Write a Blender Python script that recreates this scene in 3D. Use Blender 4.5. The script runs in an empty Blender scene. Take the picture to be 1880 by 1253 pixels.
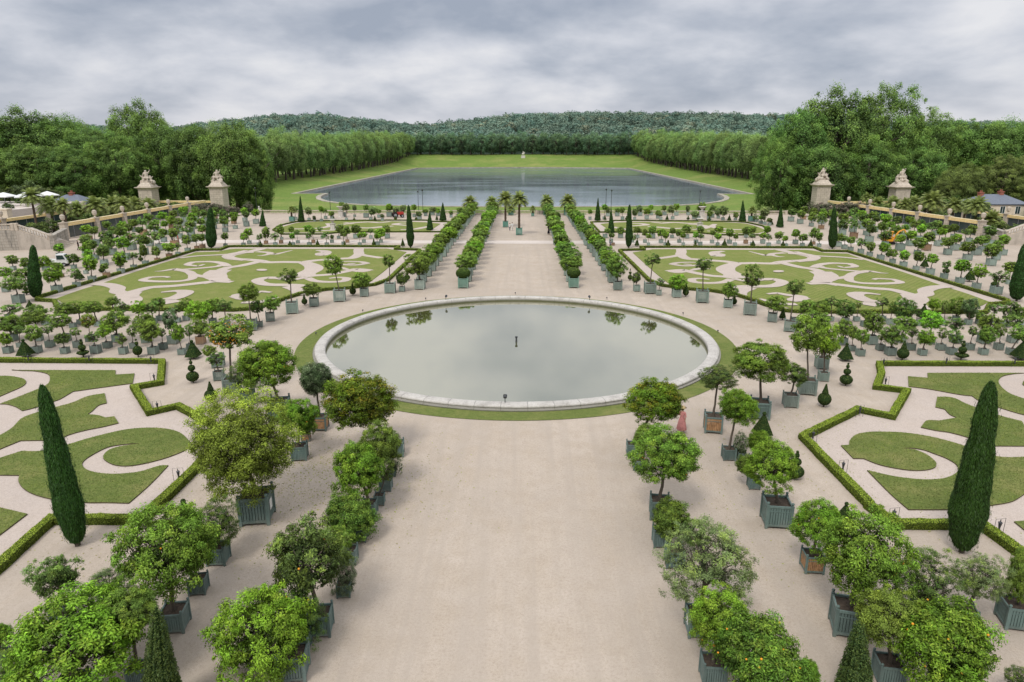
import bpy, bmesh, math, random
import numpy as np
from mathutils import Vector, Matrix, Euler
from mathutils.geometry import tessellate_polygon
# Formal garden with box-grown trees, round basin, lake and wooded hills.  Metres; +Y runs from the terrace towards the lake.
POTS=[(-16.73,21.69,0.62,0,'green',-16.63,1.82,0.94,0.79,'airy','at the left edge in front of the leaning cypress',0),
(-15.13,22.1,0.52,0,'green',-14.99,1.29,0.81,0.46,'oleander','low between two taller trees at the lower left',0),
(-12.22,21.26,0.87,12,'green',-12.12,3.3,1.53,1.45,'orange','soil showing in its box near the lower left hedge corner',0),
(-12.33,23.39,0.66,10,'green',-12.55,1.69,0.76,0.76,'mid','half hidden behind the large orange tree at lower left',0),
(-12.42,25.43,0.81,8,'green',-12.31,1.8,0.92,1.11,'dark','beside the ball topped topiary at lower left',0),
(-13.84,17.84,0.81,0,'green',-13.37,2.2,1.87,1.3,'bright','widest crown in the lower left corner',0),
(-12.12,18.6,0.61,8,'green',-12.08,2.65,0.84,0.69,'mid','just behind the widest crown in the lower left corner',0),
(-15.73,17.78,0.51,0,'green',-15.66,1.01,0.73,0.54,'dark','lowest dark bush in the bottom left corner',0),
(-17.36,19.4,0.45,0,'green',-17.2,1.06,0.39,0.44,'bright','cut by the left edge above the bottom left corner',0),
(-12.05,28.93,1.4,8,'green',-12.4,3.79,2.65,2.42,'giant','the largest crown left of the central walk',1),
(-7.08,18.99,0.93,6,'green',-8.06,1.15,1.4,1.37,'bright','at the bottom of the left inner row',0),
(-7.21,20.17,0.62,4,'green',-7.1,1.34,0.79,0.88,'dark','dark bush second from the bottom of the left inner row',0),
(-6.81,21.14,0.87,6,'green',-7.12,2.92,1.62,1.43,'lemon','with a gnarled open crown in the left inner row',0),
(-6.48,23.28,0.55,4,'green',-6.45,0.88,0.55,0.9,'variegated','white edged bush leaning on the open crowned lemon tree',0),
(-6.81,25.5,0.66,4,'green',-7.46,0.46,0.75,0.6,'orange','small crown tucked behind the open crowned lemon tree',0),
(-6.77,27.27,0.67,4,'green',-7.26,1.02,1.22,1.06,'mid','round fine leaved bush in the left inner row',0),
(-6.81,29.46,0.72,4,'green',-7.17,2.46,1.27,1.27,'bright','dense yellow green ball in the left inner row',0),
(-6.53,30.48,0.51,4,'green',-6.07,1.84,0.36,0.54,'dark','narrow bush behind the dense yellow green ball on the left',0),
(-6.51,31.99,0.63,4,'green',-6.64,2.44,0.99,1.06,'mid','tall bush behind the dense yellow green ball on the left',0),
(-6.5,33.53,0.45,4,'green',-6.28,0.61,0.36,0.53,'variegated','small white edged bush at the edge of the left inner row',0),
(-6.67,36.13,0.83,4,'green',-8.6,3.25,2.07,1.55,'reddish','orange tinged spreading crown at the near left of the basin',1),
(-12.13,35.58,0.86,6,'green',-12.01,2.56,1.03,0.89,'bright','in front of the wooden tub left of the basin',0),
(-12.54,38.07,0.51,6,'wood',-12.43,0.92,0.51,0.44,'mid','wood tub mostly hidden left of the basin',0),
(-12.18,39.86,0.93,6,'wood',-12.25,3.26,1.17,1.21,'flower','white flowers and thin trunk left of the basin',0),
(-15.36,41.67,1.27,10,'green',-15.89,3.77,1.88,1.49,'bright','leaning trunk beside the left edge of the basin',0),
(-18.48,44.28,0.91,10,'green',-18.57,2.06,1.13,0.92,'dark','dark low tree under the leaning trunked tree',0),
(-20.52,46.53,1.08,12,'green',-20.31,4.39,1.69,1.21,'fruit','thick with orange fruit left of the basin',0),
(-22.67,49.26,0.72,12,'green',-22.77,1.64,0.74,0.56,'airy','small shrub beside the stacked ball topiary on the left',0),
(-24.12,52.49,0.92,12,'green',-24.71,1.35,0.59,0.49,'mid','box partly hidden behind the fruit laden tree',0),
(-25.91,64.21,1.09,18,'green',-25.87,3.74,1.0,1.0,'olivegreen','first tall standard of the left arc behind the basin',0),
(-25.58,65.47,0.58,18,'green',-25.7,2.01,0.72,0.72,'dark','smallest box of the left arc behind the basin',0),
(-25.4,67.91,0.89,18,'green',-25.13,1.84,0.87,0.81,'mid','low round tree second in the left arc behind the basin',0),
(-24.27,71.43,1.24,16,'green',-24.23,3.98,1.19,0.97,'standard','second tall standard of the left arc behind the basin',0),
(-22.91,74.84,0.97,12,'green',-23.07,1.91,1.09,0.85,'mid','low flat tree beside the hedge in the left arc',0),
(-20.73,77.57,1.3,10,'green',-21.11,4.15,1.12,1.29,'olivegreen','third tall standard of the left arc behind the basin',0),
(-18.46,80.28,0.97,8,'green',-18.63,1.95,1.16,0.95,'mid','low round tree beside the ball topiary in the left arc',0),
(-15.75,82.48,1.27,5,'green',-15.73,3.95,1.04,0.96,'sparse','thin leaved standard near the left avenue',0),
(-14.41,83.16,0.65,0,'green',-14.42,1.65,0.75,0.93,'dark','dark climbing bush in a small box by the left avenue',0),
(-12.39,84.76,1.19,0,'green',-12.62,2.98,1.86,1.45,'mid','first tree of the outer left avenue row',0),
(12.52,84.7,1.09,0,'green',12.28,2.83,1.25,1.4,'dense','first tree of the outer right avenue row',0),
(14.76,83.81,0.75,0,'green',14.66,1.69,0.63,0.83,'dark','dark mushroom shaped bush by the right avenue',0),
(16.19,82.65,1.35,0,'green',16.35,4.15,1.14,0.89,'standard','first tall standard of the right arc behind the basin',0),
(17.06,81.44,0.62,-5,'green',17.19,1.61,0.59,0.53,'airy','smallest box of the right arc behind the basin',0),
(18.96,80.39,1.01,-6,'green',18.95,1.81,1.1,0.94,'bright','low bright round tree in the right arc',0),
(21.31,77.59,1.34,-8,'green',21.15,4.39,1.22,0.92,'standard','second tall standard of the right arc behind the basin',0),
(23.52,74.94,0.96,-12,'green',23.56,1.97,0.92,1.01,'mid','low irregular tree in the middle of the right arc',0),
(24.87,71.55,1.3,-14,'green',24.82,4.09,1.31,1.41,'sparse','tallest standard of the right arc behind the basin',0),
(26.16,68.41,0.92,-16,'green',26.3,1.9,1.02,0.82,'mid','low round tree beside the dark cone in the right arc',0),
(26.52,64.63,1.05,-18,'green',26.57,4.29,1.02,0.93,'standard','last tall standard of the right arc',0),
(16.21,42.33,1.2,-12,'green',15.92,3.84,1.77,1.14,'olivegreen','umbrella crown on a slim trunk right of the basin',0),
(18.98,44.34,0.93,-12,'green',19.17,2.28,1.08,0.76,'airy','low tree between two large ones right of the basin',0),
(21.16,46.96,1.18,-14,'green',20.77,4.35,1.16,1.42,'olivegreen','large dark crown at the start of the right field',0),
(23.54,49.82,0.71,-10,'green',23.37,3.12,1.12,1.51,'bright','bright crown touching the large dark crown at right',0),
(24.7,52.91,0.91,-10,'green',23.91,3.96,1.16,0.77,'mid','box hidden behind the bright crown at right',0),
(12.5,39.93,1.08,-6,'wood',12.59,3.52,1.23,0.78,'dark','dark crown in a wooden tub near the pink dress',0),
(12.33,35.92,0.71,-6,'green',12.53,3.16,1.12,1.05,'bright','yellow green crown in front of the wooden tub at right',0),
(6.94,36.44,0.7,-4,'green',8.28,3.3,1.72,1.17,'reddish','open two lobed orange tinged crown at the near right of the basin',-1),
(6.99,34.54,0.61,-4,'green',7.41,1.89,0.83,0.63,'mid','bush under the two lobed orange tinged crown',0),
(13.03,35.85,0.47,-4,'green',12.92,0.9,0.41,0.76,'variegated','white edged bush right of the yellow green crown',0),
(13.45,34.79,0.62,-4,'green',13.61,1.46,0.8,0.74,'bright','bright round crown below the yellow green crown at right',0),
(12.63,32.46,0.58,-4,'green',12.13,1.27,0.54,0.5,'mid','low bush at the foot of the bright round crown at right',0),
(12.53,28.94,1.21,-6,'green',12.1,2.98,1.12,0.98,'bright','twin trunks and a seedling in its box,right side',0),
(7.15,29.46,0.93,-5,'green',7.35,3.19,1.45,1.14,'orange','spreading crown at the top of the near right inner row',0),
(6.78,27.05,0.76,-4,'green',7.08,1.36,0.97,0.81,'mid','round fine leaved bush in the right inner row',0),
(7.03,25.52,0.78,-4,'green',7.78,1.51,0.66,0.59,'airy','narrow box behind the grey green spreading crown',0),
(7.02,21.32,0.9,-5,'green',7.17,2.88,1.68,1.28,'greygreen','grey green spreading crown in the right inner row',-1),
(6.9,18.94,0.78,-5,'green',6.93,2.32,0.88,0.91,'bright','bright crown between two larger ones at lower right inner row',0),
(7.89,17.56,0.97,-5,'green',7.68,2.21,1.44,1.2,'orange','wide crown with oranges at the bottom right of the walk',0),
(9.59,17.96,0.48,-5,'green',9.55,1.18,0.44,0.47,'bright','small crown touching the bottom edge right of the walk',0),
(12.74,25.25,0.79,-8,'wood',12.76,2.13,0.97,0.9,'bright','compact crown in a wooden tub at lower right',0),
(12.49,21.49,1.1,-12,'green',12.72,3.17,1.4,1.37,'orange','big fruiting crown beside the wooden tub at lower right',0),
(15.69,22.24,0.78,-10,'green',15.61,1.68,1.17,1.04,'dark','dark dense bush in front of the leaning cypress at right',0),
(17.13,21.99,0.61,-10,'green',17.39,1.95,0.9,0.8,'greygreen','grey leaved crown beside the foot of the right cypress',0),
(18.88,21.92,0.99,-10,'green',18.82,2.01,0.54,0.96,'mid','cut by the right edge below the cypress',0),
(12.73,19.05,0.82,-12,'green',12.41,2.43,0.96,0.74,'mid','mid green crown above a blue green box,lower right',0),
(14.11,18.16,0.88,-10,'green',13.72,2.24,1.64,1.28,'bright','largest bright crown in the lower right corner',0),
(16.41,18.12,0.46,-10,'green',16.3,0.93,0.44,0.33,'dark','dark bush in the bottom right corner',0),
(-44.02,56.1,0.6,0,'green',-44.1,1.28,0.55,0.63,'bright','#left|front row of the left field behind the near lawn',0),
(-44.27,57.9,0.45,0,'green',-44.12,1.57,0.59,0.45,'airy','#left|front row of the left field behind the near lawn',0),
(-41.53,56.15,0.61,0,'green',-41.55,1.77,0.75,0.73,'mid','#left|front row of the left field behind the near lawn',0),
(-41.59,57.94,0.6,0,'green',-41.57,1.62,0.67,0.49,'airy','#left|front row of the left field behind the near lawn',0),
(-39.01,56.05,0.57,0,'green',-39.08,1.34,0.65,0.52,'dark','#left|front row of the left field behind the near lawn',0),
(-39.04,57.86,0.59,0,'green',-39.11,1.4,0.56,0.43,'sparse','#left|front row of the left field behind the near lawn',0),
(-36.36,56.15,0.69,0,'green',-36.47,1.46,0.61,0.52,'airy','#left|front row of the left field behind the near lawn',0),
(-36.33,57.79,0.6,0,'green',-36.43,1.52,0.67,0.59,'bright','#left|front row of the left field behind the near lawn',0),
(-33.88,56.0,0.59,0,'green',-33.86,1.33,0.52,0.54,'sparse','#left|front row of the left field behind the near lawn',0),
(-33.9,57.64,0.54,0,'green',-33.9,1.57,0.54,0.62,'airy','#left|front row of the left field behind the near lawn',0),
(-31.27,55.98,0.68,0,'green',-31.38,2.02,0.92,0.92,'mid','#left|front row of the left field behind the near lawn',0),
(-31.15,57.4,0.58,0,'green',-31.13,1.53,0.51,0.48,'airy','#left|front row of the left field behind the near lawn',0),
(-28.74,55.88,0.55,0,'green',-28.87,1.97,0.64,0.81,'bright','#left|front row of the left field behind the near lawn',0),
(-28.71,57.42,0.54,0,'green',-28.7,1.65,0.45,0.64,'airy','#left|front row of the left field behind the near lawn',0),
(-28.63,59.25,0.69,0,'wood',-28.65,1.5,0.82,0.82,'mid','wooden tub at the right end of the left field',0),
(-46.47,59.98,0.68,0,'green',-46.57,1.59,1.51,1.0,'mid','#left|middle row of the left field',0),
(-43.96,59.95,0.54,0,'green',-44.07,2.18,1.17,0.69,'mid','#left|middle row of the left field',0),
(-41.48,59.88,0.74,0,'green',-41.65,1.92,0.98,0.72,'mid','#left|middle row of the left field',0),
(-39.16,59.87,0.63,0,'green',-39.06,1.93,0.69,0.67,'fruit','#left|middle row of the left field',0),
(-36.56,59.74,0.71,0,'green',-36.51,1.97,1.33,1.0,'olivegreen','#left|middle row of the left field',0),
(-33.79,59.57,0.7,0,'green',-33.76,1.85,1.05,1.05,'mid','#left|middle row of the left field',0),
(-31.15,59.26,0.79,0,'green',-31.28,2.17,0.68,1.04,'flower','#left|middle row of the left field',0),
(-53.04,68.44,0.51,0,'green',-52.63,1.05,1.27,0.63,'airy','#left|back row of the left field along the hedge',0),
(-47.38,65.92,0.59,0,'green',-48.26,1.33,1.28,0.76,'mid','#left|back row of the left field along the hedge',0),
(-43.93,64.81,0.51,0,'green',-44.61,1.85,0.96,0.74,'mid','#left|back row of the left field along the hedge',0),
(-44.1,66.27,0.5,0,'green',-44.12,1.64,0.98,0.73,'mid','#left|back row of the left field along the hedge',0),
(-41.88,65.48,0.52,0,'green',-42.11,1.89,1.03,0.66,'mid','#left|back row of the left field along the hedge',0),
(-42.02,68.63,0.55,0,'green',-42.02,1.82,0.78,0.57,'mid','#left|back row of the left field along the hedge',0),
(-39.84,66.6,0.54,0,'green',-39.73,1.71,0.74,0.61,'airy','#left|back row of the left field along the hedge',0),
(-38.23,66.38,0.54,0,'green',-38.01,1.64,0.8,0.73,'bright','#left|back row of the left field along the hedge',0),
(-36.76,66.41,0.57,0,'green',-36.79,1.7,0.76,0.73,'airy','#left|back row of the left field along the hedge',0),
(-36.88,67.91,0.52,0,'green',-36.79,1.93,0.77,0.6,'mid','#left|back row of the left field along the hedge',0),
(-34.61,67.15,0.47,0,'green',-34.73,1.34,0.64,0.62,'airy','#left|back row of the left field along the hedge',0),
(-34.11,67.87,0.55,0,'green',-33.99,1.57,0.77,0.75,'mid','#left|back row of the left field along the hedge',0),
(-30.87,64.37,0.64,0,'green',-30.91,1.76,1.25,1.01,'bright','#left|back row of the left field along the hedge',0),
(-30.86,66.76,0.57,0,'green',-30.76,1.83,1.1,0.86,'mid','#left|back row of the left field along the hedge',0),
(-29.09,65.8,0.57,0,'green',-29.1,2.05,0.85,0.73,'airy','#left|back row of the left field along the hedge',0),
(-63.44,82.19,0.67,0,'green',-63.14,2.45,0.9,0.7,'bright','#near|row along the left hedge of the second lawn',0),
(-57.28,75.86,0.95,0,'green',-57.41,2.24,1.22,0.86,'mid','#near|row along the left hedge of the second lawn',0),
(-63.33,86.05,0.59,0,'green',-63.94,1.61,1.04,0.72,'mid','#near|row along the left hedge of the second lawn',0),
(-56.94,82.04,0.92,0,'green',-57.19,2.19,1.17,1.08,'bright','#near|row along the left hedge of the second lawn',0),
(-63.09,92.26,0.47,0,'wood',-63.29,1.48,0.7,0.67,'mid','#near|row along the left hedge of the second lawn',0),
(-56.74,85.55,0.68,0,'green',-56.78,1.8,0.78,0.72,'airy','#near|row along the left hedge of the second lawn',0),
(-56.82,89.01,0.78,0,'green',-56.75,2.5,1.0,1.16,'bright','#near|row along the left hedge of the second lawn',0),
(-56.73,92.09,0.68,0,'wood',-56.86,1.58,0.6,0.53,'mid','#near|row along the left hedge of the second lawn',0),
(-56.67,95.47,0.76,0,'green',-56.59,2.06,1.04,1.12,'bright','#near|row along the left hedge of the second lawn',0),
(-56.7,98.89,0.66,0,'green',-56.61,2.02,0.82,0.57,'airy','#near|row along the left hedge of the second lawn',0),
(-56.78,102.3,0.73,0,'green',-56.83,2.3,0.66,1.14,'mid','#near|row along the left hedge of the second lawn',0),
(-56.76,105.75,0.64,0,'wood',-56.83,1.62,0.76,0.91,'mid','#near|row along the left hedge of the second lawn',0),
(-56.7,109.41,0.77,0,'wood',-56.64,1.74,1.08,0.79,'bright','#near|row along the left hedge of the second lawn',0),
(-56.62,112.09,0.64,0,'green',-56.73,1.61,0.68,0.68,'airy','#near|row along the left hedge of the second lawn',0),
(-56.78,115.89,0.77,0,'green',-56.81,2.13,0.87,0.96,'mid','#near|row along the left hedge of the second lawn',0),
(-56.75,119.21,0.66,0,'wood',-56.8,2.03,0.73,0.81,'mid','#near|row along the left hedge of the second lawn',0),
(-56.58,121.08,0.72,0,'wood',-56.6,1.9,0.74,0.82,'mid','#near|row along the left hedge of the second lawn',0),
(-53.48,123.42,0.56,0,'green',-53.38,1.84,0.75,0.75,'mid','#near|row along the left hedge of the second lawn',0),
(29.46,56.4,0.59,0,'green',29.42,1.73,0.64,0.72,'mid','#left|front row of the right field behind the near lawn',0),
(29.44,57.92,0.5,0,'green',29.41,1.64,0.53,0.69,'mid','#left|front row of the right field behind the near lawn',0),
(31.99,58.11,0.57,0,'green',32.04,1.27,0.37,0.53,'sparse','#left|front row of the right field behind the near lawn',0),
(32.11,56.6,0.71,0,'green',32.13,1.79,0.95,0.88,'dense','#left|front row of the right field behind the near lawn',0),
(34.75,58.23,0.58,0,'green',34.69,1.58,0.66,0.53,'airy','#left|front row of the right field behind the near lawn',0),
(34.86,56.65,0.57,0,'green',34.97,1.57,0.75,0.75,'bright','#left|front row of the right field behind the near lawn',0),
(37.35,58.27,0.6,0,'green',37.38,1.47,0.53,0.59,'sparse','#left|front row of the right field behind the near lawn',0),
(37.48,56.9,0.63,0,'green',37.64,1.52,0.69,0.69,'airy','#left|front row of the right field behind the near lawn',0),
(39.96,58.39,0.58,0,'green',40.05,1.67,0.51,0.53,'airy','#left|front row of the right field behind the near lawn',0),
(40.2,56.91,0.58,0,'green',40.3,1.74,0.79,0.79,'mid','#left|front row of the right field behind the near lawn',0),
(42.51,58.43,0.59,0,'green',42.45,1.67,0.59,0.64,'sparse','#left|front row of the right field behind the near lawn',0),
(42.54,56.89,0.6,0,'green',43.03,1.86,0.75,0.69,'mid','#left|front row of the right field behind the near lawn',0),
(29.49,59.81,0.67,0,'green',29.54,1.59,0.79,0.9,'mid','#left|middle row of the right field',0),
(32.17,60.04,0.81,0,'green',32.2,1.99,0.9,1.04,'mid','#left|middle row of the right field',0),
(35.13,60.61,0.65,0,'green',35.36,1.75,1.02,0.69,'mid','#left|middle row of the right field',0),
(37.56,60.24,0.63,0,'green',37.44,2.13,1.01,0.88,'bright','#left|middle row of the right field',0),
(40.05,60.53,0.74,0,'green',39.81,1.73,0.97,0.72,'airy','#left|middle row of the right field',0),
(42.56,60.5,0.84,0,'green',42.83,1.8,1.01,0.99,'mid','#left|middle row of the right field',0),
(45.32,60.78,0.68,0,'green',45.17,1.97,1.02,0.68,'airy','#left|middle row of the right field',0),
(28.23,67.62,0.68,0,'green',29.27,1.71,0.86,0.74,'mid','#left|back row of the right field along the hedge',0),
(30.36,67.7,0.58,0,'green',30.64,1.7,1.04,0.76,'mid','#left|back row of the right field along the hedge',0),
(32.28,68.7,0.48,0,'green',32.13,2.05,0.77,0.62,'airy','#left|back row of the right field along the hedge',0),
(33.43,67.99,0.57,0,'green',33.38,1.39,1.01,0.99,'dark','#left|back row of the right field along the hedge',0),
(34.86,68.65,0.52,0,'green',34.86,1.75,0.37,0.5,'sparse','#left|back row of the right field along the hedge',0),
(34.61,66.52,0.55,0,'green',34.89,1.24,0.73,0.48,'mid','#left|back row of the right field along the hedge',0),
(37.53,68.82,0.56,0,'green',37.38,1.98,0.75,0.62,'airy','#left|back row of the right field along the hedge',0),
(37.62,67.33,0.6,0,'green',37.62,1.81,0.49,0.61,'sparse','#left|back row of the right field along the hedge',0),
(38.7,66.82,0.54,0,'green',38.58,1.68,1.15,1.09,'dark','#left|back row of the right field along the hedge',0),
(40.02,66.99,0.55,0,'green',39.98,1.4,0.49,0.36,'airy','#left|back row of the right field along the hedge',0),
(43.56,70.48,0.55,0,'green',43.67,1.44,0.71,0.64,'bright','#left|back row of the right field along the hedge',0),
(42.87,67.12,0.52,0,'green',42.69,1.87,0.49,0.73,'sparse','#left|back row of the right field along the hedge',0),
(45.14,68.92,0.53,0,'green',45.05,1.47,1.0,0.93,'mid','#left|back row of the right field along the hedge',0),
(45.44,67.41,0.53,0,'green',45.4,1.82,0.76,1.1,'flower','#left|back row of the right field along the hedge',0),
(46.7,67.67,0.52,0,'green',46.79,-0.26,0.62,0.49,'mid','#left|back row of the right field along the hedge',0),
(48.57,66.55,0.66,0,'green',48.97,1.53,0.84,1.08,'dark','#left|back row of the right field along the hedge',0),
(48.34,67.94,0.51,0,'green',48.21,1.58,0.74,0.61,'airy','#left|back row of the right field along the hedge',0),
(49.89,66.53,0.58,0,'green',49.81,1.42,0.72,0.72,'mid','#left|back row of the right field along the hedge',0),
(54.33,124.75,0.56,0,'green',54.16,1.44,0.53,0.48,'airy','#near|row along the right hedge of the second lawn',0),
(57.85,124.97,0.89,0,'green',57.95,1.64,0.97,0.88,'mid','#near|row along the right hedge of the second lawn',0),
(57.67,122.08,0.77,0,'green',57.61,1.78,0.78,0.73,'airy','#near|row along the right hedge of the second lawn',0),
(57.57,119.5,0.72,0,'green',57.48,1.89,0.84,0.76,'mid','#near|row along the right hedge of the second lawn',0),
(57.79,116.24,0.79,0,'green',57.83,1.8,1.03,0.99,'airy','#near|row along the right hedge of the second lawn',0),
(57.83,113.23,0.73,0,'green',57.82,1.59,0.8,0.84,'mid','#near|row along the right hedge of the second lawn',0),
(57.83,109.69,0.85,0,'green',58.06,1.98,0.97,0.97,'bright','#near|row along the right hedge of the second lawn',0),
(57.95,106.24,0.7,0,'green',57.88,1.52,0.79,0.72,'mid','#near|row along the right hedge of the second lawn',0),
(57.89,102.99,0.81,0,'green',57.9,1.72,0.8,0.84,'bright','#near|row along the right hedge of the second lawn',0),
(57.99,99.72,0.68,0,'green',58.12,2.03,0.88,0.92,'mid','#near|row along the right hedge of the second lawn',0),
(58.02,96.2,0.85,0,'green',58.09,2.22,0.89,0.77,'bright','#near|row along the right hedge of the second lawn',0),
(58.06,92.96,0.72,0,'green',58.16,1.94,0.73,0.63,'airy','#near|row along the right hedge of the second lawn',0),
(58.09,89.52,0.82,0,'green',58.18,2.38,1.15,0.99,'bright','#near|row along the right hedge of the second lawn',0),
(58.02,86.01,0.76,0,'green',58.1,2.18,0.92,0.95,'bright','#near|row along the right hedge of the second lawn',0),
(58.32,82.76,1.01,0,'green',58.45,2.15,1.12,0.81,'airy','#near|row along the right hedge of the second lawn',0),
(64.24,89.22,0.53,0,'green',64.21,2.28,0.95,0.87,'mid','#near|row along the right hedge of the second lawn',0),
(-50.43,124.05,0.61,0,'green',-50.18,1.67,0.86,0.76,'bright','#left|front row between the second and far lawns on the left',0),
(-47.76,124.42,0.58,0,'green',-47.46,1.63,0.71,0.71,'airy','#left|front row between the second and far lawns on the left',0),
(-44.74,124.51,0.65,0,'green',-44.76,1.78,0.79,0.79,'airy','#left|front row between the second and far lawns on the left',0),
(-41.59,124.88,0.59,0,'green',-41.65,1.71,0.6,0.64,'bright','#left|front row between the second and far lawns on the left',0),
(-38.54,124.73,0.67,0,'green',-38.53,1.84,0.76,0.6,'airy','#left|front row between the second and far lawns on the left',0),
(-35.41,124.97,0.6,0,'green',-35.48,1.9,0.73,0.73,'airy','#left|front row between the second and far lawns on the left',0),
(-32.47,125.49,0.61,0,'green',-32.32,2.16,0.8,0.83,'mid','#left|front row between the second and far lawns on the left',0),
(-29.42,125.3,0.59,0,'green',-29.36,1.87,0.54,0.57,'bright','#left|front row between the second and far lawns on the left',0),
(-26.18,125.41,0.71,0,'green',-26.24,1.71,0.72,0.64,'bright','#left|front row between the second and far lawns on the left',0),
(-50.57,127.16,0.65,0,'green',-50.64,2.09,0.97,0.89,'bright','#left|middle row between the second and far lawns on the left',0),
(-47.43,127.2,0.63,0,'wood',-47.31,2.09,0.84,1.17,'mid','#left|middle row between the second and far lawns on the left',0),
(-44.82,127.85,0.64,0,'wood',-44.73,2.51,0.85,0.89,'mid','#left|middle row between the second and far lawns on the left',0),
(-41.75,128.11,0.57,0,'green',-41.83,2.0,0.68,0.68,'airy','#left|middle row between the second and far lawns on the left',0),
(-38.92,128.54,0.61,0,'wood',-38.99,2.28,0.72,0.65,'mid','#left|middle row between the second and far lawns on the left',0),
(-35.51,128.85,0.62,0,'green',-35.5,1.11,0.43,0.53,'dark','#left|middle row between the second and far lawns on the left',0),
(-32.65,129.15,0.63,0,'wood',-32.67,2.22,0.82,0.98,'mid','#left|middle row between the second and far lawns on the left',0),
(-29.47,128.95,0.63,0,'green',-29.34,1.51,0.66,0.56,'bright','#left|middle row between the second and far lawns on the left',0),
(-26.24,129.0,0.64,0,'green',-26.23,1.92,1.18,1.02,'bright','#left|middle row between the second and far lawns on the left',0),
(-39.2,135.27,0.53,0,'green',-39.48,1.85,0.69,0.69,'airy','#left|back row beside the far lawn on the left',0),
(-35.86,135.07,0.56,0,'green',-35.53,2.05,0.96,0.86,'mid','#left|back row beside the far lawn on the left',0),
(-32.57,135.53,0.84,0,'green',-32.47,1.83,1.2,1.07,'mid','#left|back row beside the far lawn on the left',0),
(-29.56,135.46,0.61,0,'green',-29.54,1.51,0.69,0.69,'airy','#left|back row beside the far lawn on the left',0),
(-26.29,135.67,0.92,0,'green',-26.37,1.83,0.86,0.86,'mid','#left|back row beside the far lawn on the left',0),
(-45.14,135.18,0.51,0,'green',-45.15,1.85,0.72,0.72,'mid','#left|back row beside the far lawn on the left',0),
(-42.04,135.23,0.52,0,'green',-41.79,1.94,1.13,0.76,'bright','#left|back row beside the far lawn on the left',0),
(-46.74,133.79,0.5,0,'green',-46.87,2.34,0.85,0.75,'airy','#left|back row beside the far lawn on the left',0),
(17.2,125.99,0.53,0,'wood',16.85,1.86,0.68,0.54,'mid','#left|front row between the second and far lawns on the right',0),
(23.7,126.1,0.53,0,'green',23.6,1.72,0.62,0.54,'bright','#left|front row between the second and far lawns on the right',0),
(26.79,126.14,0.53,0,'green',26.73,1.86,0.81,0.68,'bright','#left|front row between the second and far lawns on the right',0),
(30.09,126.19,0.52,0,'green',29.98,1.86,0.65,0.6,'bright','#left|front row between the second and far lawns on the right',0),
(33.16,126.06,0.66,0,'green',33.14,1.74,0.67,0.67,'airy','#left|front row between the second and far lawns on the right',0),
(36.34,126.06,0.57,0,'green',36.32,1.66,0.73,0.6,'bright','#left|front row between the second and far lawns on the right',0),
(39.43,125.78,0.61,0,'green',39.47,1.78,0.54,0.63,'mid','#left|front row between the second and far lawns on the right',0),
(42.72,126.18,0.61,0,'green',42.68,1.74,0.67,0.67,'airy','#left|front row between the second and far lawns on the right',0),
(45.33,125.09,0.67,0,'green',45.24,1.72,0.66,0.66,'airy','#left|front row between the second and far lawns on the right',0),
(48.46,125.07,0.53,0,'green',48.31,1.49,0.66,0.6,'bright','#left|front row between the second and far lawns on the right',0),
(51.46,125.17,0.65,0,'green',51.48,1.57,0.95,0.79,'mid','#left|front row between the second and far lawns on the right',0),
(54.27,124.59,0.54,0,'green',54.1,1.96,0.72,0.72,'mid','#left|front row between the second and far lawns on the right',0),
(57.96,125.46,0.57,0,'green',57.88,1.54,0.73,0.7,'mid','#left|front row between the second and far lawns on the right',0),
(17.32,129.98,0.65,0,'green',16.64,2.07,0.7,0.63,'airy','#left|middle row between the second and far lawns on the right',0),
(21.32,130.24,0.64,0,'green',21.53,1.08,0.7,0.84,'airy','#left|middle row between the second and far lawns on the right',0),
(23.68,129.75,0.63,0,'green',23.63,1.97,0.58,0.84,'mid','#left|middle row between the second and far lawns on the right',0),
(26.62,129.32,0.74,0,'green',26.68,1.89,1.11,0.86,'bright','#left|middle row between the second and far lawns on the right',0),
(30.17,129.85,0.63,0,'green',29.98,1.84,0.72,0.7,'mid','#left|middle row between the second and far lawns on the right',0),
(33.18,129.32,0.68,0,'green',33.15,1.59,0.65,0.72,'bright','#left|middle row between the second and far lawns on the right',0),
(36.21,129.36,0.67,0,'green',36.23,1.91,0.69,0.59,'mid','#left|middle row between the second and far lawns on the right',0),
(39.3,128.85,0.79,0,'green',39.24,1.98,0.81,0.84,'olivegreen','#left|middle row between the second and far lawns on the right',0),
(42.35,128.84,0.68,0,'wood',42.27,2.39,1.01,0.89,'mid','#left|middle row between the second and far lawns on the right',0),
(45.56,128.93,0.75,0,'green',45.53,1.49,0.75,0.59,'bright','#left|middle row between the second and far lawns on the right',0),
(48.4,128.66,0.61,0,'green',48.34,1.61,0.94,0.73,'mid','#left|middle row between the second and far lawns on the right',0),
(51.45,128.44,0.8,0,'green',51.43,2.05,0.91,0.91,'bright','#left|middle row between the second and far lawns on the right',0),
(54.64,127.99,0.54,0,'wood',54.62,2.02,1.0,1.13,'mid','#left|middle row between the second and far lawns on the right',0),
(16.99,137.0,0.85,0,'green',17.36,1.41,0.66,0.51,'bright','#left|back row beside the far lawn on the right',0),
(20.08,137.11,0.97,0,'green',20.16,1.48,0.85,0.97,'mid','#left|back row beside the far lawn on the right',0),
(23.54,137.22,0.61,0,'green',23.32,1.55,0.88,0.81,'mid','#left|back row beside the far lawn on the right',0),
(26.37,136.6,0.94,0,'green',26.22,1.62,0.88,0.88,'mid','#left|back row beside the far lawn on the right',0),
(30.3,137.1,0.65,0,'green',30.42,1.42,0.73,0.76,'mid','#left|back row beside the far lawn on the right',0),
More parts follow.
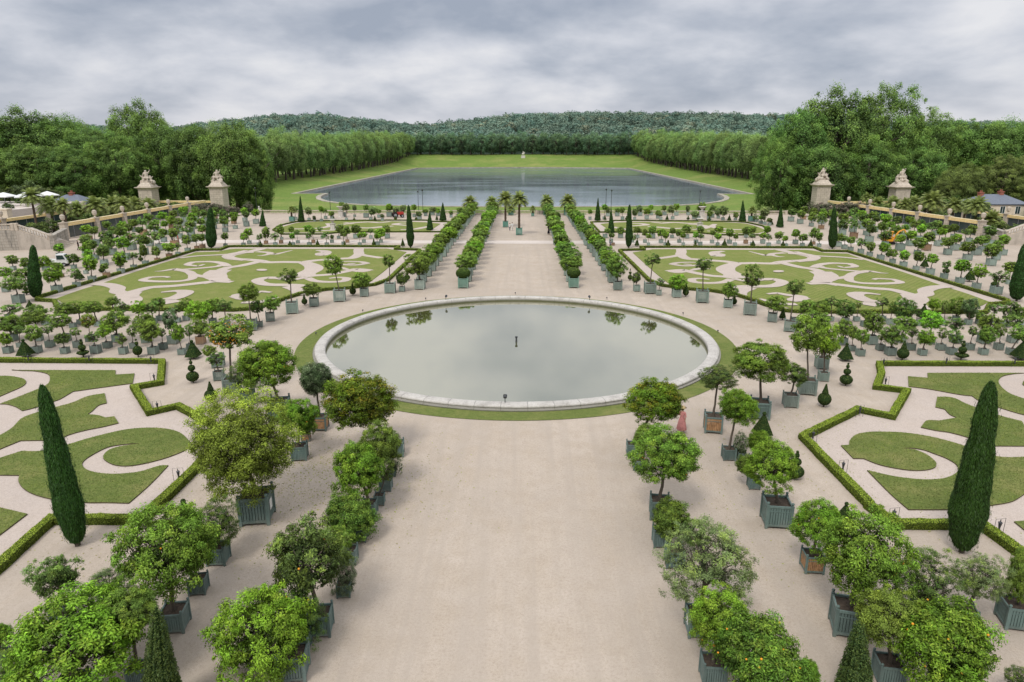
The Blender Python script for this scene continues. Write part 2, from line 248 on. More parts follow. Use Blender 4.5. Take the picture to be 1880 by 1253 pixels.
(33.17,136.62,0.76,0,'green',32.98,1.92,1.14,0.76,'mid','#left|back row beside the far lawn on the right',0),
(36.22,137.15,0.59,0,'green',35.91,1.77,0.86,0.69,'mid','#left|back row beside the far lawn on the right',0),
(39.6,137.2,0.59,0,'green',39.53,1.77,1.04,0.73,'reddish','#left|back row beside the far lawn on the right',0),
(45.27,138.01,0.64,0,'green',45.22,1.52,0.9,0.73,'mid','#left|back row beside the far lawn on the right',0),
(46.48,138.03,0.63,0,'green',46.52,1.6,0.8,0.73,'mid','#left|back row beside the far lawn on the right',0),
(49.61,138.07,0.63,0,'green',49.46,1.69,0.87,0.83,'bright','#left|back row beside the far lawn on the right',0),
(-56.4,172.35,0.72,0,'green',-56.4,2.65,0.96,0.98,'airy','#left|row before the balustrade on the left',0),
(-52.56,170.85,0.65,0,'green',-52.58,2.36,0.95,1.08,'greygreen','#left|row before the balustrade on the left',0),
(-50.35,168.03,0.47,0,'green',-50.39,0.92,0.51,0.64,'dark','#left|row before the balustrade on the left',0),
(-48.71,168.17,0.68,0,'green',-48.63,3.01,0.76,0.85,'bright','#left|row before the balustrade on the left',0),
(-49.5,174.68,0.75,0,'green',-49.46,2.03,0.75,0.75,'airy','#left|row before the balustrade on the left',0),
(-47.85,174.71,0.75,0,'green',-47.85,1.38,0.97,0.75,'mid','#left|row before the balustrade on the left',0),
(-43.39,171.41,0.64,0,'green',-43.32,3.17,1.08,1.08,'greygreen','#left|row before the balustrade on the left',0),
(-46.45,180.74,1.18,0,'green',-46.76,2.75,0.91,1.09,'mid','#left|row before the balustrade on the left',0),
(-43.49,180.5,0.59,0,'green',-43.42,2.33,0.68,0.91,'greygreen','#left|row before the balustrade on the left',0),
(-40.01,178.48,1.18,0,'green',-39.88,2.5,0.94,0.9,'mid','#left|row before the balustrade on the left',0),
(-37.1,170.5,0.76,0,'green',-36.5,2.41,1.29,1.18,'greygreen','#left|row before the balustrade on the left',0),
(-36.64,178.34,0.8,0,'green',-36.64,1.63,0.85,0.67,'mid','#left|row before the balustrade on the left',0),
(-34.19,170.49,0.65,0,'green',-34.2,1.14,0.6,0.54,'dark','#left|row before the balustrade on the left',0),
(-34.5,180.95,1.22,0,'green',-34.57,2.42,0.82,1.05,'bright','#left|row before the balustrade on the left',0),
(-34.45,182.26,1.05,0,'green',-34.44,2.26,1.01,0.97,'bright','#left|row before the balustrade left of the avenue',0),
(-32.89,182.11,0.7,0,'green',-32.69,1.6,0.97,0.97,'greygreen','#left|row before the balustrade left of the avenue',0),
(-31.87,185.33,0.82,0,'green',-31.57,1.72,0.99,1.09,'greygreen','#left|row before the balustrade left of the avenue',0),
(-27.8,180.18,0.77,0,'green',-27.67,2.53,0.87,0.96,'bright','#left|row before the balustrade left of the avenue',0),
(-25.46,173.53,1.02,0,'green',-25.6,0.78,0.93,0.74,'dark','#left|row before the balustrade left of the avenue',0),
(-25.24,183.36,0.9,0,'green',-25.26,1.12,0.9,0.71,'mid','#left|row before the balustrade left of the avenue',0),
(-23.75,185.6,1.1,0,'green',-23.39,1.03,1.19,0.87,'greygreen','#left|row before the balustrade left of the avenue',0),
(-21.91,183.42,0.91,0,'green',-21.94,0.73,0.79,0.86,'bright','#left|row before the balustrade left of the avenue',0),
(-18.06,179.3,0.72,0,'green',-18.07,1.2,0.61,0.65,'mid','#left|row before the balustrade left of the avenue',0),
(-16.13,182.57,1.11,0,'green',-15.96,1.49,0.98,0.98,'mid','#left|row before the balustrade left of the avenue',0),
(17.49,174.03,0.7,0,'green',17.43,1.98,0.67,0.74,'bright','#left|row before the balustrade on the right',0),
(21.13,175.02,0.69,0,'green',21.25,3.0,0.84,0.82,'bright','#left|row before the balustrade on the right',0),
(23.01,183.07,0.9,0,'green',22.93,1.02,0.78,1.17,'greygreen','#left|row before the balustrade on the right',0),
(25.54,183.19,1.08,0,'green',25.56,1.4,0.9,0.78,'mid','#left|row before the balustrade on the right',0),
(25.53,173.29,0.85,0,'green',25.39,2.42,0.74,0.92,'mid','#left|row before the balustrade on the right',0),
(28.58,173.25,0.67,0,'green',28.54,1.88,0.92,1.11,'greygreen','#left|row before the balustrade on the right',0),
(31.96,175.35,1.01,0,'green',31.94,1.89,1.12,0.93,'reddish','#left|row before the balustrade on the right',0),
(31.76,184.32,1.06,0,'green',31.55,1.89,0.98,1.02,'greygreen','#left|row before the balustrade on the right',0),
(35.08,186.36,0.82,0,'green',35.04,2.11,0.79,0.83,'bright','#left|row before the balustrade on the right',0),
(35.12,177.23,0.84,0,'green',35.12,1.36,0.87,0.83,'mid','#left|row before the balustrade on the right',0),
(35.14,173.36,0.69,0,'green',34.94,1.34,0.63,0.55,'mid','#left|row before the balustrade on the right',0),
(38.65,186.44,0.88,0,'green',38.52,1.92,0.79,0.91,'mid','#left|row before the balustrade on the right',0),
(38.49,175.32,0.76,0,'green',38.04,2.45,1.04,1.16,'greygreen','#left|row before the balustrade on the right',0),
(41.59,185.51,1.04,0,'green',41.55,2.29,0.95,0.91,'bright','#left|row before the balustrade on the right',0),
(44.99,186.53,0.86,0,'green',44.77,1.72,0.71,1.09,'greygreen','#left|row before the balustrade on the right',0),
(44.23,176.47,0.97,0,'green',44.25,1.25,0.94,0.75,'mid','#left|row before the balustrade on the right',0),
(44.31,172.91,0.93,0,'green',43.46,1.45,1.19,0.91,'greygreen','#left|row before the balustrade at far right',0),
(47.3,174.04,0.93,0,'green',47.32,1.36,0.87,1.09,'mid','#left|row before the balustrade at far right',0),
(47.97,184.52,0.99,0,'green',48.05,2.23,1.29,1.43,'mid','#left|row before the balustrade at far right',0),
(49.58,179.74,0.96,0,'green',49.52,2.4,0.9,1.12,'airy','#left|row before the balustrade at far right',0),
(50.48,172.9,0.73,0,'green',50.28,2.32,1.3,1.51,'greygreen','#left|row before the balustrade at far right',0),
(53.58,172.91,0.65,0,'green',53.61,1.25,0.78,0.87,'mid','#left|row before the balustrade at far right',0),
(50.56,177.35,0.75,0,'green',50.48,1.72,1.11,1.11,'greygreen','#left|row before the balustrade at far right',0),
(57.42,168.8,0.77,0,'green',57.24,1.01,0.76,0.85,'airy','#left|row before the balustrade at far right',0),
(57.13,164.78,0.78,0,'green',57.51,1.6,0.95,1.03,'bright','#left|row before the balustrade at far right',0),
(57.39,162.78,0.67,0,'green',57.21,2.99,1.22,1.22,'greygreen','#left|row before the balustrade at far right',0),
(57.85,160.88,0.66,0,'green',57.84,1.26,0.81,0.6,'mid','#left|row before the balustrade at far right',0),
(-6.93,90.18,1.31,0,'green',-6.9,2.56,1.65,1.0,'mid','#near|inner left avenue row beyond the basin',0),
(-7.02,94.72,1.21,0,'green',-6.92,2.31,1.34,1.22,'mid','#near|inner left avenue row beyond the basin',0),
(-6.99,99.41,1.26,0,'green',-7.14,2.46,1.35,1.25,'mid','#near|inner left avenue row beyond the basin',0),
(-6.97,103.83,1.2,0,'green',-6.94,2.46,1.42,1.08,'bright','#near|inner left avenue row beyond the basin',0),
(-6.97,108.26,1.1,0,'green',-6.97,2.4,1.59,1.22,'mid','#near|inner left avenue row beyond the basin',0),
(-6.99,112.8,1.2,0,'green',-6.94,2.33,1.55,1.25,'mid','#near|inner left avenue row beyond the basin',0),
(-6.97,117.12,1.15,0,'green',-7.03,2.56,1.3,1.12,'mid','#near|inner left avenue row beyond the basin',0),
(-6.96,121.47,1.08,0,'green',-6.99,2.59,1.68,0.97,'mid','#near|inner left avenue row beyond the basin',0),
(-7.0,125.96,1.08,0,'green',-7.0,2.68,1.55,1.09,'bright','#near|inner left avenue row beyond the basin',0),
(-7.02,130.68,1.34,0,'green',-7.05,2.76,1.56,1.05,'dense','#near|inner left avenue row beyond the basin',0),
(-7.04,135.25,1.27,0,'green',-7.06,2.59,1.41,0.98,'bright','#near|inner left avenue row beyond the basin',0),
(-7.05,139.54,1.13,0,'green',-7.09,2.58,1.44,1.12,'mid','#near|inner left avenue row beyond the basin',0),
(-7.06,143.91,1.08,0,'green',-6.92,2.26,1.33,1.06,'mid','#near|inner left avenue row beyond the basin',0),
(-7.0,148.51,1.21,0,'green',-6.91,2.76,1.42,1.2,'bright','#near|inner left avenue row beyond the basin',0),
(-7.02,152.82,1.2,0,'green',-7.12,2.74,1.41,1.15,'mid','#near|inner left avenue row beyond the basin',0),
(-7.05,157.29,1.28,0,'green',-7.07,2.44,1.63,0.98,'bright','#near|inner left avenue row beyond the basin',0),
(-7.01,161.75,1.09,0,'green',-6.88,2.31,1.61,1.04,'bright','#near|inner left avenue row beyond the basin',0),
(-6.93,166.36,1.05,0,'green',-6.98,2.53,1.33,0.98,'dense','#near|inner left avenue row beyond the basin',0),
(-7.01,170.86,1.06,0,'green',-7.16,2.24,1.62,1.08,'dense','#near|inner left avenue row beyond the basin',0),
(-6.97,175.26,1.12,0,'green',-7.15,2.25,1.55,1.18,'dense','#near|inner left avenue row beyond the basin',0),
(-7.03,179.97,1.34,0,'green',-6.97,2.91,1.51,1.28,'mid','#near|inner left avenue row beyond the basin',0),
(-7.0,184.53,1.05,0,'green',-6.87,2.18,1.27,1.25,'bright','#near|inner left avenue row beyond the basin',0),
(7.04,90.47,1.31,0,'green',7.01,2.41,1.66,1.11,'mid','#near|inner right avenue row beyond the basin',0),
(7.0,94.9,1.32,0,'green',7.12,2.56,1.68,1.0,'dense','#near|inner right avenue row beyond the basin',0),
(7.07,99.39,1.32,0,'green',6.9,2.83,1.59,1.17,'dense','#near|inner right avenue row beyond the basin',0),
(6.97,103.94,1.16,0,'green',6.91,2.34,1.18,1.0,'dense','#near|inner right avenue row beyond the basin',0),
(7.08,108.57,1.12,0,'green',7.1,2.18,1.65,0.98,'bright','#near|inner right avenue row beyond the basin',0),
(7.06,113.24,1.25,0,'green',7.05,2.48,1.57,1.21,'mid','#near|inner right avenue row beyond the basin',0),
(7.05,117.53,1.04,0,'green',6.95,2.25,1.17,1.21,'dense','#near|inner right avenue row beyond the basin',0),
(6.99,122.26,1.15,0,'green',7.1,2.71,1.49,1.1,'mid','#near|inner right avenue row beyond the basin',0),
(6.96,126.87,1.36,0,'green',6.94,2.59,1.19,1.13,'bright','#near|inner right avenue row beyond the basin',0),
(7.11,131.33,1.38,0,'green',7.14,2.98,1.61,1.2,'mid','#near|inner right avenue row beyond the basin',0),
(7.1,135.99,1.3,0,'green',7.11,2.72,1.68,1.29,'dense','#near|inner right avenue row beyond the basin',0),
(7.03,140.53,1.09,0,'green',6.93,2.19,1.69,1.2,'mid','#near|inner right avenue row beyond the basin',0),
(7.07,144.9,1.21,0,'green',6.89,2.33,1.66,1.22,'dense','#near|inner right avenue row beyond the basin',0),
(7.02,149.62,1.32,0,'green',7.15,2.43,1.27,1.05,'bright','#near|inner right avenue row beyond the basin',0),
(7.09,154.31,1.37,0,'green',7.05,2.66,1.67,1.05,'mid','#near|inner right avenue row beyond the basin',0),
(7.03,158.6,1.06,0,'green',7.14,2.35,1.3,1.17,'dense','#near|inner right avenue row beyond the basin',0),
(7.09,163.34,1.29,0,'green',7.03,2.72,1.47,1.28,'dense','#near|inner right avenue row beyond the basin',0),
(7.1,167.72,1.21,0,'green',6.94,2.36,1.52,0.97,'dense','#near|inner right avenue row beyond the basin',0),
(7.1,172.4,1.39,0,'green',7.02,2.46,1.3,1.22,'dense','#near|inner right avenue row beyond the basin',0),
(7.05,176.79,1.34,0,'green',7.02,2.72,1.61,1.06,'dense','#near|inner right avenue row beyond the basin',0),
(7.06,181.3,1.18,0,'green',7.02,2.26,1.66,1.19,'dense','#near|inner right avenue row beyond the basin',0),
(7.12,185.67,1.11,0,'green',7.15,2.22,1.29,0.99,'bright','#near|inner right avenue row beyond the basin',0),
(-12.78,89.43,1.09,0,'green',-12.8,2.39,1.15,1.21,'mid','#near|outer left avenue row beyond the basin',0),
(-12.7,93.75,1.12,0,'green',-12.71,2.51,1.45,1.02,'olivegreen','#near|outer left avenue row beyond the basin',0),
(-12.71,98.18,1.25,0,'green',-12.63,2.76,1.55,1.18,'olivegreen','#near|outer left avenue row beyond the basin',0),
(-12.73,102.54,1.13,0,'green',-12.66,2.58,1.42,0.99,'olivegreen','#near|outer left avenue row beyond the basin',0),
(-12.71,107.08,1.24,0,'green',-12.69,2.49,1.22,1.24,'mid','#near|outer left avenue row beyond the basin',0),
(-12.67,111.76,1.37,0,'green',-12.83,2.8,1.19,1.01,'olivegreen','#near|outer left avenue row beyond the basin',0),
(-12.73,116.38,1.34,0,'green',-12.81,2.41,1.44,1.23,'mid','#near|outer left avenue row beyond the basin',0),
(-12.75,120.96,1.29,0,'green',-12.74,2.69,1.19,1.06,'bright','#near|outer left avenue row beyond the basin',0),
(-12.73,125.24,1.09,0,'green',-12.6,2.29,1.62,1.17,'bright','#near|outer left avenue row beyond the basin',0),
(-12.79,130.05,1.34,0,'green',-12.73,2.76,1.59,1.22,'mid','#near|outer left avenue row beyond the basin',0),
(-12.7,134.31,1.25,0,'green',-12.81,2.52,1.5,1.17,'mid','#near|outer left avenue row beyond the basin',0),
(-12.79,139.01,1.4,0,'green',-12.86,2.73,1.36,1.12,'mid','#near|outer left avenue row beyond the basin',0),
(-12.67,143.55,1.39,0,'green',-12.7,2.74,1.54,1.22,'olivegreen','#near|outer left avenue row beyond the basin',0),
(-12.66,148.04,1.23,0,'green',-12.85,2.6,1.28,1.04,'bright','#near|outer left avenue row beyond the basin',0),
(-12.78,152.51,1.28,0,'green',-12.8,2.4,1.46,1.25,'mid','#near|outer left avenue row beyond the basin',0),
(-12.7,156.98,1.32,0,'green',-12.72,2.67,1.68,1.07,'mid','#near|outer left avenue row beyond the basin',0),
(-12.75,161.55,1.36,0,'green',-12.79,2.54,1.32,1.13,'mid','#near|outer left avenue row beyond the basin',0),
(-12.68,166.12,1.18,0,'green',-12.71,2.65,1.23,1.29,'mid','#near|outer left avenue row beyond the basin',0),
(-12.75,170.53,1.14,0,'green',-12.77,2.29,1.44,1.0,'mid','#near|outer left avenue row beyond the basin',0),
(-12.79,175.1,1.13,0,'green',-12.63,2.71,1.28,1.28,'olivegreen','#near|outer left avenue row beyond the basin',0),
(-12.76,179.73,1.07,0,'green',-12.86,2.44,1.49,1.1,'mid','#near|outer left avenue row beyond the basin',0),
(-12.7,184.45,1.17,0,'green',-12.73,2.56,1.46,1.3,'mid','#near|outer left avenue row beyond the basin',0),
(12.56,89.79,1.29,0,'green',12.49,2.43,1.16,1.03,'mid','#near|outer right avenue row beyond the basin',0),
(12.7,94.12,1.16,0,'green',12.74,2.48,1.58,1.12,'olivegreen','#near|outer right avenue row beyond the basin',0),
(12.68,98.76,1.32,0,'green',12.6,2.53,1.16,1.02,'dense','#near|outer right avenue row beyond the basin',0),
(12.65,103.38,1.19,0,'green',12.68,2.41,1.21,1.24,'airy','#near|outer right avenue row beyond the basin',0),
(12.69,107.73,1.23,0,'green',12.61,2.6,1.16,0.97,'dense','#near|outer right avenue row beyond the basin',0),
(12.7,112.36,1.35,0,'green',12.76,2.75,1.69,1.03,'bright','#near|outer right avenue row beyond the basin',0),
(12.61,116.94,1.2,0,'green',12.67,2.66,1.62,1.11,'mid','#near|outer right avenue row beyond the basin',0),
(12.57,121.5,1.24,0,'green',12.72,2.59,1.31,1.08,'mid','#near|outer right avenue row beyond the basin',0),
(12.56,126.21,1.38,0,'green',12.67,2.64,1.36,1.07,'dense','#near|outer right avenue row beyond the basin',0),
(12.62,130.53,1.1,0,'green',12.75,2.52,1.4,1.11,'dense','#near|outer right avenue row beyond the basin',0),
(12.57,134.92,1.13,0,'green',12.61,2.44,1.54,0.97,'airy','#near|outer right avenue row beyond the basin',0),
(12.64,139.52,1.15,0,'green',12.65,2.37,1.41,1.19,'olivegreen','#near|outer right avenue row beyond the basin',0),
(12.56,143.92,1.09,0,'green',12.56,2.59,1.51,1.16,'bright','#near|outer right avenue row beyond the basin',0),
(12.63,148.55,1.14,0,'green',12.57,2.72,1.58,1.27,'dense','#near|outer right avenue row beyond the basin',0),
(12.66,153.09,1.26,0,'green',12.67,2.34,1.51,1.23,'bright','#near|outer right avenue row beyond the basin',0),
(12.56,157.6,1.24,0,'green',12.52,2.52,1.68,1.09,'dense','#near|outer right avenue row beyond the basin',0),
(12.55,161.86,1.11,0,'green',12.71,2.43,1.46,1.14,'olivegreen','#near|outer right avenue row beyond the basin',0),
(12.6,166.42,1.28,0,'green',12.7,2.45,1.56,1.0,'dense','#near|outer right avenue row beyond the basin',0),
(12.65,170.8,1.33,0,'green',12.56,2.58,1.34,1.17,'mid','#near|outer right avenue row beyond the basin',0),
(12.67,175.17,1.15,0,'green',12.54,2.45,1.38,1.01,'mid','#near|outer right avenue row beyond the basin',0),
(12.64,179.83,1.21,0,'green',12.73,2.7,1.21,1.1,'airy','#near|outer right avenue row beyond the basin',0),
(12.58,184.16,1.25,0,'green',12.71,2.35,1.57,1.03,'airy','#near|outer right avenue row beyond the basin',0),
(-62.96,102.06,0.86,0,'green',-62.93,2.48,1.12,0.92,'airy','#left|upper left field before the fence',0),
(-67.85,107.73,0.87,0,'green',-67.88,2.46,0.97,0.92,'mid','#left|upper left field before the fence',0),
(-62.86,107.62,1.04,0,'green',-62.97,2.7,1.28,1.1,'bright','#left|upper left field before the fence',0),
(-72.65,113.17,0.89,0,'green',-72.59,2.52,0.87,0.8,'airy','#left|upper left field before the fence',0),
(-68.09,112.92,1.08,0,'green',-68.2,2.15,1.14,1.07,'airy','#left|upper left field before the fence',0),
(-62.8,113.07,1.1,0,'green',-62.77,2.47,1.28,1.07,'mid','#left|upper left field before the fence',0),
(-72.29,118.66,1.06,0,'green',-72.23,2.22,1.31,1.21,'dark','#left|upper left field before the fence',0),
(-68.03,118.77,1.16,0,'green',-68.1,2.16,1.13,1.01,'airy','#left|upper left field before the fence',0),
(-62.82,118.47,1.13,0,'green',-62.97,2.38,1.34,1.03,'airy','#left|upper left field before the fence',0),
(-77.75,124.21,1.14,0,'green',-77.74,2.78,0.87,0.76,'mid','#left|upper left field before the fence',0),
(-72.93,124.13,0.98,0,'green',-72.79,2.65,1.35,1.1,'mid','#left|upper left field before the fence',0),
(-67.57,123.93,1.02,0,'green',-67.46,2.23,0.93,0.7,'airy','#left|upper left field before the fence',0),
(-62.91,123.78,1.14,0,'wood',-62.9,2.39,1.04,0.96,'mid','#left|upper left field before the fence',0),
(-82.37,129.46,1.17,0,'wood',-82.4,2.54,1.07,0.86,'bright','#left|upper left field before the fence',0),
(-77.34,129.46,0.92,0,'green',-77.28,2.1,1.14,0.89,'mid','#left|upper left field before the fence',0),
(-72.51,129.9,1.08,0,'green',-72.47,2.22,0.86,0.66,'dark','#left|upper left field before the fence',0),
(-67.92,129.64,0.89,0,'green',-67.84,1.88,1.03,0.84,'bright','#left|upper left field before the fence',0),
(-63.03,129.68,1.19,0,'green',-63.11,2.24,1.19,0.93,'airy','#left|upper left field before the fence',0),
(-81.92,135.22,1.04,0,'green',-81.94,2.63,0.9,0.78,'mid','#left|upper left field before the fence',0),
(-77.38,134.94,0.79,0,'wood',-77.5,2.11,1.22,0.97,'mid','#left|upper left field before the fence',0),
(-72.38,134.98,0.89,0,'wood',-72.34,2.44,1.27,1.1,'mid','#left|upper left field before the fence',0),
(-67.59,135.07,1.02,0,'green',-67.61,2.25,1.06,0.91,'airy','#left|upper left field before the fence',0),
(-63.05,135.33,0.77,0,'green',-62.9,2.01,1.06,0.83,'mid','#left|upper left field before the fence',0),
(-82.06,140.94,0.76,0,'green',-82.11,1.85,1.08,0.97,'bright','#left|upper left field before the fence',0),
(-77.61,140.29,1.14,0,'wood',-77.55,2.78,1.34,1.03,'airy','#left|upper left field before the fence',0),
(-72.86,140.48,1.01,0,'green',-73.01,2.34,0.86,0.77,'bright','#left|upper left field before the fence',0),
(-68.01,140.87,1.17,0,'green',-67.91,2.12,1.16,0.95,'mid','#left|upper left field before the fence',0),
(-63.26,140.82,0.84,0,'wood',-63.37,2.48,1.12,1.02,'airy','#left|upper left field before the fence',0),
(-82.39,145.97,1.03,0,'green',-82.39,1.97,1.28,0.97,'mid','#left|upper left field before the fence',0),
(-77.69,145.87,1.1,0,'green',-77.7,2.03,0.85,0.65,'bright','#left|upper left field before the fence',0),
(-72.93,146.06,0.98,0,'green',-72.91,2.17,1.09,0.86,'mid','#left|upper left field before the fence',0),
(-68.18,146.29,1.19,0,'wood',-68.31,2.24,1.06,0.83,'mid','#left|upper left field before the fence',0),
(-62.94,145.82,0.96,0,'green',-63.07,2.36,1.18,1.01,'mid','#left|upper left field before the fence',0),
(-82.41,151.68,0.94,0,'green',-82.38,2.48,1.2,1.01,'mid','#left|upper left field before the fence',0),
(-77.52,151.93,0.94,0,'wood',-77.41,1.94,1.29,1.21,'bright','#left|upper left field before the fence',0),
(-72.61,151.57,1.17,0,'green',-72.54,2.52,1.22,1.12,'bright','#left|upper left field before the fence',0),
(-68.02,151.58,1.12,0,'green',-68.14,2.09,1.21,1.02,'airy','#left|upper left field before the fence',0),
(-63.3,151.9,0.83,0,'green',-63.3,2.29,0.86,0.79,'mid','#left|upper left field before the fence',0),
(-82.05,157.18,1.01,0,'green',-82.12,2.35,1.25,0.95,'bright','#left|upper left field before the fence',0),
(-77.39,157.41,1.17,0,'green',-77.24,2.59,0.88,0.72,'airy','#left|upper left field before the fence',0),
(-72.73,157.1,1.03,0,'green',-72.71,2.7,1.23,1.02,'airy','#left|upper left field before the fence',0),
(-67.66,156.94,0.98,0,'green',-67.64,2.34,1.34,1.11,'dark','#left|upper left field before the fence',0),
(-62.76,156.94,1.06,0,'green',-62.69,2.69,0.93,0.77,'dark','#left|upper left field before the fence',0),
(-82.49,162.87,1.18,0,'green',-82.46,2.33,1.14,1.05,'mid','#left|upper left field before the fence',0),
(-77.31,162.94,1.13,0,'green',-77.21,2.5,1.12,1.01,'mid','#left|upper left field before the fence',0),
(-72.42,162.49,1.15,0,'green',-72.46,2.31,1.0,0.81,'mid','#left|upper left field before the fence',0),
(-68.04,162.75,0.94,0,'wood',-67.99,1.86,1.2,1.07,'bright','#left|upper left field before the fence',0),
(-62.71,162.67,1.14,0,'green',-62.59,2.55,1.05,0.94,'bright','#left|upper left field before the fence',0),
(-82.45,168.05,1.18,0,'green',-82.41,2.62,1.28,1.02,'bright','#left|upper left field before the fence',0),
(-77.56,168.16,1.15,0,'green',-77.47,2.15,0.98,0.9,'mid','#left|upper left field before the fence',0),
(-72.58,168.34,1.13,0,'green',-72.72,2.29,1.0,0.82,'airy','#left|upper left field before the fence',0),
(-67.51,168.14,0.97,0,'green',-67.57,2.58,0.96,0.83,'bright','#left|upper left field before the fence',0),
(-81.95,173.45,1.05,0,'green',-81.98,2.57,0.91,0.84,'airy','#left|upper left field before the fence',0),
(-77.22,173.57,0.88,0,'wood',-77.08,2.05,1.19,1.05,'dark','#left|upper left field before the fence',0),
(71.68,104.13,1.03,0,'green',71.54,2.3,1.22,1.11,'mid','#left|upper right field before the fence',0),
(71.35,109.3,1.04,0,'green',71.23,2.14,1.3,1.0,'mid','#left|upper right field before the fence',0),
(76.1,109.66,0.93,0,'green',75.99,2.33,0.94,0.87,'mid','#left|upper right field before the fence',0),
(66.76,115.32,0.81,0,'green',66.88,1.94,1.34,1.0,'mid','#left|upper right field before the fence',0),
(71.68,115.13,0.99,0,'green',71.62,2.18,1.19,0.94,'mid','#left|upper right field before the fence',0),
(76.4,115.06,1.17,0,'green',76.45,2.34,0.98,0.8,'mid','#left|upper right field before the fence',0),
(80.75,114.98,0.91,0,'green',80.62,2.59,1.0,0.89,'bright','#left|upper right field before the fence',0),
(66.61,120.46,1.18,0,'green',66.63,2.08,1.03,0.85,'bright','#left|upper right field before the fence',0),
(71.11,120.34,1.07,0,'wood',71.24,2.24,1.16,1.09,'mid','#left|upper right field before the fence',0),
(76.24,120.71,1.15,0,'green',76.34,2.08,0.98,0.82,'bright','#left|upper right field before the fence',0),
(80.73,120.36,0.84,0,'green',80.74,1.99,1.11,0.91,'mid','#left|upper right field before the fence',0),
(66.73,125.9,0.89,0,'green',66.63,1.83,1.25,1.09,'dark','#left|upper right field before the fence',0),
(71.44,126.27,0.99,0,'green',71.48,2.01,1.05,0.84,'bright','#left|upper right field before the fence',0),
(76.51,126.08,1.11,0,'green',76.55,2.64,1.02,0.8,'bright','#left|upper right field before the fence',0),
(80.92,125.79,0.83,0,'green',81.02,2.51,1.04,0.79,'airy','#left|upper right field before the fence',0),
(85.61,126.02,1.18,0,'green',85.5,2.74,1.19,0.97,'dark','#left|upper right field before the fence',0),
(66.46,131.27,1.18,0,'green',66.46,2.52,1.16,0.99,'dark','#left|upper right field before the fence',0),
(71.51,131.67,0.91,0,'wood',71.45,2.26,1.24,1.12,'mid','#left|upper right field before the fence',0),
(76.32,131.88,1.13,0,'green',76.37,2.49,0.98,0.93,'bright','#left|upper right field before the fence',0),
(80.81,131.41,0.96,0,'green',80.86,2.5,1.24,1.01,'mid','#left|upper right field before the fence',0),
(85.71,131.85,0.87,0,'green',85.82,2.32,1.02,0.96,'mid','#left|upper right field before the fence',0),
(66.34,137.31,1.18,0,'wood',66.33,2.63,1.11,0.95,'airy','#left|upper right field before the fence',0),
(71.49,137.02,0.83,0,'green',71.5,2.42,1.24,1.07,'mid','#left|upper right field before the fence',0),
(76.13,137.18,1.07,0,'green',76.21,2.12,0.86,0.68,'bright','#left|upper right field before the fence',0),
(81.25,136.81,1.19,0,'green',81.24,2.53,1.34,1.05,'airy','#left|upper right field before the fence',0),
(85.84,136.89,0.96,0,'green',85.69,2.18,1.04,0.91,'mid','#left|upper right field before the fence',0),
(66.61,142.92,1.14,0,'green',66.64,2.11,1.28,1.14,'dark','#left|upper right field before the fence',0),
(71.27,142.34,0.98,0,'green',71.36,2.39,1.33,1.07,'mid','#left|upper right field before the fence',0),
(76.16,142.39,0.96,0,'green',76.19,2.14,0.93,0.77,'bright','#left|upper right field before the fence',0),
(81.0,142.48,0.92,0,'green',80.96,2.17,1.01,0.95,'mid','#left|upper right field before the fence',0),
(85.69,142.85,0.97,0,'green',85.72,2.08,1.09,0.97,'mid','#left|upper right field before the fence',0),
(66.91,148.11,0.97,0,'green',66.8,1.89,1.06,0.86,'dark','#left|upper right field before the fence',0),
(71.12,148.04,1.18,0,'green',71.13,2.3,0.97,0.74,'airy','#left|upper right field before the fence',0),
(75.93,148.46,1.1,0,'green',75.93,2.8,0.97,0.78,'dark','#left|upper right field before the fence',0),
(80.71,148.3,1.04,0,'green',80.64,2.51,1.15,1.04,'dark','#left|upper right field before the fence',0),
(85.68,148.29,0.88,0,'green',85.57,1.79,1.11,0.94,'dark','#left|upper right field before the fence',0),
(66.6,153.3,0.96,0,'wood',66.7,2.33,1.31,1.21,'airy','#left|upper right field before the fence',0),
(71.5,153.79,1.14,0,'green',71.49,2.64,1.27,1.07,'mid','#left|upper right field before the fence',0),
(76.02,153.83,1.13,0,'green',75.92,2.41,1.2,1.0,'dark','#left|upper right field before the fence',0),
(80.92,153.67,1.15,0,'green',80.79,2.23,1.34,1.15,'bright','#left|upper right field before the fence',0),
(85.93,153.97,1.11,0,'green',85.99,2.05,1.18,0.89,'bright','#left|upper right field before the fence',0),
(66.72,158.9,0.85,0,'green',66.78,2.1,1.17,1.1,'mid','#left|upper right field before the fence',0),
(71.46,158.84,1.02,0,'green',71.51,2.52,1.06,0.83,'mid','#left|upper right field before the fence',0),
(76.44,158.9,0.78,0,'green',76.32,2.22,1.14,1.02,'airy','#left|upper right field before the fence',0),
(80.66,159.3,0.97,0,'green',80.68,2.41,1.32,1.09,'mid','#left|upper right field before the fence',0),
(66.41,164.71,1.16,0,'green',66.51,2.29,1.13,0.99,'mid','#left|upper right field before the fence',0),
(71.3,164.42,1.11,0,'green',71.34,2.08,1.28,1.08,'bright','#left|upper right field before the fence',0),
(75.99,164.94,0.79,0,'green',76.13,1.78,0.91,0.79,'dark','#left|upper right field before the fence',0),
(80.73,164.99,0.76,0,'green',80.82,2.26,1.21,0.92,'bright','#left|upper right field before the fence',0),
(66.32,170.29,1.19,0,'green',66.42,2.32,1.18,1.08,'dark','#left|upper right field before the fence',0),
(71.53,170.1,1.07,0,'green',71.62,2.31,1.25,1.03,'mid','#left|upper right field before the fence',0),
(76.34,170.12,0.98,0,'green',76.2,2.03,1.15,0.99,'mid','#left|upper right field before the fence',0),
(81.16,169.85,0.77,0,'green',81.1,2.42,1.29,1.1,'airy','#left|upper right field before the fence',0),
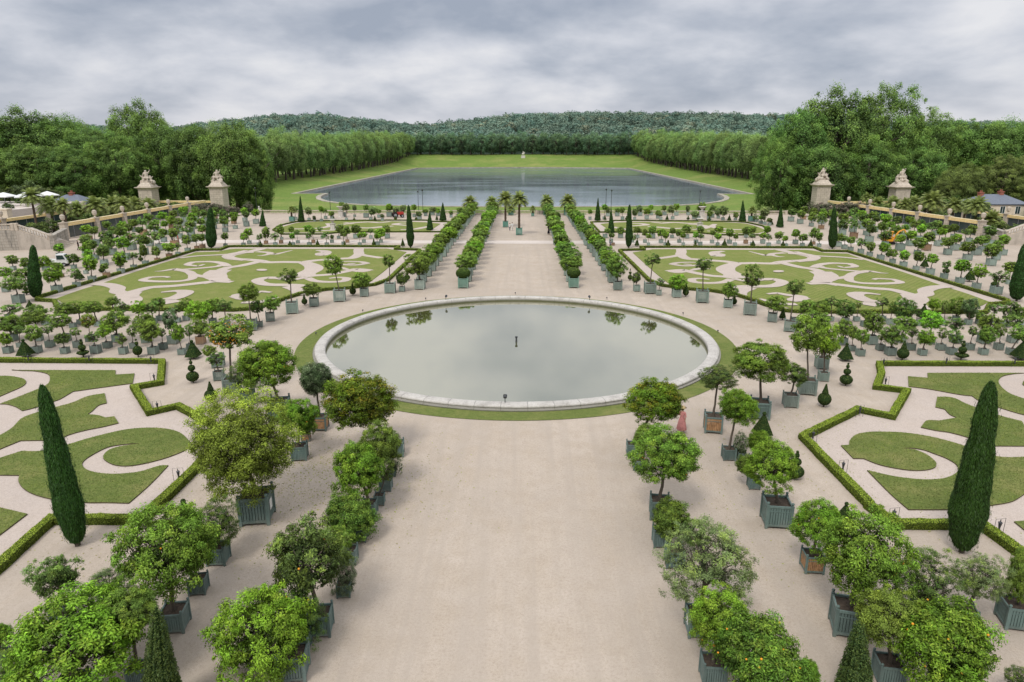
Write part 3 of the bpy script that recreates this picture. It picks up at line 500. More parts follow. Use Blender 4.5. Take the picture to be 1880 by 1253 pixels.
(71.48,175.42,0.9,0,'wood',71.45,2.5,1.08,0.85,'mid','#left|upper right field before the fence',0),
(76.35,175.84,1.0,0,'green',76.34,1.92,0.91,0.83,'mid','#left|upper right field before the fence',0),
(-71.7,97.96,0.73,0,'green',-71.92,1.1,0.92,0.89,'mid','#left|loose group by the white truck on the left',0),
(-69.21,98.01,0.74,0,'green',-69.27,1.01,1.03,0.98,'bright','#left|loose group by the white truck on the left',0),
(-73.92,97.87,0.6,0,'green',-73.83,1.52,0.92,0.75,'mid','#left|loose group by the white truck on the left',0),
(-75.6,110.77,0.7,0,'green',-75.56,1.51,0.96,0.84,'bright','#left|loose group by the white truck on the left',0),
(-65.84,99.24,0.59,0,'green',-65.77,1.45,0.99,0.83,'dark','#left|loose group by the white truck on the left',0),
(-64.86,94.45,0.53,0,'green',-65.42,1.22,0.62,0.51,'mid','#left|loose group by the white truck on the left',0),
(-64.01,103.77,0.68,0,'green',-64.0,1.98,0.97,1.09,'mid','#left|loose group by the white truck on the left',0),
(-70.17,109.48,0.57,0,'green',-70.09,1.74,0.89,0.89,'bright','#left|loose group by the white truck on the left',0),
(-76.11,119.16,0.55,0,'green',-76.31,1.78,1.07,0.9,'mid','#left|loose group by the white truck on the left',0),
(-69.08,114.88,0.54,0,'green',-69.27,1.72,0.93,0.93,'mid','#left|loose group by the white truck on the left',0),
(-61.39,94.97,0.49,0,'green',-60.63,2.82,0.72,0.69,'bright','#left|loose group by the white truck on the left',0)]
BALLS=[(-7.0,85.8,1.28,1.83,0.93,0.72),(7.08,86.25,1.25,1.87,0.88,0.67),(-8.17,157.69,1.18,1.61,0.81,1.15),(8.49,160.31,1.2,1.47,0.89,1.06)]
TOPI=[(-41.67,54.94,'cone',1.65,1.04),(-36.73,54.94,'disc',1.65,0.98),(-32.08,55.02,'ballstack',1.65,0.75),(-27.21,54.74,'cone',1.69,1.05),(-24.34,48.53,'snowman',1.95,0.9),(-21.15,44.5,'conball',1.53,0.89),(-15.24,28.38,'cone',1.38,0.94),(-24.13,75.27,'conball',1.32,0.66),(-19.98,80.84,'conball',1.56,0.77),(-14.96,90.58,'ballstack',1.22,0.75),(-59.35,90.26,'cone',1.48,0.99),(-59.67,106.23,'ballstack',1.02,0.73),(-59.66,80.45,'disc',1.41,0.89),(-59.71,95.94,'ballstack',0.74,0.79),(-54.25,73.38,'cone',0.86,0.68),(-60.06,101.22,'cone',1.17,0.83),(-46.76,122.65,'ballstack',1.25,0.72),(-41.76,123.65,'ballstack',1.01,0.73),(-36.67,123.49,'cone',1.47,0.7),(-31.65,123.22,'disc',1.17,0.66),(-26.49,123.88,'conball',1.51,0.7),(-21.13,123.36,'cone',1.63,0.72),(-26.52,123.87,'conball',1.28,0.65),(-45.96,169.34,'ballstack',1.14,0.73),(-41.27,170.7,'ballstack',0.82,0.6),(-35.95,169.92,'cone',1.32,0.73),(-31.23,172.0,'ballstack',1.08,0.74),(-26.06,172.08,'ballstack',0.78,0.67),(-20.73,170.87,'cone',1.56,0.73),(-35.98,170.09,'cone',1.36,0.69),(21.32,124.41,'cone',1.64,0.78),(26.94,124.49,'ballstack',1.14,0.89),(31.83,124.2,'disc',1.25,0.72),(37.05,124.17,'cone',1.59,0.88),(42.19,124.24,'ballstack',1.0,0.88),(47.46,123.87,'ballstack',1.25,0.75),(52.34,123.72,'cone',1.49,0.78),(21.04,172.25,'cone',1.37,0.74),(26.41,172.33,'ballstack',1.17,0.74),(36.5,172.48,'cone',1.56,0.74),(42.01,173.68,'ballstack',0.98,0.74),(46.35,170.34,'ballstack',1.02,0.86),(51.31,170.41,'cone',1.77,0.86),(58.48,161.51,'cone',1.4,0.91),(60.57,112.51,'ballstack',1.27,1.0),(60.34,101.75,'cone',1.73,0.91),(60.47,96.6,'ballstack',1.28,0.9),(60.3,91.03,'cone',1.9,1.08),(60.89,86.86,'ballstack',1.16,0.9),(42.17,69.65,'cone',1.75,0.96),(47.11,69.73,'ballstack',0.81,0.76),(27.54,54.96,'cone',1.62,0.97),(32.4,55.2,'conball',1.73,0.94),(37.33,55.28,'disc',1.73,1.1),(42.46,55.53,'cone',1.85,1.23),(24.72,48.64,'snowman',1.83,0.91),(21.23,44.21,'conball',1.68,0.88),(15.17,33.5,'snowman',1.66,0.91),(15.35,39.16,'cone',1.67,0.98),(15.64,28.73,'cone',1.31,0.72),(20.11,80.6,'conball',1.7,0.73),(15.03,91.04,'snowman',1.74,0.59),(24.52,76.01,'conball',1.32,0.64),(27.49,69.16,'cone',1.47,0.58)]
CYP=[(-19.23,26.54,7.51,-0.21,1.6,'col'),(19.82,26.61,7.85,-0.17,1.86,'col'),(-54.9,120.72,7.25,0.68,2.04,'col'),(-19.51,122.03,7.56,-0.08,1.46,'col'),(19.53,122.53,7.67,-0.16,1.37,'col'),(55.54,122.0,7.37,-0.55,1.64,'col'),(-56.93,78.14,6.38,0.83,1.61,'col'),(58.02,78.62,6.68,-0.34,1.9,'col'),(-59.19,157.18,3.71,0.37,1.63,'con'),(-53.37,167.06,6.25,0.26,1.72,'con'),(-19.78,150.09,4.12,0.13,1.55,'con'),(-19.21,170.42,4.49,0.12,1.89,'con'),(19.03,170.6,5.57,-0.05,1.61,'con'),(19.28,145.62,5.12,-0.2,1.5,'con'),(54.11,168.9,5.2,-0.34,1.86,'con'),(58.88,156.89,4.85,-0.27,1.73,'con')]
SHRUBC=[(-10.58,17.12,3.96,0.34,1.1),(11.04,17.81,3.15,-0.24,1.05)]
HEDGES=[('mid_right',[(17.32,118.38),(17.5,90.37),(18.6,86.85),(21.22,84.68),(23.98,83.57),(26.27,81.19),(27.29,78.45),(27.93,75.75),(29.03,72.77),(30.87,72.11),(36.51,72.2),(43.07,72.3),(50.3,72.24),(53.57,76.46),(55.88,76.94),(56.78,78.38),(56.4,117.96),(52.3,118.33),(52.6,122.39),(51.19,122.68),(32.24,123.02),(21.75,122.86),(21.85,119.63),(17.38,118.82)],0.7,0.55),('mid_left',[(-17.32,118.38),(-17.5,90.37),(-18.6,86.85),(-21.22,84.68),(-23.98,83.57),(-26.27,81.19),(-27.29,78.45),(-27.93,75.75),(-29.03,72.77),(-30.87,72.11),(-36.51,72.2),(-43.07,72.3),(-50.3,72.24),(-53.57,76.46),(-55.88,76.94),(-56.78,78.38),(-56.4,117.96),(-52.3,118.33),(-52.6,122.39),(-51.19,122.68),(-32.24,123.02),(-21.75,122.86),(-21.85,119.63),(-17.38,118.82)],0.7,0.55),('near_left',[(-45.98,53.57),(-42.84,53.48),(-29.17,53.36),(-26.56,48.01),(-27.98,46.98),(-24.2,42.06),(-22.9,43.26),(-17.62,38.73),(-17.33,33.71),(-17.35,30.58),(-17.38,29.77),(-17.39,28.52),(-20.08,28.48),(-21.68,28.45),(-21.36,24.69),(-21.37,22.29)],0.75,0.55),('near_right',[(45.69,53.82),(41.53,53.78),(29.74,53.67),(28.55,51.0),(26.63,47.88),(28.42,47.12),(24.77,42.11),(23.14,43.29),(17.65,38.73),(17.68,30.55),(17.62,30.39),(17.92,28.65),(21.97,28.65),(22.2,26.13),(22.36,24.41)],0.75,0.55),('far_right',[(17.02,166.82),(16.91,145.97),(20.83,146.03),(37.36,145.36),(40.99,141.64),(49.24,141.33),(53.89,149.13),(55.61,158.66),(54.45,166.33),(52.14,168.34),(40.69,169.83),(33.22,170.61),(23.19,170.46),(21.19,167.41),(17.02,166.82)],0.5,0.45),('far_left',[(-17.02,166.82),(-16.91,145.97),(-20.83,146.03),(-37.36,145.36),(-40.99,141.64),(-49.24,141.33),(-53.89,149.13),(-55.61,158.66),(-54.45,166.33),(-52.14,168.34),(-40.69,169.83),(-33.22,170.61),(-23.19,170.46),(-21.19,167.41),(-17.02,166.82)],0.5,0.45)]
LAWNS={'near_right': [[(30.48,50.73),(31.8,50.37),(32.45,51.57),(35.49,51.65),(40.07,51.69),(39.07,51.46),(37.8,50.84),(36.73,49.67),(36.1,48.42),(35.74,47.1),(35.91,46.1),(36.51,45.14),(36.83,44.45),(34.89,41.8),(33.85,42.8),(33.18,43.94),(32.59,45.32),(32.69,46.42),(31.98,46.66),(30.46,47.8),(29.26,48.37)],[(30.07,46.14),(30.8,46.15),(31.19,45.78),(31.28,44.83),(31.73,43.47),(32.31,42.39),(32.92,41.67),(32.57,40.96),(32.91,40.57),(33.7,40.19),(31.94,37.8),(28.57,37.78),(27.9,38.89),(27.21,39.71),(26.45,40.08),(25.81,40.56),(26.82,41.68),(27.61,41.69),(28.32,41.95),(29.12,42.24),(28.96,42.77),(29.19,43.76),(28.79,44.14)],[(19.51,37.7),(20.03,37.79),(20.42,38.5),(21.18,39.34),(22.11,39.73),(23.05,39.8),(24.34,39.67),(25.53,39.13),(26.48,38.24),(26.92,37.55),(27.38,36.72),(28.04,36.25),(29.31,36.3),(31.19,36.78),(27.63,31.94),(26.7,32.13),(25.11,31.11),(23.79,30.69),(22.57,30.38),(21.38,30.24),(19.45,30.21),(19.39,31.83),(19.49,34.45),(20.03,34.07),(20.8,33.65),(21.95,33.39),(22.98,33.5),(23.81,33.91),(24.46,34.5),(24.82,35.26),(24.74,36.04),(24.44,36.6),(24.07,37.17),(23.49,37.41),(22.89,37.35),(23.58,37.2),(23.9,36.51),(23.84,35.55),(23.41,34.86),(22.57,34.5),(21.61,34.56),(20.56,35.12),(20.0,35.93),(19.43,35.95)],[(23.83,29.14),(24.67,29.27),(25.15,28.57),(23.72,26.03)],[(38.28,49.28),(37.99,48.72),(37.77,47.39),(38.47,47.15),(40.21,49.03),(40.32,50.44),(39.28,50.28)]],'near_left': [[(-40.24,51.31),(-39.37,51.2),(-31.87,51.29),(-31.24,50.17),(-29.91,50.49),(-28.78,48.19),(-30.45,47.27),(-32.12,46.32),(-32.03,44.81),(-32.19,44.28),(-32.7,43.04),(-33.12,42.51),(-34.11,43.24),(-35.03,43.69),(-35.58,43.75),(-35.3,45.13),(-35.05,46.66),(-35.05,47.87),(-35.7,49.13),(-36.69,50.3),(-38.13,50.97),(-39.28,51.08)],[(-40.05,49.74),(-39.04,49.66),(-37.77,49.1),(-36.94,48.26),(-36.59,47.31),(-36.63,46.12),(-36.69,45.23),(-37.61,44.73),(-40.15,46.72),(-41.29,49.48)],[(-29.59,45.97),(-28.28,44.03),(-28.58,43.56),(-28.38,42.54),(-28.33,41.93),(-27.59,41.79),(-26.78,41.38),(-26.34,41.6),(-25.41,40.47),(-26.03,39.86),(-26.83,39.26),(-27.42,38.5),(-27.48,37.68),(-28.69,37.71),(-29.76,37.64),(-30.12,36.42),(-30.37,35.35),(-31.91,37.34),(-31.62,38.43),(-31.69,39.58),(-32.21,41.4),(-31.46,42.94),(-30.71,44.11),(-30.44,45.33)],[(-19.15,34.46),(-18.99,32.28),(-19.0,30.56),(-19.01,30.24),(-20.12,30.28),(-21.19,30.27),(-22.73,30.49),(-24.15,30.97),(-25.24,31.61),(-26.14,32.44),(-26.6,33.14),(-27.68,33.15),(-28.7,33.18),(-29.66,34.42),(-29.23,35.24),(-28.65,36.19),(-27.58,36.21),(-26.66,36.99),(-25.77,38.16),(-24.54,39.3),(-23.38,39.7),(-22.02,39.63),(-20.7,38.98),(-19.4,37.54),(-19.14,36.67),(-19.42,35.92),(-20.06,35.11),(-21.08,34.43),(-22.03,34.42),(-22.99,34.99),(-23.5,35.62),(-23.63,36.44),(-23.2,36.95),(-22.31,37.32),(-23.02,37.27),(-23.88,36.86),(-24.19,35.93),(-24.22,34.97),(-23.86,34.28),(-23.09,33.7),(-22.19,33.42),(-21.3,33.39),(-20.32,33.67),(-19.67,34.35)],[(-25.12,29.72),(-23.32,29.12),(-23.28,27.26),(-23.27,25.78),(-26.8,30.3)]],'mid_right': [[(19.37,116.67),(23.53,120.72),(28.26,120.79),(29.84,120.21),(50.22,120.22),(51.14,119.34),(51.94,116.75),(55.43,115.82),(55.12,109.6),(55.22,103.66),(55.09,94.12),(54.75,87.57),(54.84,82.93),(54.49,78.08),(51.59,75.5),(47.95,73.94),(38.67,73.97),(30.62,73.85),(30.62,73.49),(29.9,75.16),(28.53,76.71),(27.72,79.34),(27.18,81.78),(24.49,85.5),(21.55,86.09),(19.73,89.37)]],'far_right': [[(18.94,163.12),(23.58,166.58),(32.88,168.82),(43.28,169.51),(51.53,166.29),(53.7,163.94),(54.01,156.82),(53.05,149.93),(49.95,145.1),(40.53,145.27),(34.89,144.56),(33.81,148.26),(19.55,148.32)]],'mid_left': [[(-19.37,116.67),(-23.53,120.72),(-28.26,120.79),(-29.84,120.21),(-50.22,120.22),(-51.14,119.34),(-51.94,116.75),(-55.43,115.82),(-55.12,109.6),(-55.22,103.66),(-55.09,94.12),(-54.75,87.57),(-54.84,82.93),(-54.49,78.08),(-51.59,75.5),(-47.95,73.94),(-38.67,73.97),(-30.62,73.85),(-30.62,73.49),(-29.9,75.16),(-28.53,76.71),(-27.72,79.34),(-27.18,81.78),(-24.49,85.5),(-21.55,86.09),(-19.73,89.37)]],'far_left': [[(-18.94,163.12),(-23.58,166.58),(-32.88,168.82),(-43.28,169.51),(-51.53,166.29),(-53.7,163.94),(-54.01,156.82),(-53.05,149.93),(-49.95,145.1),(-40.53,145.27),(-34.89,144.56),(-33.81,148.26),(-19.55,148.32)]]}
STROKES=[([(28.58,121.25),(27.85,117.52),(26.97,114.0),(27.07,110.05),(28.59,109.07),(32.15,107.27),(33.57,105.63),(34.46,105.36),(36.67,105.56),(39.24,105.27),(41.14,106.82),(43.58,107.89),(45.85,108.45),(47.37,110.17),(47.89,112.49),(47.08,115.18),(46.09,118.41),(45.55,121.06)],2.2,1,1),([(27.06,114.41),(25.66,112.63),(23.74,111.03),(22.35,109.98)],1.6,1,1),([(32.78,116.15),(32.38,113.01),(33.18,112.83),(33.84,114.68),(33.52,116.17),(35.37,118.56)],1.8,1,0.3),([(35.28,118.36),(33.61,117.61),(32.81,116.17),(32.95,113.68),(33.11,112.09)],1.5,1,0.4),([(39.64,118.31),(40.5,115.08),(41.02,113.62),(41.91,114.31),(42.87,115.61),(45.15,116.65)],1.5,0.3,1),([(41.94,114.61),(42.46,112.4),(43.53,112.23)],1.1,1,0.2),([(33.72,105.51),(31.17,101.85),(30.07,98.64),(30.1,95.16),(29.24,92.8)],4.0,0.7,1),([(21.53,97.79),(22.67,98.63),(24.01,99.07),(24.81,97.24),(26.56,94.62),(28.33,93.71),(29.57,92.8)],1.8,1,1),([(21.53,97.79),(22.8,97.61),(24.3,98.04)],2.6,0.3,0.5),([(25.84,91.57),(24.62,92.27),(23.42,91.53),(23.4,89.6),(25.08,88.94),(27.19,89.66),(28.89,91.88)],1.5,0.5,1),([(27.34,103.23),(24.83,102.75),(23.42,104.31),(24.75,105.73),(27.11,106.12),(28.89,104.97)],1.3,1,0.4),([(25.19,104.34),(26.42,104.01)],1.0,0.5,0.5),([(28.31,99.97),(26.58,100.16),(24.95,98.56)],1.4,0.3,0.6),([(40.77,106.55),(40.92,105.13),(41.95,101.92),(43.18,100.18),(43.4,97.96)],2.0,1,1),([(43.4,97.96),(42.92,94.8),(41.17,91.49),(39.1,89.28)],4.6,1,0.5),([(37.94,88.66),(40.34,89.0),(41.44,87.53)],1.6,1,1),([(42.54,92.54),(40.24,89.43),(41.9,87.78),(44.39,85.81),(46.69,84.91),(47.39,82.82),(47.59,81.03)],2.0,1,1),([(47.39,80.67),(49.51,82.12),(50.85,84.52),(53.2,86.5),(55.29,87.17)],2.2,1,1),([(47.68,81.74),(46.78,79.29),(45.26,77.29),(44.1,74.17)],3.4,1,1),([(42.51,92.09),(45.41,93.78),(47.45,96.4),(50.6,98.65),(51.5,96.95),(52.47,96.67)],1.6,1,0.2),([(45.58,93.79),(44.37,90.79),(45.34,89.08),(48.25,88.88),(50.5,89.84),(50.63,91.95),(48.88,92.37),(47.9,91.73)],1.5,1,0.5),([(43.79,101.28),(45.8,103.97),(48.31,105.5),(50.86,104.96),(50.45,102.47),(48.26,101.24),(48.09,102.88)],1.6,1,0.4),([(45.24,102.61),(45.28,100.98),(47.35,99.22),(50.1,97.63)],1.4,1,1),([(43.35,107.21),(46.34,108.96),(48.21,111.66),(47.85,114.73),(45.46,115.94)],2.2,1,1),([(47.41,117.82),(48.72,113.39),(52.86,111.47),(54.88,109.09)],1.4,1,1),([(30.27,93.26),(32.2,92.64),(32.95,91.68),(34.48,91.7),(35.03,90.02),(33.85,88.0),(32.2,86.81),(28.65,86.47),(27.53,85.32)],2.0,1,1),([(29.22,92.16),(30.4,90.14),(32.47,91.04),(34.09,91.96)],1.4,1,0.3),([(26.45,80.35),(27.49,83.25),(29.48,85.74)],2.2,1,1),([(30.29,81.83),(31.68,82.43),(32.68,81.15),(33.43,80.81),(33.88,80.12),(33.06,78.74),(31.58,78.19)],1.5,0.5,1),([(33.8,79.91),(32.41,78.53),(31.68,77.73)],2.4,1,0.5),([(43.85,81.68),(42.24,82.59),(40.76,81.63),(40.46,78.86),(40.93,77.22),(39.28,75.8)],2.4,0.3,1),([(45.2,79.26),(46.16,78.94)],1.5,0.4,1),([(28.47,79.01),(29.67,76.41),(31.63,76.12)],1.4,0.4,1)]
EYE=[[(38.2,97.88),(38.06,97.61),(37.86,97.37),(37.61,97.18),(37.34,97.05),(37.08,97.0),(36.84,97.04),(36.66,97.16),(36.55,97.35),(36.52,97.59),(36.58,97.86),(36.71,98.13),(36.91,98.37),(37.16,98.57),(37.44,98.7),(37.71,98.75),(37.94,98.71),(38.13,98.59),(38.24,98.4),(38.26,98.15)]]
FST=[([(25.02,158.39),(27.83,160.01),(29.48,161.64),(28.51,164.1),(26.05,164.07)],2.2,0.6,0.6),([(29.13,157.67),(31.36,156.17),(34.17,153.67),(38.71,155.53)],2.4,0.6,0.6),([(31.76,167.57),(33.94,165.03),(36.95,166.78),(40.79,164.29),(42.21,165.16)],2.4,0.6,0.6),([(39.56,163.14),(41.75,161.25),(42.61,157.55),(40.31,153.1),(37.59,151.36)],2.2,0.6,0.6),([(45.92,163.24),(43.8,157.57),(44.94,153.17),(48.27,151.52),(50.94,151.56)],2.2,0.6,0.6),([(20.69,157.54),(21.97,154.52),(23.2,151.61),(26.21,150.24)],2.2,0.6,0.6),([(40.38,148.92),(43.16,148.15),(46.39,149.01)],2.0,0.6,0.6)]
LANT=[(-40.11,53.09),(-35.05,53.07),(-29.79,52.82),(-27.14,48.27),(-23.84,42.39),(-17.58,32.51),(29.71,53.02),(34.97,53.42),(40.54,53.51),(27.44,48.24),(22.78,42.35),(18.03,38.2),(17.95,34.04),(18.02,28.93),(22.32,28.01)]
SPOT=[(-0.32,81.36),(-10.76,77.96),(10.46,78.64),(-16.74,71.78),(-10.77,78.07),(17.66,71.01),(19.35,63.68),(-19.03,62.2)]
PEOPLE={'pink': (10.47,39.62),'white1': (-2.24,149.37),'white2': (-1.71,149.38),'black1': (5.92,142.58),'black2': (15.56,125.26),'dark1': (-75.62,127.64),'dark2': (-65.36,127.79),'dark3': (-64.24,127.81),'dark4': (16.08,121.02),'red1': (-77.14,118.23)}
PALMS=[(-3.36,156.55,1.21,-3.32,6.26,2.51),(-0.18,141.83,1.31,-0.13,7.12,2.28),(-55.98,168.27,1.11,-55.81,2.89,1.32),(3.21,182.7,0.78,3.19,2.08,1.07),(56.57,170.06,1.23,56.64,2.78,1.32),(-13.54,185.87,2.04,-13.56,3.36,2.62),(-8.0,185.96,2.04,-7.72,3.36,2.33),(7.17,186.19,2.04,7.0,3.65,2.48),(12.71,186.28,2.04,12.69,3.65,2.77),(-2.6,185.75,1.46,-2.62,1.66,1.46)]
SPALM=[(-100.0,146.05,5.49,2.16),(-95.5,143.55,5.84,1.45),(-100.0,154.71,4.01,1.89),(-95.5,154.32,4.85,2.21),(-100.0,168.8,3.89,2.35),(-95.5,165.42,4.32,1.92),(-100.0,178.34,3.15,2.33),(-95.5,176.98,3.08,2.05),(-100.0,140.91,7.78,1.78),(97.0,196.22,4.0,1.46),(101.5,199.09,2.2,2.06),(97.0,182.41,3.26,2.08),(101.5,180.8,3.57,2.06),(97.0,176.59,3.7,1.64),(101.5,172.97,4.51,2.72),(97.0,156.57,5.06,1.78),(101.5,159.58,4.67,1.65),(97.0,148.62,5.52,2.03),(101.5,150.17,2.34,2.06)]
TREES=[(-175.35,225,0,28.61,13.23,'near'),(-169.18,240,0,30.59,15.03,'near'),(-160.35,245,0,26.04,10.54,'near'),(-143.06,235,0,24.46,10.1,'near'),(-141.94,262,0,34.44,12.68,'near'),(-128.83,222,0,20.29,10.41,'near'),(-119.82,238,0,25.94,11.52,'near'),(-105.05,228,0,25.89,10.67,'near'),(-91.16,222,0,25.65,10.73,'near'),(-86.13,224,0,19.15,5.94,'near'),(-149.29,215,0,19.07,10.11,'near'),(-137.89,215,0,16.99,9.26,'near'),(-160.91,212,0,16.99,8.31,'near'),(103.34,236,0,36.3,15.98,'near'),(119.94,240,0,35.76,13.28,'near'),(88.75,226,0,29.9,10.1,'near'),(80.11,218,0,20.18,7.06,'near'),(91.68,214,0,19.34,11.54,'near'),(106.66,218,0,18.58,10.06,'near'),(136.82,245,0,27.81,11.66,'near'),(151.77,250,0,27.66,11.89,'near'),(161.38,246,0,26.78,11.31,'near'),(175.23,250,0,26.57,11.49,'near'),(186.37,250,0,26.57,11.48,'near'),(124.28,226,0,18.15,10.42,'near'),(127.84,205,0,13.21,6.61,'bushy'),(142.0,208,0,14.7,7.98,'bushy'),(122.92,204,0,9.44,4.39,'bushy')]
scene=bpy.context.scene
COL=bpy.data.collections.new('garden'); scene.collection.children.link(COL)
RAD=math.radians
# ------------------------------------------------------------------ objects
def link(o,parent=None):
    COL.objects.link(o)
    if parent is not None: o.parent=parent
    return o
def obj(name,me,mat=None,parent=None,loc=(0,0,0),rot=(0,0,0),scale=(1,1,1),color=None):
    o=bpy.data.objects.new(name,me); link(o,parent)
    o.location=loc; o.rotation_euler=rot; o.scale=scale
    if mat is not None:
        if not me.materials: me.materials.append(mat)
        elif me.materials[0]!=mat:
            o.material_slots[0].link='OBJECT'; o.material_slots[0].material=mat
    if color is not None: o.color=(*color,1)
    return o
def tag(o,label=None,cat=None,group=None,kind=None):
    if label: o['label']=label
    if cat: o['category']=cat
    if group: o['group']=group
    if kind: o['kind']=kind
    return o
def thing(name,label,cat,loc=(0,0,0),rz=0,group=None):
    o=bpy.data.objects.new(name,None); link(o); o.location=loc; o.rotation_euler=(0,0,rz); o.empty_display_size=.3
    return tag(o,label,cat,group)
def struct(name,me,mat,loc=(0,0,0),parent=None):
    return tag(obj(name,me,mat,parent,loc),kind='structure')
ORD=('zeroth first second third fourth fifth sixth seventh eighth ninth tenth eleventh twelfth thirteenth fourteenth fifteenth sixteenth seventeenth eighteenth nineteenth twentieth').split()
def ordn(i):
    return ORD[i] if i<=20 else 'twenty-'+ORD[i-20] if i<30 else ('thirtieth' if i==30 else 'thirty-'+ORD[i-30])
# ------------------------------------------------------------------ meshes
def npmesh(name,V,Q,col=None,tri=None,smooth=False):
    """V (n,3), Q (m,4) quads, optional tri (k,3); col (m+k,3) face colours"""
    me=bpy.data.meshes.new(name); V=np.asarray(V,dtype=np.float32)
    Q=np.asarray(Q,dtype=np.int32).reshape(-1,4); T=np.zeros((0,3),np.int32) if tri is None else np.asarray(tri,dtype=np.int32).reshape(-1,3)
    me.vertices.add(len(V)); me.vertices.foreach_set('co',V.ravel())
    me.loops.add(Q.size+T.size); me.loops.foreach_set('vertex_index',np.concatenate([Q.ravel(),T.ravel()]))
    me.polygons.add(len(Q)+len(T))
    st=np.concatenate([np.arange(len(Q))*4,Q.size+np.arange(len(T))*3]).astype(np.int32)
    me.polygons.foreach_set('loop_start',st)
    if smooth: me.polygons.foreach_set('use_smooth',np.ones(len(Q)+len(T),bool))
    me.update(calc_edges=True)
    if col is not None:
        a=me.attributes.new('leafcol','FLOAT_COLOR','CORNER')
        c=np.ones((len(col),4),np.float32); c[:,:3]=col
        cq=np.repeat(c[:len(Q)],4,axis=0); ct=np.repeat(c[len(Q):],3,axis=0)
        a.data.foreach_set('color',np.concatenate([cq,ct]).ravel())
    return me
class MB:
    def __init__(s): s.v=[]; s.f=[]
    def add(s,v,f):
        n=len(s.v); s.v+=[tuple(p) for p in v]; s.f+=[tuple(i+n for i in q) for q in f]
    def box(s,x0,x1,y0,y1,z0,z1,M=None):
        v=[Vector(p) for p in ((x0,y0,z0),(x1,y0,z0),(x1,y1,z0),(x0,y1,z0),(x0,y0,z1),(x1,y0,z1),(x1,y1,z1),(x0,y1,z1))]
        if M is not None: v=[M@p for p in v]
        s.add(v,[(3,2,1,0),(4,5,6,7),(0,1,5,4),(1,2,6,5),(2,3,7,6),(3,0,4,7)])
    def frust(s,cx,cy,z0,z1,a0,b0,a1,b1,M=None):
        v=[Vector(p) for p in ((cx-a0,cy-b0,z0),(cx+a0,cy-b0,z0),(cx+a0,cy+b0,z0),(cx-a0,cy+b0,z0),(cx-a1,cy-b1,z1),(cx+a1,cy-b1,z1),(cx+a1,cy+b1,z1),(cx-a1,cy+b1,z1))]
        if M is not None: v=[M@p for p in v]
        s.add(v,[(3,2,1,0),(4,5,6,7),(0,1,5,4),(1,2,6,5),(2,3,7,6),(3,0,4,7)])
    def lathe(s,prof,n=16,c=(0,0,0),sx=1,sy=1,rot=0):
        v=[];f=[]
        for r,z in prof:
            for k in range(n):
                a=2*math.pi*k/n+rot; v.append((c[0]+r*math.cos(a)*sx,c[1]+r*math.sin(a)*sy,c[2]+z))
        m=len(prof)
        for j in range(m-1):
            for k in range(n):
                f.append((j*n+k,j*n+(k+1)%n,(j+1)*n+(k+1)%n,(j+1)*n+k))
        if prof[0][0]>1e-4: f.append(tuple(range(n))[::-1])
        if prof[-1][0]>1e-4: f.append(tuple((m-1)*n+k for k in range(n)))
        s.add(v,f)
    def ball(s,c,r,n=12,sz=1.):
        k=max(6,n//2); s.lathe([(r*math.sin(math.pi*i/k)+1e-5,-r*sz*math.cos(math.pi*i/k)) for i in range(k+1)],n,c)
    def tube(s,pts,rad,n=6):
        pts=[Vector(p) for p in pts]
        if not hasattr(rad,'__len__'): rad=[rad]*len(pts)
        v=[];f=[]
        for i,p in enumerate(pts):
            d=(pts[min(i+1,len(pts)-1)]-pts[max(i-1,0)]).normalized()
            a=d.orthogonal().normalized() if i==0 else (pa-d*pa.dot(d)).normalized()
            pa=a; b=d.cross(a)
            for k in range(n):
                t=2*math.pi*k/n; v.append(p+(a*math.cos(t)+b*math.sin(t))*rad[i])
        for j in range(len(pts)-1):
            for k in range(n): f.append((j*n+k,j*n+(k+1)%n,(j+1)*n+(k+1)%n,(j+1)*n+k))
        f.append(tuple(range(n))[::-1]); f.append(tuple((len(pts)-1)*n+k for k in range(n)))
        s.add(v,f)
    def mesh(s,name,smooth=False):
        me=bpy.data.meshes.new(name); me.from_pydata(s.v,[],s.f); me.update()
        if smooth: me.polygons.foreach_set('use_smooth',[True]*len(me.polygons))
        return me
def bevel(me,w,seg=1):
    bm=bmesh.new(); bm.from_mesh(me); bmesh.ops.bevel(bm,geom=[e for e in bm.edges if len(e.link_faces)==2 and e.calc_face_angle(0)>.6],offset=w,segments=seg,affect='EDGES'); bm.to_mesh(me); bm.free(); return me
# ------------------------------------------------------------------ materials
def mat(name):
    m=bpy.data.materials.new(name); m.use_nodes=True; nt=m.node_tree; nt.nodes.clear()
    out=nt.nodes.new('ShaderNodeOutputMaterial'); return m,nt,out
def N(nt,t,**k):
    n=nt.nodes.new(t)
    for a,b in k.items():
        if a.startswith('i_'):
            a=a[2:]; n.inputs[int(a) if a.isdigit() else a.replace('_',' ')].default_value=b
        else: setattr(n,a,b)
    return n
def noise(nt,scale,detail=4,rough=.55,vec=None,dist=0):
    n=N(nt,'ShaderNodeTexNoise'); n.inputs['Scale'].default_value=scale; n.inputs['Detail'].default_value=detail; n.inputs['Roughness'].default_value=rough; n.inputs['Distortion'].default_value=dist
    if vec is not None: nt.links.new(vec,n.inputs['Vector'])
    return n.outputs['Fac']
def ramp(nt,fac,stops):
    r=N(nt,'ShaderNodeValToRGB'); e=r.color_ramp.elements
    while len(e)<len(stops): e.new(.5)
    for i,(p,c) in enumerate(stops): e[i].position=p; e[i].color=(*c,1) if len(c)==3 else c
    nt.links.new(fac,r.inputs[0]); return r.outputs[0]
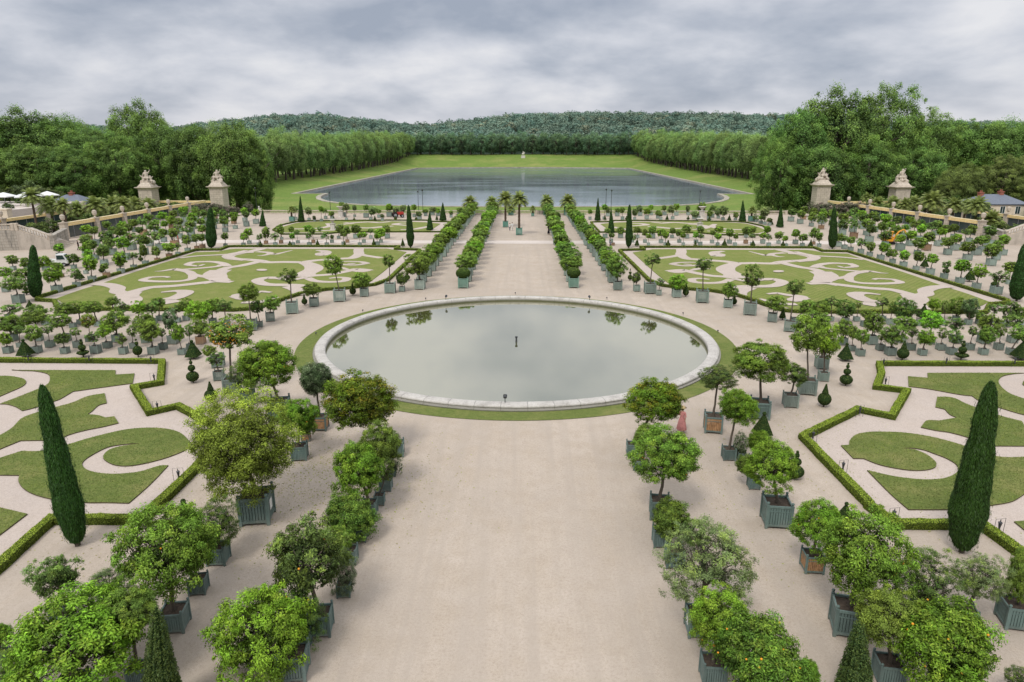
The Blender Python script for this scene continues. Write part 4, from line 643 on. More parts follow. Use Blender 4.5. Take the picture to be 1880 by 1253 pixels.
def mixc(nt,fac,a,b,mode='MIX'):
    m=N(nt,'ShaderNodeMix',data_type='RGBA',blend_type=mode)
    for s,v in ((0,fac),(6,a),(7,b)):
        if isinstance(v,(int,float)): m.inputs[s].default_value=v
        elif isinstance(v,tuple): m.inputs[s].default_value=(*v,1)
        else: nt.links.new(v,m.inputs[s])
    return m.outputs[2]
def mth(nt,op,a,b=None,c=None,clamp=False):
    m=N(nt,'ShaderNodeMath',operation=op,use_clamp=clamp)
    for s,v in enumerate((a,b,c)):
        if v is None: continue
        if isinstance(v,(int,float)): m.inputs[s].default_value=v
        else: nt.links.new(v,m.inputs[s])
    return m.outputs[0]
def pos(nt): return N(nt,'ShaderNodeNewGeometry').outputs['Position']
def vmap(nt,vec,scale=(1,1,1),rot=(0,0,0)):
    m=N(nt,'ShaderNodeMapping'); m.inputs['Scale'].default_value=scale; m.inputs['Rotation'].default_value=rot; nt.links.new(vec,m.inputs['Vector']); return m.outputs[0]
def principled(nt,out,col,rough=.8,spec=.3,bump=None,bs=.3,bd=.02):
    p=N(nt,'ShaderNodeBsdfPrincipled'); p.inputs['Specular IOR Level'].default_value=spec
    if isinstance(rough,(int,float)): p.inputs['Roughness'].default_value=rough
    else: nt.links.new(rough,p.inputs['Roughness'])
    if isinstance(col,tuple): p.inputs['Base Color'].default_value=(*col,1)
    else: nt.links.new(col,p.inputs['Base Color'])
    if bump is not None:
        b=N(nt,'ShaderNodeBump'); b.inputs['Strength'].default_value=bs; b.inputs['Distance'].default_value=bd
        nt.links.new(bump,b.inputs['Height']); nt.links.new(b.outputs[0],p.inputs['Normal'])
    nt.links.new(p.outputs[0],out.inputs[0]); return p
def leaf_mat(name,tip,gloss=.22):
    m,nt,out=mat(name)
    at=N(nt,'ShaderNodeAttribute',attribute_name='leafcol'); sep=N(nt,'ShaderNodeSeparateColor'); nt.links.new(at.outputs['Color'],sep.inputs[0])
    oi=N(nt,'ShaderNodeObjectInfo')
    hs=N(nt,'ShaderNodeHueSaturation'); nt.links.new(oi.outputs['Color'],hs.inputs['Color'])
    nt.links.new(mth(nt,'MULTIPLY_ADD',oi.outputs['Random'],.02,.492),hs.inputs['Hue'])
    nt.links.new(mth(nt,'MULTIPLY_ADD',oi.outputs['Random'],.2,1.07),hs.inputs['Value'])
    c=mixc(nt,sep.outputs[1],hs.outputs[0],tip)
    mul=N(nt,'ShaderNodeVectorMath',operation='SCALE'); nt.links.new(c,mul.inputs[0]); nt.links.new(sep.outputs[0],mul.inputs['Scale'])
    d=N(nt,'ShaderNodeBsdfPrincipled'); d.inputs['Roughness'].default_value=.48; d.inputs['Specular IOR Level'].default_value=gloss
    nt.links.new(mul.outputs[0],d.inputs['Base Color'])
    t=N(nt,'ShaderNodeBsdfTranslucent'); nt.links.new(mixc(nt,.35,mul.outputs[0],(.35,.45,.02),'MULTIPLY') if False else mul.outputs[0],t.inputs[0])
    mx=N(nt,'ShaderNodeMixShader'); mx.inputs[0].default_value=.28; nt.links.new(d.outputs[0],mx.inputs[1]); nt.links.new(t.outputs[0],mx.inputs[2]); nt.links.new(mx.outputs[0],out.inputs[0])
    return m
LEAF=leaf_mat('leaf',(.33,.41,.045)); LEAFW=leaf_mat('leaf_pale_edge',(.50,.56,.34)); LEAFR=leaf_mat('leaf_red_tip',(.42,.27,.02)); LEAFP=leaf_mat('leaf_pink_flower',(.62,.35,.4))
def gravel_mat(name,base,var,scale=1.,tracks=True):
    m,nt,out=mat(name); P_=pos(nt)
    big=noise(nt,.07,5,.6,P_); mid=noise(nt,.55,6,.65,P_); fine=noise(nt,9,4,.7,P_); grit=noise(nt,38,2,.6,P_)
    c=ramp(nt,big,[(.3,tuple(b*.88 for b in base)),(.55,base),(.75,tuple(min(1,b*1.07) for b in base))])
    c=mixc(nt,ramp(nt,mid,[(.42,(0,0,0)),(.7,(1,1,1))]),c,tuple(b*v for b,v in zip(base,var)))
    c=mixc(nt,1.,c,ramp(nt,fine,[(.25,(.8,.78,.76)),(.5,(1,1,1)),(.8,(1.1,1.1,1.1))]),'MULTIPLY')
    c=mixc(nt,1.,c,ramp(nt,grit,[(.2,(.62,.6,.58)),(.5,(1,1,1)),(.85,(1.18,1.18,1.18))]),'MULTIPLY')
    sc2=noise(nt,2.6,5,.7,vmap(nt,P_,(1,.6,1),(0,0,.3))); c=mixc(nt,1.,c,ramp(nt,sc2,[(.3,(.94,.935,.93)),(.5,(1,1,1)),(.7,(1.03,1.03,1.03))]),'MULTIPLY')
    if tracks:
        tr=noise(nt,1.,5,.6,vmap(nt,P_,(1.1,.035,1)),.3); c=mixc(nt,mth(nt,'MULTIPLY',ramp(nt,tr,[(.44,(0,0,0)),(.62,(1,1,1))]),.55),c,tuple(b*.82 for b in base))
    principled(nt,out,c,.95,.1,mth(nt,'ADD',grit,mth(nt,'MULTIPLY',fine,1.5)),.5,.015); return m
GRAVEL=gravel_mat('gravel',(.472,.402,.330),(.90,.88,.84)); GRAVEL2=gravel_mat('parterre_gravel',(.50,.428,.372),(.95,.94,.92),tracks=False); GRAVEL3=gravel_mat('pale_gravel',(.60,.535,.48),(.97,.97,.96),tracks=False)
def grass_mat(name,a,b,dry,stripe=0,far=False):
    m,nt,out=mat(name); P_=pos(nt); s=.06 if far else 1.
    n1=noise(nt,.35*s,7,.68,P_); n2=noise(nt,2.2*s,8,.72,vmap(nt,P_,(1,1.8,1),(0,0,.5))); n3=noise(nt,22*s,3,.7,P_)
    c=mixc(nt,ramp(nt,n2,[(.35,(0,0,0)),(.65,(1,1,1))]),a,b)
    c=mixc(nt,ramp(nt,n1,[(.48,(0,0,0)),(.72,(.75,.75,.75))]),c,dry)
    c=mixc(nt,1.,c,ramp(nt,n3,[(.25,(.5,.52,.5)),(.5,(1,1,1)),(.8,(1.45,1.4,1.2))]),'MULTIPLY')
    if stripe:
        w=N(nt,'ShaderNodeTexWave',wave_type='BANDS',bands_direction='X'); w.inputs['Scale'].default_value=stripe; w.inputs['Distortion'].default_value=.6; w.inputs['Detail'].default_value=2
        nt.links.new(vmap(nt,P_,(1,1,1),(0,0,.75)),w.inputs['Vector']); c=mixc(nt,1.,c,ramp(nt,w.outputs['Fac'],[(.2,(.9,.91,.88)),(.8,(1.07,1.06,1.04))]),'MULTIPLY')
    principled(nt,out,c,.9,.1,mth(nt,'ADD',n3,n2),.8,.04); return m
GRASS=grass_mat('near_grass',(.105,.145,.034),(.165,.19,.055),(.26,.24,.09)); GRASSM=grass_mat('clipped_grass',(.15,.19,.045),(.20,.225,.062),(.27,.25,.10),.55)
GRASSL=grass_mat('meadow_grass',(.115,.19,.035),(.165,.23,.05),(.30,.285,.10),0,True)
def stone_mat(name,base,dark,scale=1.,joint=0,streak=.6):
    m,nt,out=mat(name); P_=N(nt,'ShaderNodeTexCoord').outputs['Object']
    n1=noise(nt,1.3*scale,6,.65,P_); n2=noise(nt,1.*scale,5,.6,vmap(nt,P_,(2.5,2.5,.35))); n3=noise(nt,14*scale,4,.7,P_)
    c=mixc(nt,ramp(nt,n1,[(.35,(0,0,0)),(.7,(1,1,1))]),base,tuple(b*.82 for b in base))
    c=mixc(nt,mth(nt,'MULTIPLY',ramp(nt,n2,[(.5,(0,0,0)),(.72,(1,1,1))]),streak),c,dark)
    c=mixc(nt,1.,c,ramp(nt,n3,[(.3,(.85,.85,.85)),(.7,(1.1,1.1,1.1))]),'MULTIPLY')
    if joint:
        br=N(nt,'ShaderNodeTexBrick'); br.inputs['Scale'].default_value=1; br.inputs['Brick Width'].default_value=joint*2; br.inputs['Row Height'].default_value=joint; br.inputs['Mortar Size'].default_value=.03; br.inputs['Mortar Smooth'].default_value=.3
        br.inputs['Color1'].default_value=(1,1,1,1); br.inputs['Color2'].default_value=(.9,.9,.9,1); br.inputs['Mortar'].default_value=(.6,.58,.55,1)
        sx=N(nt,'ShaderNodeSeparateXYZ'); nt.links.new(P_,sx.inputs[0]); cb=N(nt,'ShaderNodeCombineXYZ'); nt.links.new(mth(nt,'ADD',sx.outputs[0],sx.outputs[1]),cb.inputs[0]); nt.links.new(sx.outputs[2],cb.inputs[1]); nt.links.new(cb.outputs[0],br.inputs['Vector'])
        c=mixc(nt,1.,c,br.outputs[0],'MULTIPLY')
    principled(nt,out,c,.85,.2,n3,.4,.02); return m
STONE=stone_mat('limestone',(.60,.52,.42),(.27,.23,.18),1,.55,.5); MARBLE=stone_mat('weathered_marble',(.62,.58,.52),(.25,.22,.19),1.5,0,.7); WALLST=stone_mat('stained_wall_stone',(.42,.38,.32),(.08,.08,.075),.8,.5,.9)
def rim_mat():
    m,nt,out=mat('basin_rim_stone'); P_=pos(nt)
    sx=N(nt,'ShaderNodeSeparateXYZ'); nt.links.new(P_,sx.inputs[0])
    n1=noise(nt,.8,6,.7,P_); n2=noise(nt,7,4,.7,P_)
    c=ramp(nt,n1,[(.30,(.33,.31,.28)),(.47,(.47,.445,.405)),(.75,(.57,.545,.50))])
    c=mixc(nt,1.,c,ramp(nt,n2,[(.25,(.7,.68,.66)),(.55,(1,1,1)),(.8,(1.1,1.1,1.1))]),'MULTIPLY')
    # block joints round the ring
    an=mth(nt,'ARCTAN2',mth(nt,'ADD',sx.outputs[1],-61.1),sx.outputs[0]); fr=mth(nt,'FRACT',mth(nt,'MULTIPLY',an,62/6.28318)); jt=mth(nt,'LESS_THAN',fr,.02)
    c=mixc(nt,jt,c,(.2,.19,.17))
    out_=mth(nt,'MULTIPLY',mth(nt,'SUBTRACT',.27,sx.outputs[2]),4.5,clamp=True); c=mixc(nt,mth(nt,'MULTIPLY',out_,.6),c,(.20,.185,.155))
    # algae band just over the water on the inner wall
    alg=mth(nt,'MULTIPLY',mth(nt,'SUBTRACT',mth(nt,'MULTIPLY_ADD',n1,.25,.06),sx.outputs[2]),5,clamp=True)
    c=mixc(nt,alg,c,(.10,.10,.055))
    principled(nt,out,c,.8,.25,n2,.4,.03); return m
RIM=rim_mat()
def paint_mat(name,rough=.55):
    m,nt,out=mat(name); oi=N(nt,'ShaderNodeObjectInfo'); P_=N(nt,'ShaderNodeTexCoord').outputs['Object']
    n1=noise(nt,5,5,.7,vmap(nt,P_,(1,1,.3))); n2=noise(nt,1.4,3,.6,P_)
    c=mixc(nt,1.,oi.outputs['Color'],ramp(nt,n1,[(.3,(.72,.72,.72)),(.6,(1.05,1.05,1.05))]),'MULTIPLY')
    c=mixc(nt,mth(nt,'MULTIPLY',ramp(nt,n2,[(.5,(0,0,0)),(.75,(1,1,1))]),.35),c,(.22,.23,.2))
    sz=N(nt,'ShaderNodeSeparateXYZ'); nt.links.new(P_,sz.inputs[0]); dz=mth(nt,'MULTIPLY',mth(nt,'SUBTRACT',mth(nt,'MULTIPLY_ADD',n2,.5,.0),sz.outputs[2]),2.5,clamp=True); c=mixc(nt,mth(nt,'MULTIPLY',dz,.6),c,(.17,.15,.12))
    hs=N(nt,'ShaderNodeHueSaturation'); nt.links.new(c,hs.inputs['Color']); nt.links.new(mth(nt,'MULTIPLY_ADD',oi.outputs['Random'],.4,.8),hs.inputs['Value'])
    principled(nt,out,hs.outputs[0],rough,.3,n1,.2,.01); return m
PAINT=paint_mat('weathered_paint')
def simple(name,col,rough=.7,spec=.3,var=.2,sc=6,metal=0):
    m,nt,out=mat(name); P_=N(nt,'ShaderNodeTexCoord').outputs['Object']; n=noise(nt,sc,5,.65,P_)
    c=mixc(nt,1.,col,ramp(nt,n,[(.3,(1-var,)*3),(.7,(1+var*.5,)*3)]),'MULTIPLY')
    p=principled(nt,out,c,rough,spec,n,.2,.01); p.inputs['Metallic'].default_value=metal; return m
WOOD=simple('new_oak_planks',(.40,.225,.11),.6,.3,.5,5); SOIL=simple('soil',(.085,.065,.05),.95,.1,.5,12); BARK=simple('bark',(.115,.095,.075),.9,.1,.5,9); PALMBARK=simple('palm_bark',(.12,.085,.06),.95,.1,.6,14)
WHITE=simple('white_plate',(.75,.75,.73),.5,.3,.08); DARKMETAL=simple('dark_metal',(.035,.037,.04),.45,.5,.3); GREYMETAL=simple('grey_metal',(.3,.31,.32),.4,.5,.2)
SLATE=simple('slate_roof',(.15,.17,.205),.6,.3,.25,3); PLASTER=simple('cream_plaster',(.62,.54,.42),.85,.1,.15,1.5); BRICKM=simple('red_brick',(.33,.13,.09),.85,.1,.3,8); YELLOW=None
GLASSD=simple('dark_hoarding_glass',(.03,.05,.05),.15,.6,.3,.6)
ORANGE=simple('orange_peel',(.72,.30,.015),.45,.4,.15,3)
CORE=simple('inner_foliage',(.02,.04,.012),.95,.05,.4,3)
SKIN=simple('skin',(.48,.28,.2),.6,.3,.08)
def yellow_mat():
    m,nt,out=mat('yellow_band'); P_=pos(nt); sx=N(nt,'ShaderNodeSeparateXYZ'); nt.links.new(P_,sx.inputs[0]); n=noise(nt,2,4,.6,P_)
    fr=mth(nt,'FRACT',mth(nt,'MULTIPLY',sx.outputs[2],3.2)); c=mixc(nt,mth(nt,'GREATER_THAN',fr,.45),(.80,.55,.17),(.78,.64,.38))
    c=mixc(nt,1.,c,ramp(nt,n,[(.3,(.8,.8,.8)),(.7,(1.05,1.05,1.05))]),'MULTIPLY'); principled(nt,out,c,.6,.3); return m
YELLOW=yellow_mat()
def water_mat(name,body,refl_min,refl_pow,rough,bscale,bstr,stretch,tint=(1,1,1)):
    m,nt,out=mat(name); P_=pos(nt)
    n=noise(nt,bscale,4,.6,vmap(nt,P_,stretch)); n2=noise(nt,bscale*.12,3,.5,vmap(nt,P_,stretch))
    b=N(nt,'ShaderNodeBump'); b.inputs['Strength'].default_value=bstr; b.inputs['Distance'].default_value=.05; nt.links.new(n,b.inputs['Height'])
    d=N(nt,'ShaderNodeBsdfDiffuse'); nt.links.new(mixc(nt,n2,tuple(x*.85 for x in body),tuple(x*1.12 for x in body)),d.inputs[0])
    g=N(nt,'ShaderNodeBsdfGlossy'); g.inputs['Color'].default_value=(*tint,1); nt.links.new(b.outputs[0],g.inputs['Normal'])
    nt.links.new(mth(nt,'MULTIPLY_ADD',ramp(nt,noise(nt,bscale*.055,3,.5,vmap(nt,P_,(stretch[0]*1.5,stretch[1],1)),1.2),[(.32,(0,0,0)),(.66,(1,1,1))]),rough*1.6,rough*.35),g.inputs['Roughness'])
    fr=N(nt,'ShaderNodeFresnel'); fr.inputs['IOR'].default_value=1.33
    fac=mth(nt,'MULTIPLY_ADD',fr.outputs[0],refl_pow,refl_min,clamp=True)
    mx=N(nt,'ShaderNodeMixShader'); nt.links.new(fac,mx.inputs[0]); nt.links.new(d.outputs[0],mx.inputs[1]); nt.links.new(g.outputs[0],mx.inputs[2]); nt.links.new(mx.outputs[0],out.inputs[0]); return m
WATER=water_mat('basin_water',(.088,.092,.036),.36,1.0,.012,1.6,.022,(1,2,1),(1,.985,.90)); LAKE=water_mat('lake_water',(.165,.19,.205),.0,.84,.075,.2,.10,(.5,1.6,1),(.80,.87,.93))
# ------------------------------------------------------------------ foliage
def unit(a): return a/np.maximum(np.linalg.norm(a,axis=1,keepdims=True),1e-9)
def quads_from(P,Nn,L,size,wid,rng,droop=0.0,fold=.18):
    """one diamond leaf per point: P centre, Nn normal, L long axis"""
    L=unit(L-(np.sum(L*Nn,axis=1,keepdims=True))*Nn); L[:,2]-=droop; L=unit(L); W=np.cross(Nn,L)
    s=(size*rng.uniform(.65,1.25,len(P)))[:,None]; w=s*wid
    a=P-L*s*.5; b=P+W*w*.5+Nn*s*fold*.5-L*s*.05; c=P+L*s*.5-Nn*s*fold; d=P-W*w*.5+Nn*s*fold*.5-L*s*.05
    V=np.stack([a,b,c,d],axis=1).reshape(-1,3); Q=np.arange(len(P)*4).reshape(-1,4); return V,Q
def fib(n,rng):
    i=np.arange(n)+.5; z=1-2*i/n; t=np.pi*(1+5**.5)*i+rng.uniform(0,6.28); r=np.sqrt(1-z*z)
    return unit(np.stack([r*np.cos(t),r*np.sin(t),z],1)+rng.normal(0,.5/np.sqrt(n)*1.2,(n,3)))
def lump(D,rng,k=7,amp=.16):
    """low-frequency bumps over directions"""
    C=unit(rng.normal(size=(k,3))); a=rng.uniform(-amp,amp,k); return 1+sum(a[i]*np.exp(-3*(1-D@C[i])) for i in range(k))
def crown(name,seed,ncl,cr,nleaf,leaf,wid=.45,drop=0.,amp=.18,inner=.25,low=-1.,droop=.15,tip=.25,flat=0.):
    rng=np.random.default_rng(seed)
    D=fib(ncl,rng); D=D[D[:,2]>low]
    if drop>0: D=D[rng.uniform(size=len(D))>drop]
    R=lump(D,rng,9,amp)*(1-cr*.75)*rng.uniform(.78,1.10,len(D))
    C=D*(R*rng.choice([1,1,1,1.1,.86],len(D)))[:,None]; ni=int(len(C)*inner)
    if ni:
        Di=unit(rng.normal(size=(ni,3))); C=np.vstack([C,Di*rng.uniform(.3,.68,ni)[:,None]]); D=np.vstack([D,Di])
    ncr=rng.choice([.55,.75,.95,1.2,1.45],len(C))*rng.uniform(.85,1.15,len(C))*cr; cb=rng.uniform(.72,1.22,len(C)); an=rng.uniform(.65,1.35,(len(C),3)); cy=rng.uniform(0,.5,len(C))
    per=np.maximum(3,(nleaf*ncr**2/np.sum(ncr**2))).astype(int); idx=np.repeat(np.arange(len(C)),per)
    l=unit(rng.normal(size=(len(idx),3))+D[idx]*.75+np.array([0,0,.35])); rad=rng.uniform(.12,1.,len(idx))**.6*rng.normal(1,.13,len(idx))
    Pp=C[idx]+l*(ncr[idx]*rad)[:,None]*an[idx]*np.array([1,1,.85])
    Nn=unit(l*.55+D[idx]*.45+np.array([0,0,.6])+rng.normal(0,.55,(len(idx),3)))
    V,Q=quads_from(Pp,Nn,l+rng.normal(0,.5,(len(idx),3)),leaf,wid,rng,droop)
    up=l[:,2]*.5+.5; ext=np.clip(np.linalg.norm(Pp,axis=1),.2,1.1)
    ad=.5+.5*unit(Pp)[:,2]; br=cb[idx]*(.50+.34*up+.30*ad)*(.10+.96*ext**1.9)*(.55+.5*rad)*rng.uniform(.62,1.42,len(idx))  # crown shade put into leaf colour: darker inside and towards the bottom
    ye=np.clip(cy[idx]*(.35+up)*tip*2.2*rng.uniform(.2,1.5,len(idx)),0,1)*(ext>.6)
    return npmesh(name,V,Q,np.stack([br,ye,rng.uniform(size=len(idx))],1))
def surf_sample(me,n,rng):
    me.calc_loop_triangles(); nt=len(me.loop_triangles); T=np.zeros(nt*3,np.int32); me.loop_triangles.foreach_get('vertices',T); T=T.reshape(-1,3)
    V=np.zeros(len(me.vertices)*3,np.float32); me.vertices.foreach_get('co',V); V=V.reshape(-1,3)
    a,b,c=V[T[:,0]],V[T[:,1]],V[T[:,2]]; nn=np.cross(b-a,c-a); A=np.linalg.norm(nn,axis=1); nn=unit(nn)
    i=rng.choice(nt,n,p=A/A.sum()); r1=np.sqrt(rng.uniform(size=n))[:,None]; r2=rng.uniform(size=n)[:,None]
    return a[i]*(1-r1)+b[i]*r1*(1-r2)+c[i]*r1*r2, nn[i]
def clad(name,me,n,leaf,seed,out=.3,wid=.5,rough=.5,tip=.3,axis=None,topb=0.,jit=.4,stray=1.):
    """leaves standing on the surface of me"""
    rng=np.random.default_rng(seed); P,Nn=surf_sample(me,n,rng)
    lo=np.sin(P[:,0]*2.1+seed)*np.sin(P[:,1]*1.7+1)*np.sin(P[:,2]*2.9+2)
    P=P+Nn*(rng.uniform(-.2,1,n)*leaf*out*np.where(rng.uniform(size=n)<.03,stray,1.))[:,None]
    L=rng.normal(size=(n,3)) if axis is None else np.array(axis)+rng.normal(0,.25,(n,3))
    V,Q=quads_from(P,unit(Nn+rng.normal(0,rough,(n,3))),L+Nn*.4,leaf,wid,rng)
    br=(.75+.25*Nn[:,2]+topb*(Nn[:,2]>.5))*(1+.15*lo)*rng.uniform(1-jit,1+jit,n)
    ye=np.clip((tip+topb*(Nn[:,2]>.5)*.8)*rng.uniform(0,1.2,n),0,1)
    return npmesh(name,V,Q,np.stack([br,ye,rng.uniform(size=n)],1))
def limbs(name,seed,n=8,r=.032,low=-.8):
    rng=random.Random(seed); mb=MB()
    for i in range(n):
        a=2*math.pi*i/n+rng.uniform(-.4,.4); e=rng.uniform(.0,1.1); R=rng.uniform(.6,.85)
        end=Vector((math.cos(a)*math.cos(e)*R,math.sin(a)*math.cos(e)*R,math.sin(e)*R)); st=Vector((0,0,low+rng.uniform(0,.35)))
        md=st.lerp(end,.5)+Vector((rng.uniform(-.1,.1),rng.uniform(-.1,.1),rng.uniform(-.12,.02)))
        mb.tube([st,st.lerp(md,.6),md,md.lerp(end,.5)+Vector((0,0,.03)),end],[r,r*.85,r*.7,r*.5,r*.25],5)
        for k in range(2):
            e2=md+Vector((rng.uniform(-.4,.4),rng.uniform(-.4,.4),rng.uniform(.1,.4))); mb.tube([md,md.lerp(e2,.5),e2],[r*.5,r*.35,r*.18],4)
    return mb.mesh(name,True)
CR={}
CR['nd']=[crown('crown_leaves',11+i,190,.185,32000,.070,.40,.05,.30,.25,-.9,.25,.42) for i in range(4)]
CR['na']=[crown('crown_leaves',21+i,120,.18,14500,.078,.40,.36,.42,.5,-.85,.25,.35) for i in range(3)]
CR['ng']=[crown('crown_leaves',31,420,.125,72000,.037,.40,.16,.24,.5,-.9,.2,.6)]
CR['nf']=[crown('crown_leaves',41+i,260,.135,30000,.055,.30,.08,.3,.3,-.9,.1,.35) for i in range(2)]
CR['md']=[crown('crown_leaves',51+i,85,.24,7500,.115,.5,.04,.2,.2,-.9,.15,.3) for i in range(4)]
CR['ma']=[crown('crown_leaves',61+i,55,.22,3200,.13,.5,.3,.42,.4,-.8,.15,.3) for i in range(4)]
CR['fd']=[crown('crown_leaves',71+i,40,.3,1300,.25,.6,.05,.2,.15,-.9,.1,.3) for i in range(3)]
CR['fa']=[crown('crown_leaves',81+i,28,.3,750,.25,.6,.2,.3,.3,-.8,.1,.3) for i in range(3)]
LIMB=[limbs('limbs',5+i) for i in range(4)]
def trunk_mesh(seed,n=8,wob=.5):
    rng=random.Random(seed); mb=MB(); x=y=0; pts=[]
    for i in range(7):
        pts.append((x,y,i/6)); x+=rng.uniform(-wob,wob); y+=rng.uniform(-wob,wob)
    # unit height, unit radius; xy are scaled by the radius
    v=[];f=[]; R=[1.5,1.12,1,.95,.9,.85,.75]
    for i,(px_,py_,pz) in enumerate(pts):
        for k in range(n):
            a=2*math.pi*k/n; v.append((px_+math.cos(a)*R[i],py_+math.sin(a)*R[i],pz))
    for j in range(6):
        for k in range(n): f.append((j*n+k,j*n+(k+1)%n,(j+1)*n+(k+1)%n,(j+1)*n+k))
    mb.add(v,f); return mb.mesh('trunk',True)
TRUNK=[trunk_mesh(i) for i in range(4)]
# ------------------------------------------------------------------ planter boxes (unit width)
def planks(gap=.0095):
    mb=MB(); n=9; a=.43
    for s in range(4):
        M=Matrix.Rotation(s*math.pi/2,4,'Z'); w=2*a/n
        for i in range(n): mb.box(-a+i*w+gap,-a+(i+1)*w-gap,-.462,-.436,.13,.90,M)
    mb.box(-.44,.44,-.44,.44,.13,.16); return mb.mesh('planks')
def rails():
    mb=MB()
    for s in range(4):
        M=Matrix.Rotation(s*math.pi/2,4,'Z')
        mb.box(-.43,.43,-.485,-.425,.885,.965,M); mb.box(-.43,.43,-.48,-.43,.10,.19,M)
        mb.box(-.43,.43,-.474,-.46,.72,.75,M)
        mb.add([M@Vector(p) for p in ((-.43,-.47,.1),(-.30,-.47,.1),(-.43,-.47,.02),(-.43,-.44,.1),(-.30,-.44,.1),(-.43,-.44,.02))],[(0,2,1),(3,4,5),(1,2,5,4)])
        mb.add([M@Vector(p) for p in ((.43,-.47,.1),(.30,-.47,.1),(.43,-.47,.02),(.43,-.44,.1),(.30,-.44,.1),(.43,-.44,.02))],[(0,1,2),(3,5,4),(1,4,5,2)])
    for sx in (-1,1):
        for sy in (-1,1): mb.box(sx*.45-.045,sx*.45+.045,sy*.45-.045,sy*.45+.045,.03,.97)
    return mb.mesh('rails')
def post():
    mb=MB(); mb.box(-.05,.05,-.05,.05,0,1.0); mb.lathe([(.035,1.0),(.025,1.02),(.05,1.05),(.058,1.08),(.045,1.115),(.001,1.135)],8); return mb.mesh('corner_post')
def joined_box():
    mb=MB(); a=planks_m; 
    for me in (planks_m,rails_m):
        n=len(mb.v); mb.v+=[tuple(v.co) for v in me.vertices]; mb.f+=[tuple(i+n for i in p.vertices) for p in me.polygons]
    for sx in (-1,1):
        for sy in (-1,1):
            n=len(mb.v); mb.v+=[(v.co.x+sx*.45,v.co.y+sy*.45,v.co.z) for v in post_m.vertices]; mb.f+=[tuple(i+n for i in p.vertices) for p in post_m.polygons]
    return mb.mesh('planter_box')
planks_m,rails_m,post_m=planks(),rails(),post()
box_m=joined_box(); frame_m=rails_m
def simple_box():
    mb=MB(); mb.box(-.44,.44,-.44,.44,.10,.90); 
    for s in range(4):
        M=Matrix.Rotation(s*math.pi/2,4,'Z'); mb.box(-.43,.43,-.475,-.435,.88,.96,M); mb.box(-.43,.43,-.47,-.436,.08,.17,M)
    for sx in (-1,1):
        for sy in (-1,1): mb.box(sx*.45-.05,sx*.45+.05,sy*.45-.05,sy*.45+.05,0,1.02); mb.ball((sx*.45,sy*.45,1.07),.05,6)
    return mb.mesh('planter_box')
sbox_m=simple_box()
def soil_mesh():
    rng=random.Random(2); v=[];f=[];n=7
    for j in range(n+1):
        for i in range(n+1): v.append((-.43+.86*i/n,-.43+.86*j/n,.875+rng.uniform(-.012,.02)))
    for j in range(n):
        for i in range(n): f.append((j*(n+1)+i,j*(n+1)+i+1,(j+1)*(n+1)+i+1,(j+1)*(n+1)+i))
    mb=MB(); mb.add(v,f); return mb.mesh('soil')
soil_m=soil_mesh()
def fruits(seed,n,r=.035):
    rng=random.Random(seed); mb=MB()
    for i in range(n):
        z=rng.uniform(-.7,.75); a=rng.uniform(0,6.28); k_=rng.uniform(.80,.95); q=math.sqrt(1-z*z)*k_; mb.ball((q*math.cos(a),q*math.sin(a),z*k_),r*rng.uniform(.75,1.05),7)
    return mb.mesh('oranges',True)
FRUIT={'few':[fruits(1,10,.028),fruits(2,13,.028)],'many':[fruits(3,150,.036)]}
KIND={ # key: (crown family, colour, material, object name, words, category)
'bright':('d',(.165,.32,.024),LEAF,'orange_tree','bright green orange tree','orange tree'),
'giant':('g',(.31,.44,.055),LEAF,'orange_tree','huge yellow green orange tree','orange tree'),
'orange':('d',(.135,.265,.03),LEAF,'orange_tree','orange tree with ripe fruit','orange tree'),
'fruit':('d',(.14,.21,.03),LEAF,'orange_tree','fruit laden orange tree','orange tree'),
'dense':('d',(.11,.21,.035),LEAF,'orange_tree','dense green orange tree','orange tree'),
'mid':('d',(.135,.22,.034),LEAF,'potted_tree','leafy green tree','potted tree'),
'dark':('f',(.07,.13,.028),LEAF,'potted_tree','dark green tree','potted tree'),
'olivegreen':('d',(.14,.24,.03),LEAF,'potted_tree','olive green tree','potted tree'),
'airy':('a',(.14,.24,.055),LEAF,'potted_shrub','loose leaved shrub','potted shrub'),
'sparse':('a',(.17,.25,.05),LEAF,'standard_tree','thin crowned standard tree','standard tree'),
'standard':('a2',(.14,.235,.045),LEAF,'standard_tree','tall standard tree','standard tree'),
'lemon':('a',(.125,.19,.045),LEAF,'lemon_tree','open crowned lemon tree','lemon tree'),
'oleander':('f',(.10,.165,.06),LEAF,'potted_shrub','narrow leaved shrub','potted shrub'),
'greygreen':('f',(.17,.235,.085),LEAF,'olive_tree','grey green tree','olive tree'),
'variegated':('f',(.12,.17,.07),LEAFW,'potted_shrub','white edged shrub','potted shrub'),
'flower':('d',(.08,.15,.045),LEAFW,'flowering_tree','white flowered dark tree','flowering tree'),
'reddish':('d',(.15,.27,.018),LEAFR,'pomegranate_tree','orange tinged green tree','pomegranate tree')}
GREENS=[(.175,.225,.19),(.19,.24,.205),(.21,.255,.22),(.175,.22,.19)]
CAMP=Vector((.53,0,17))
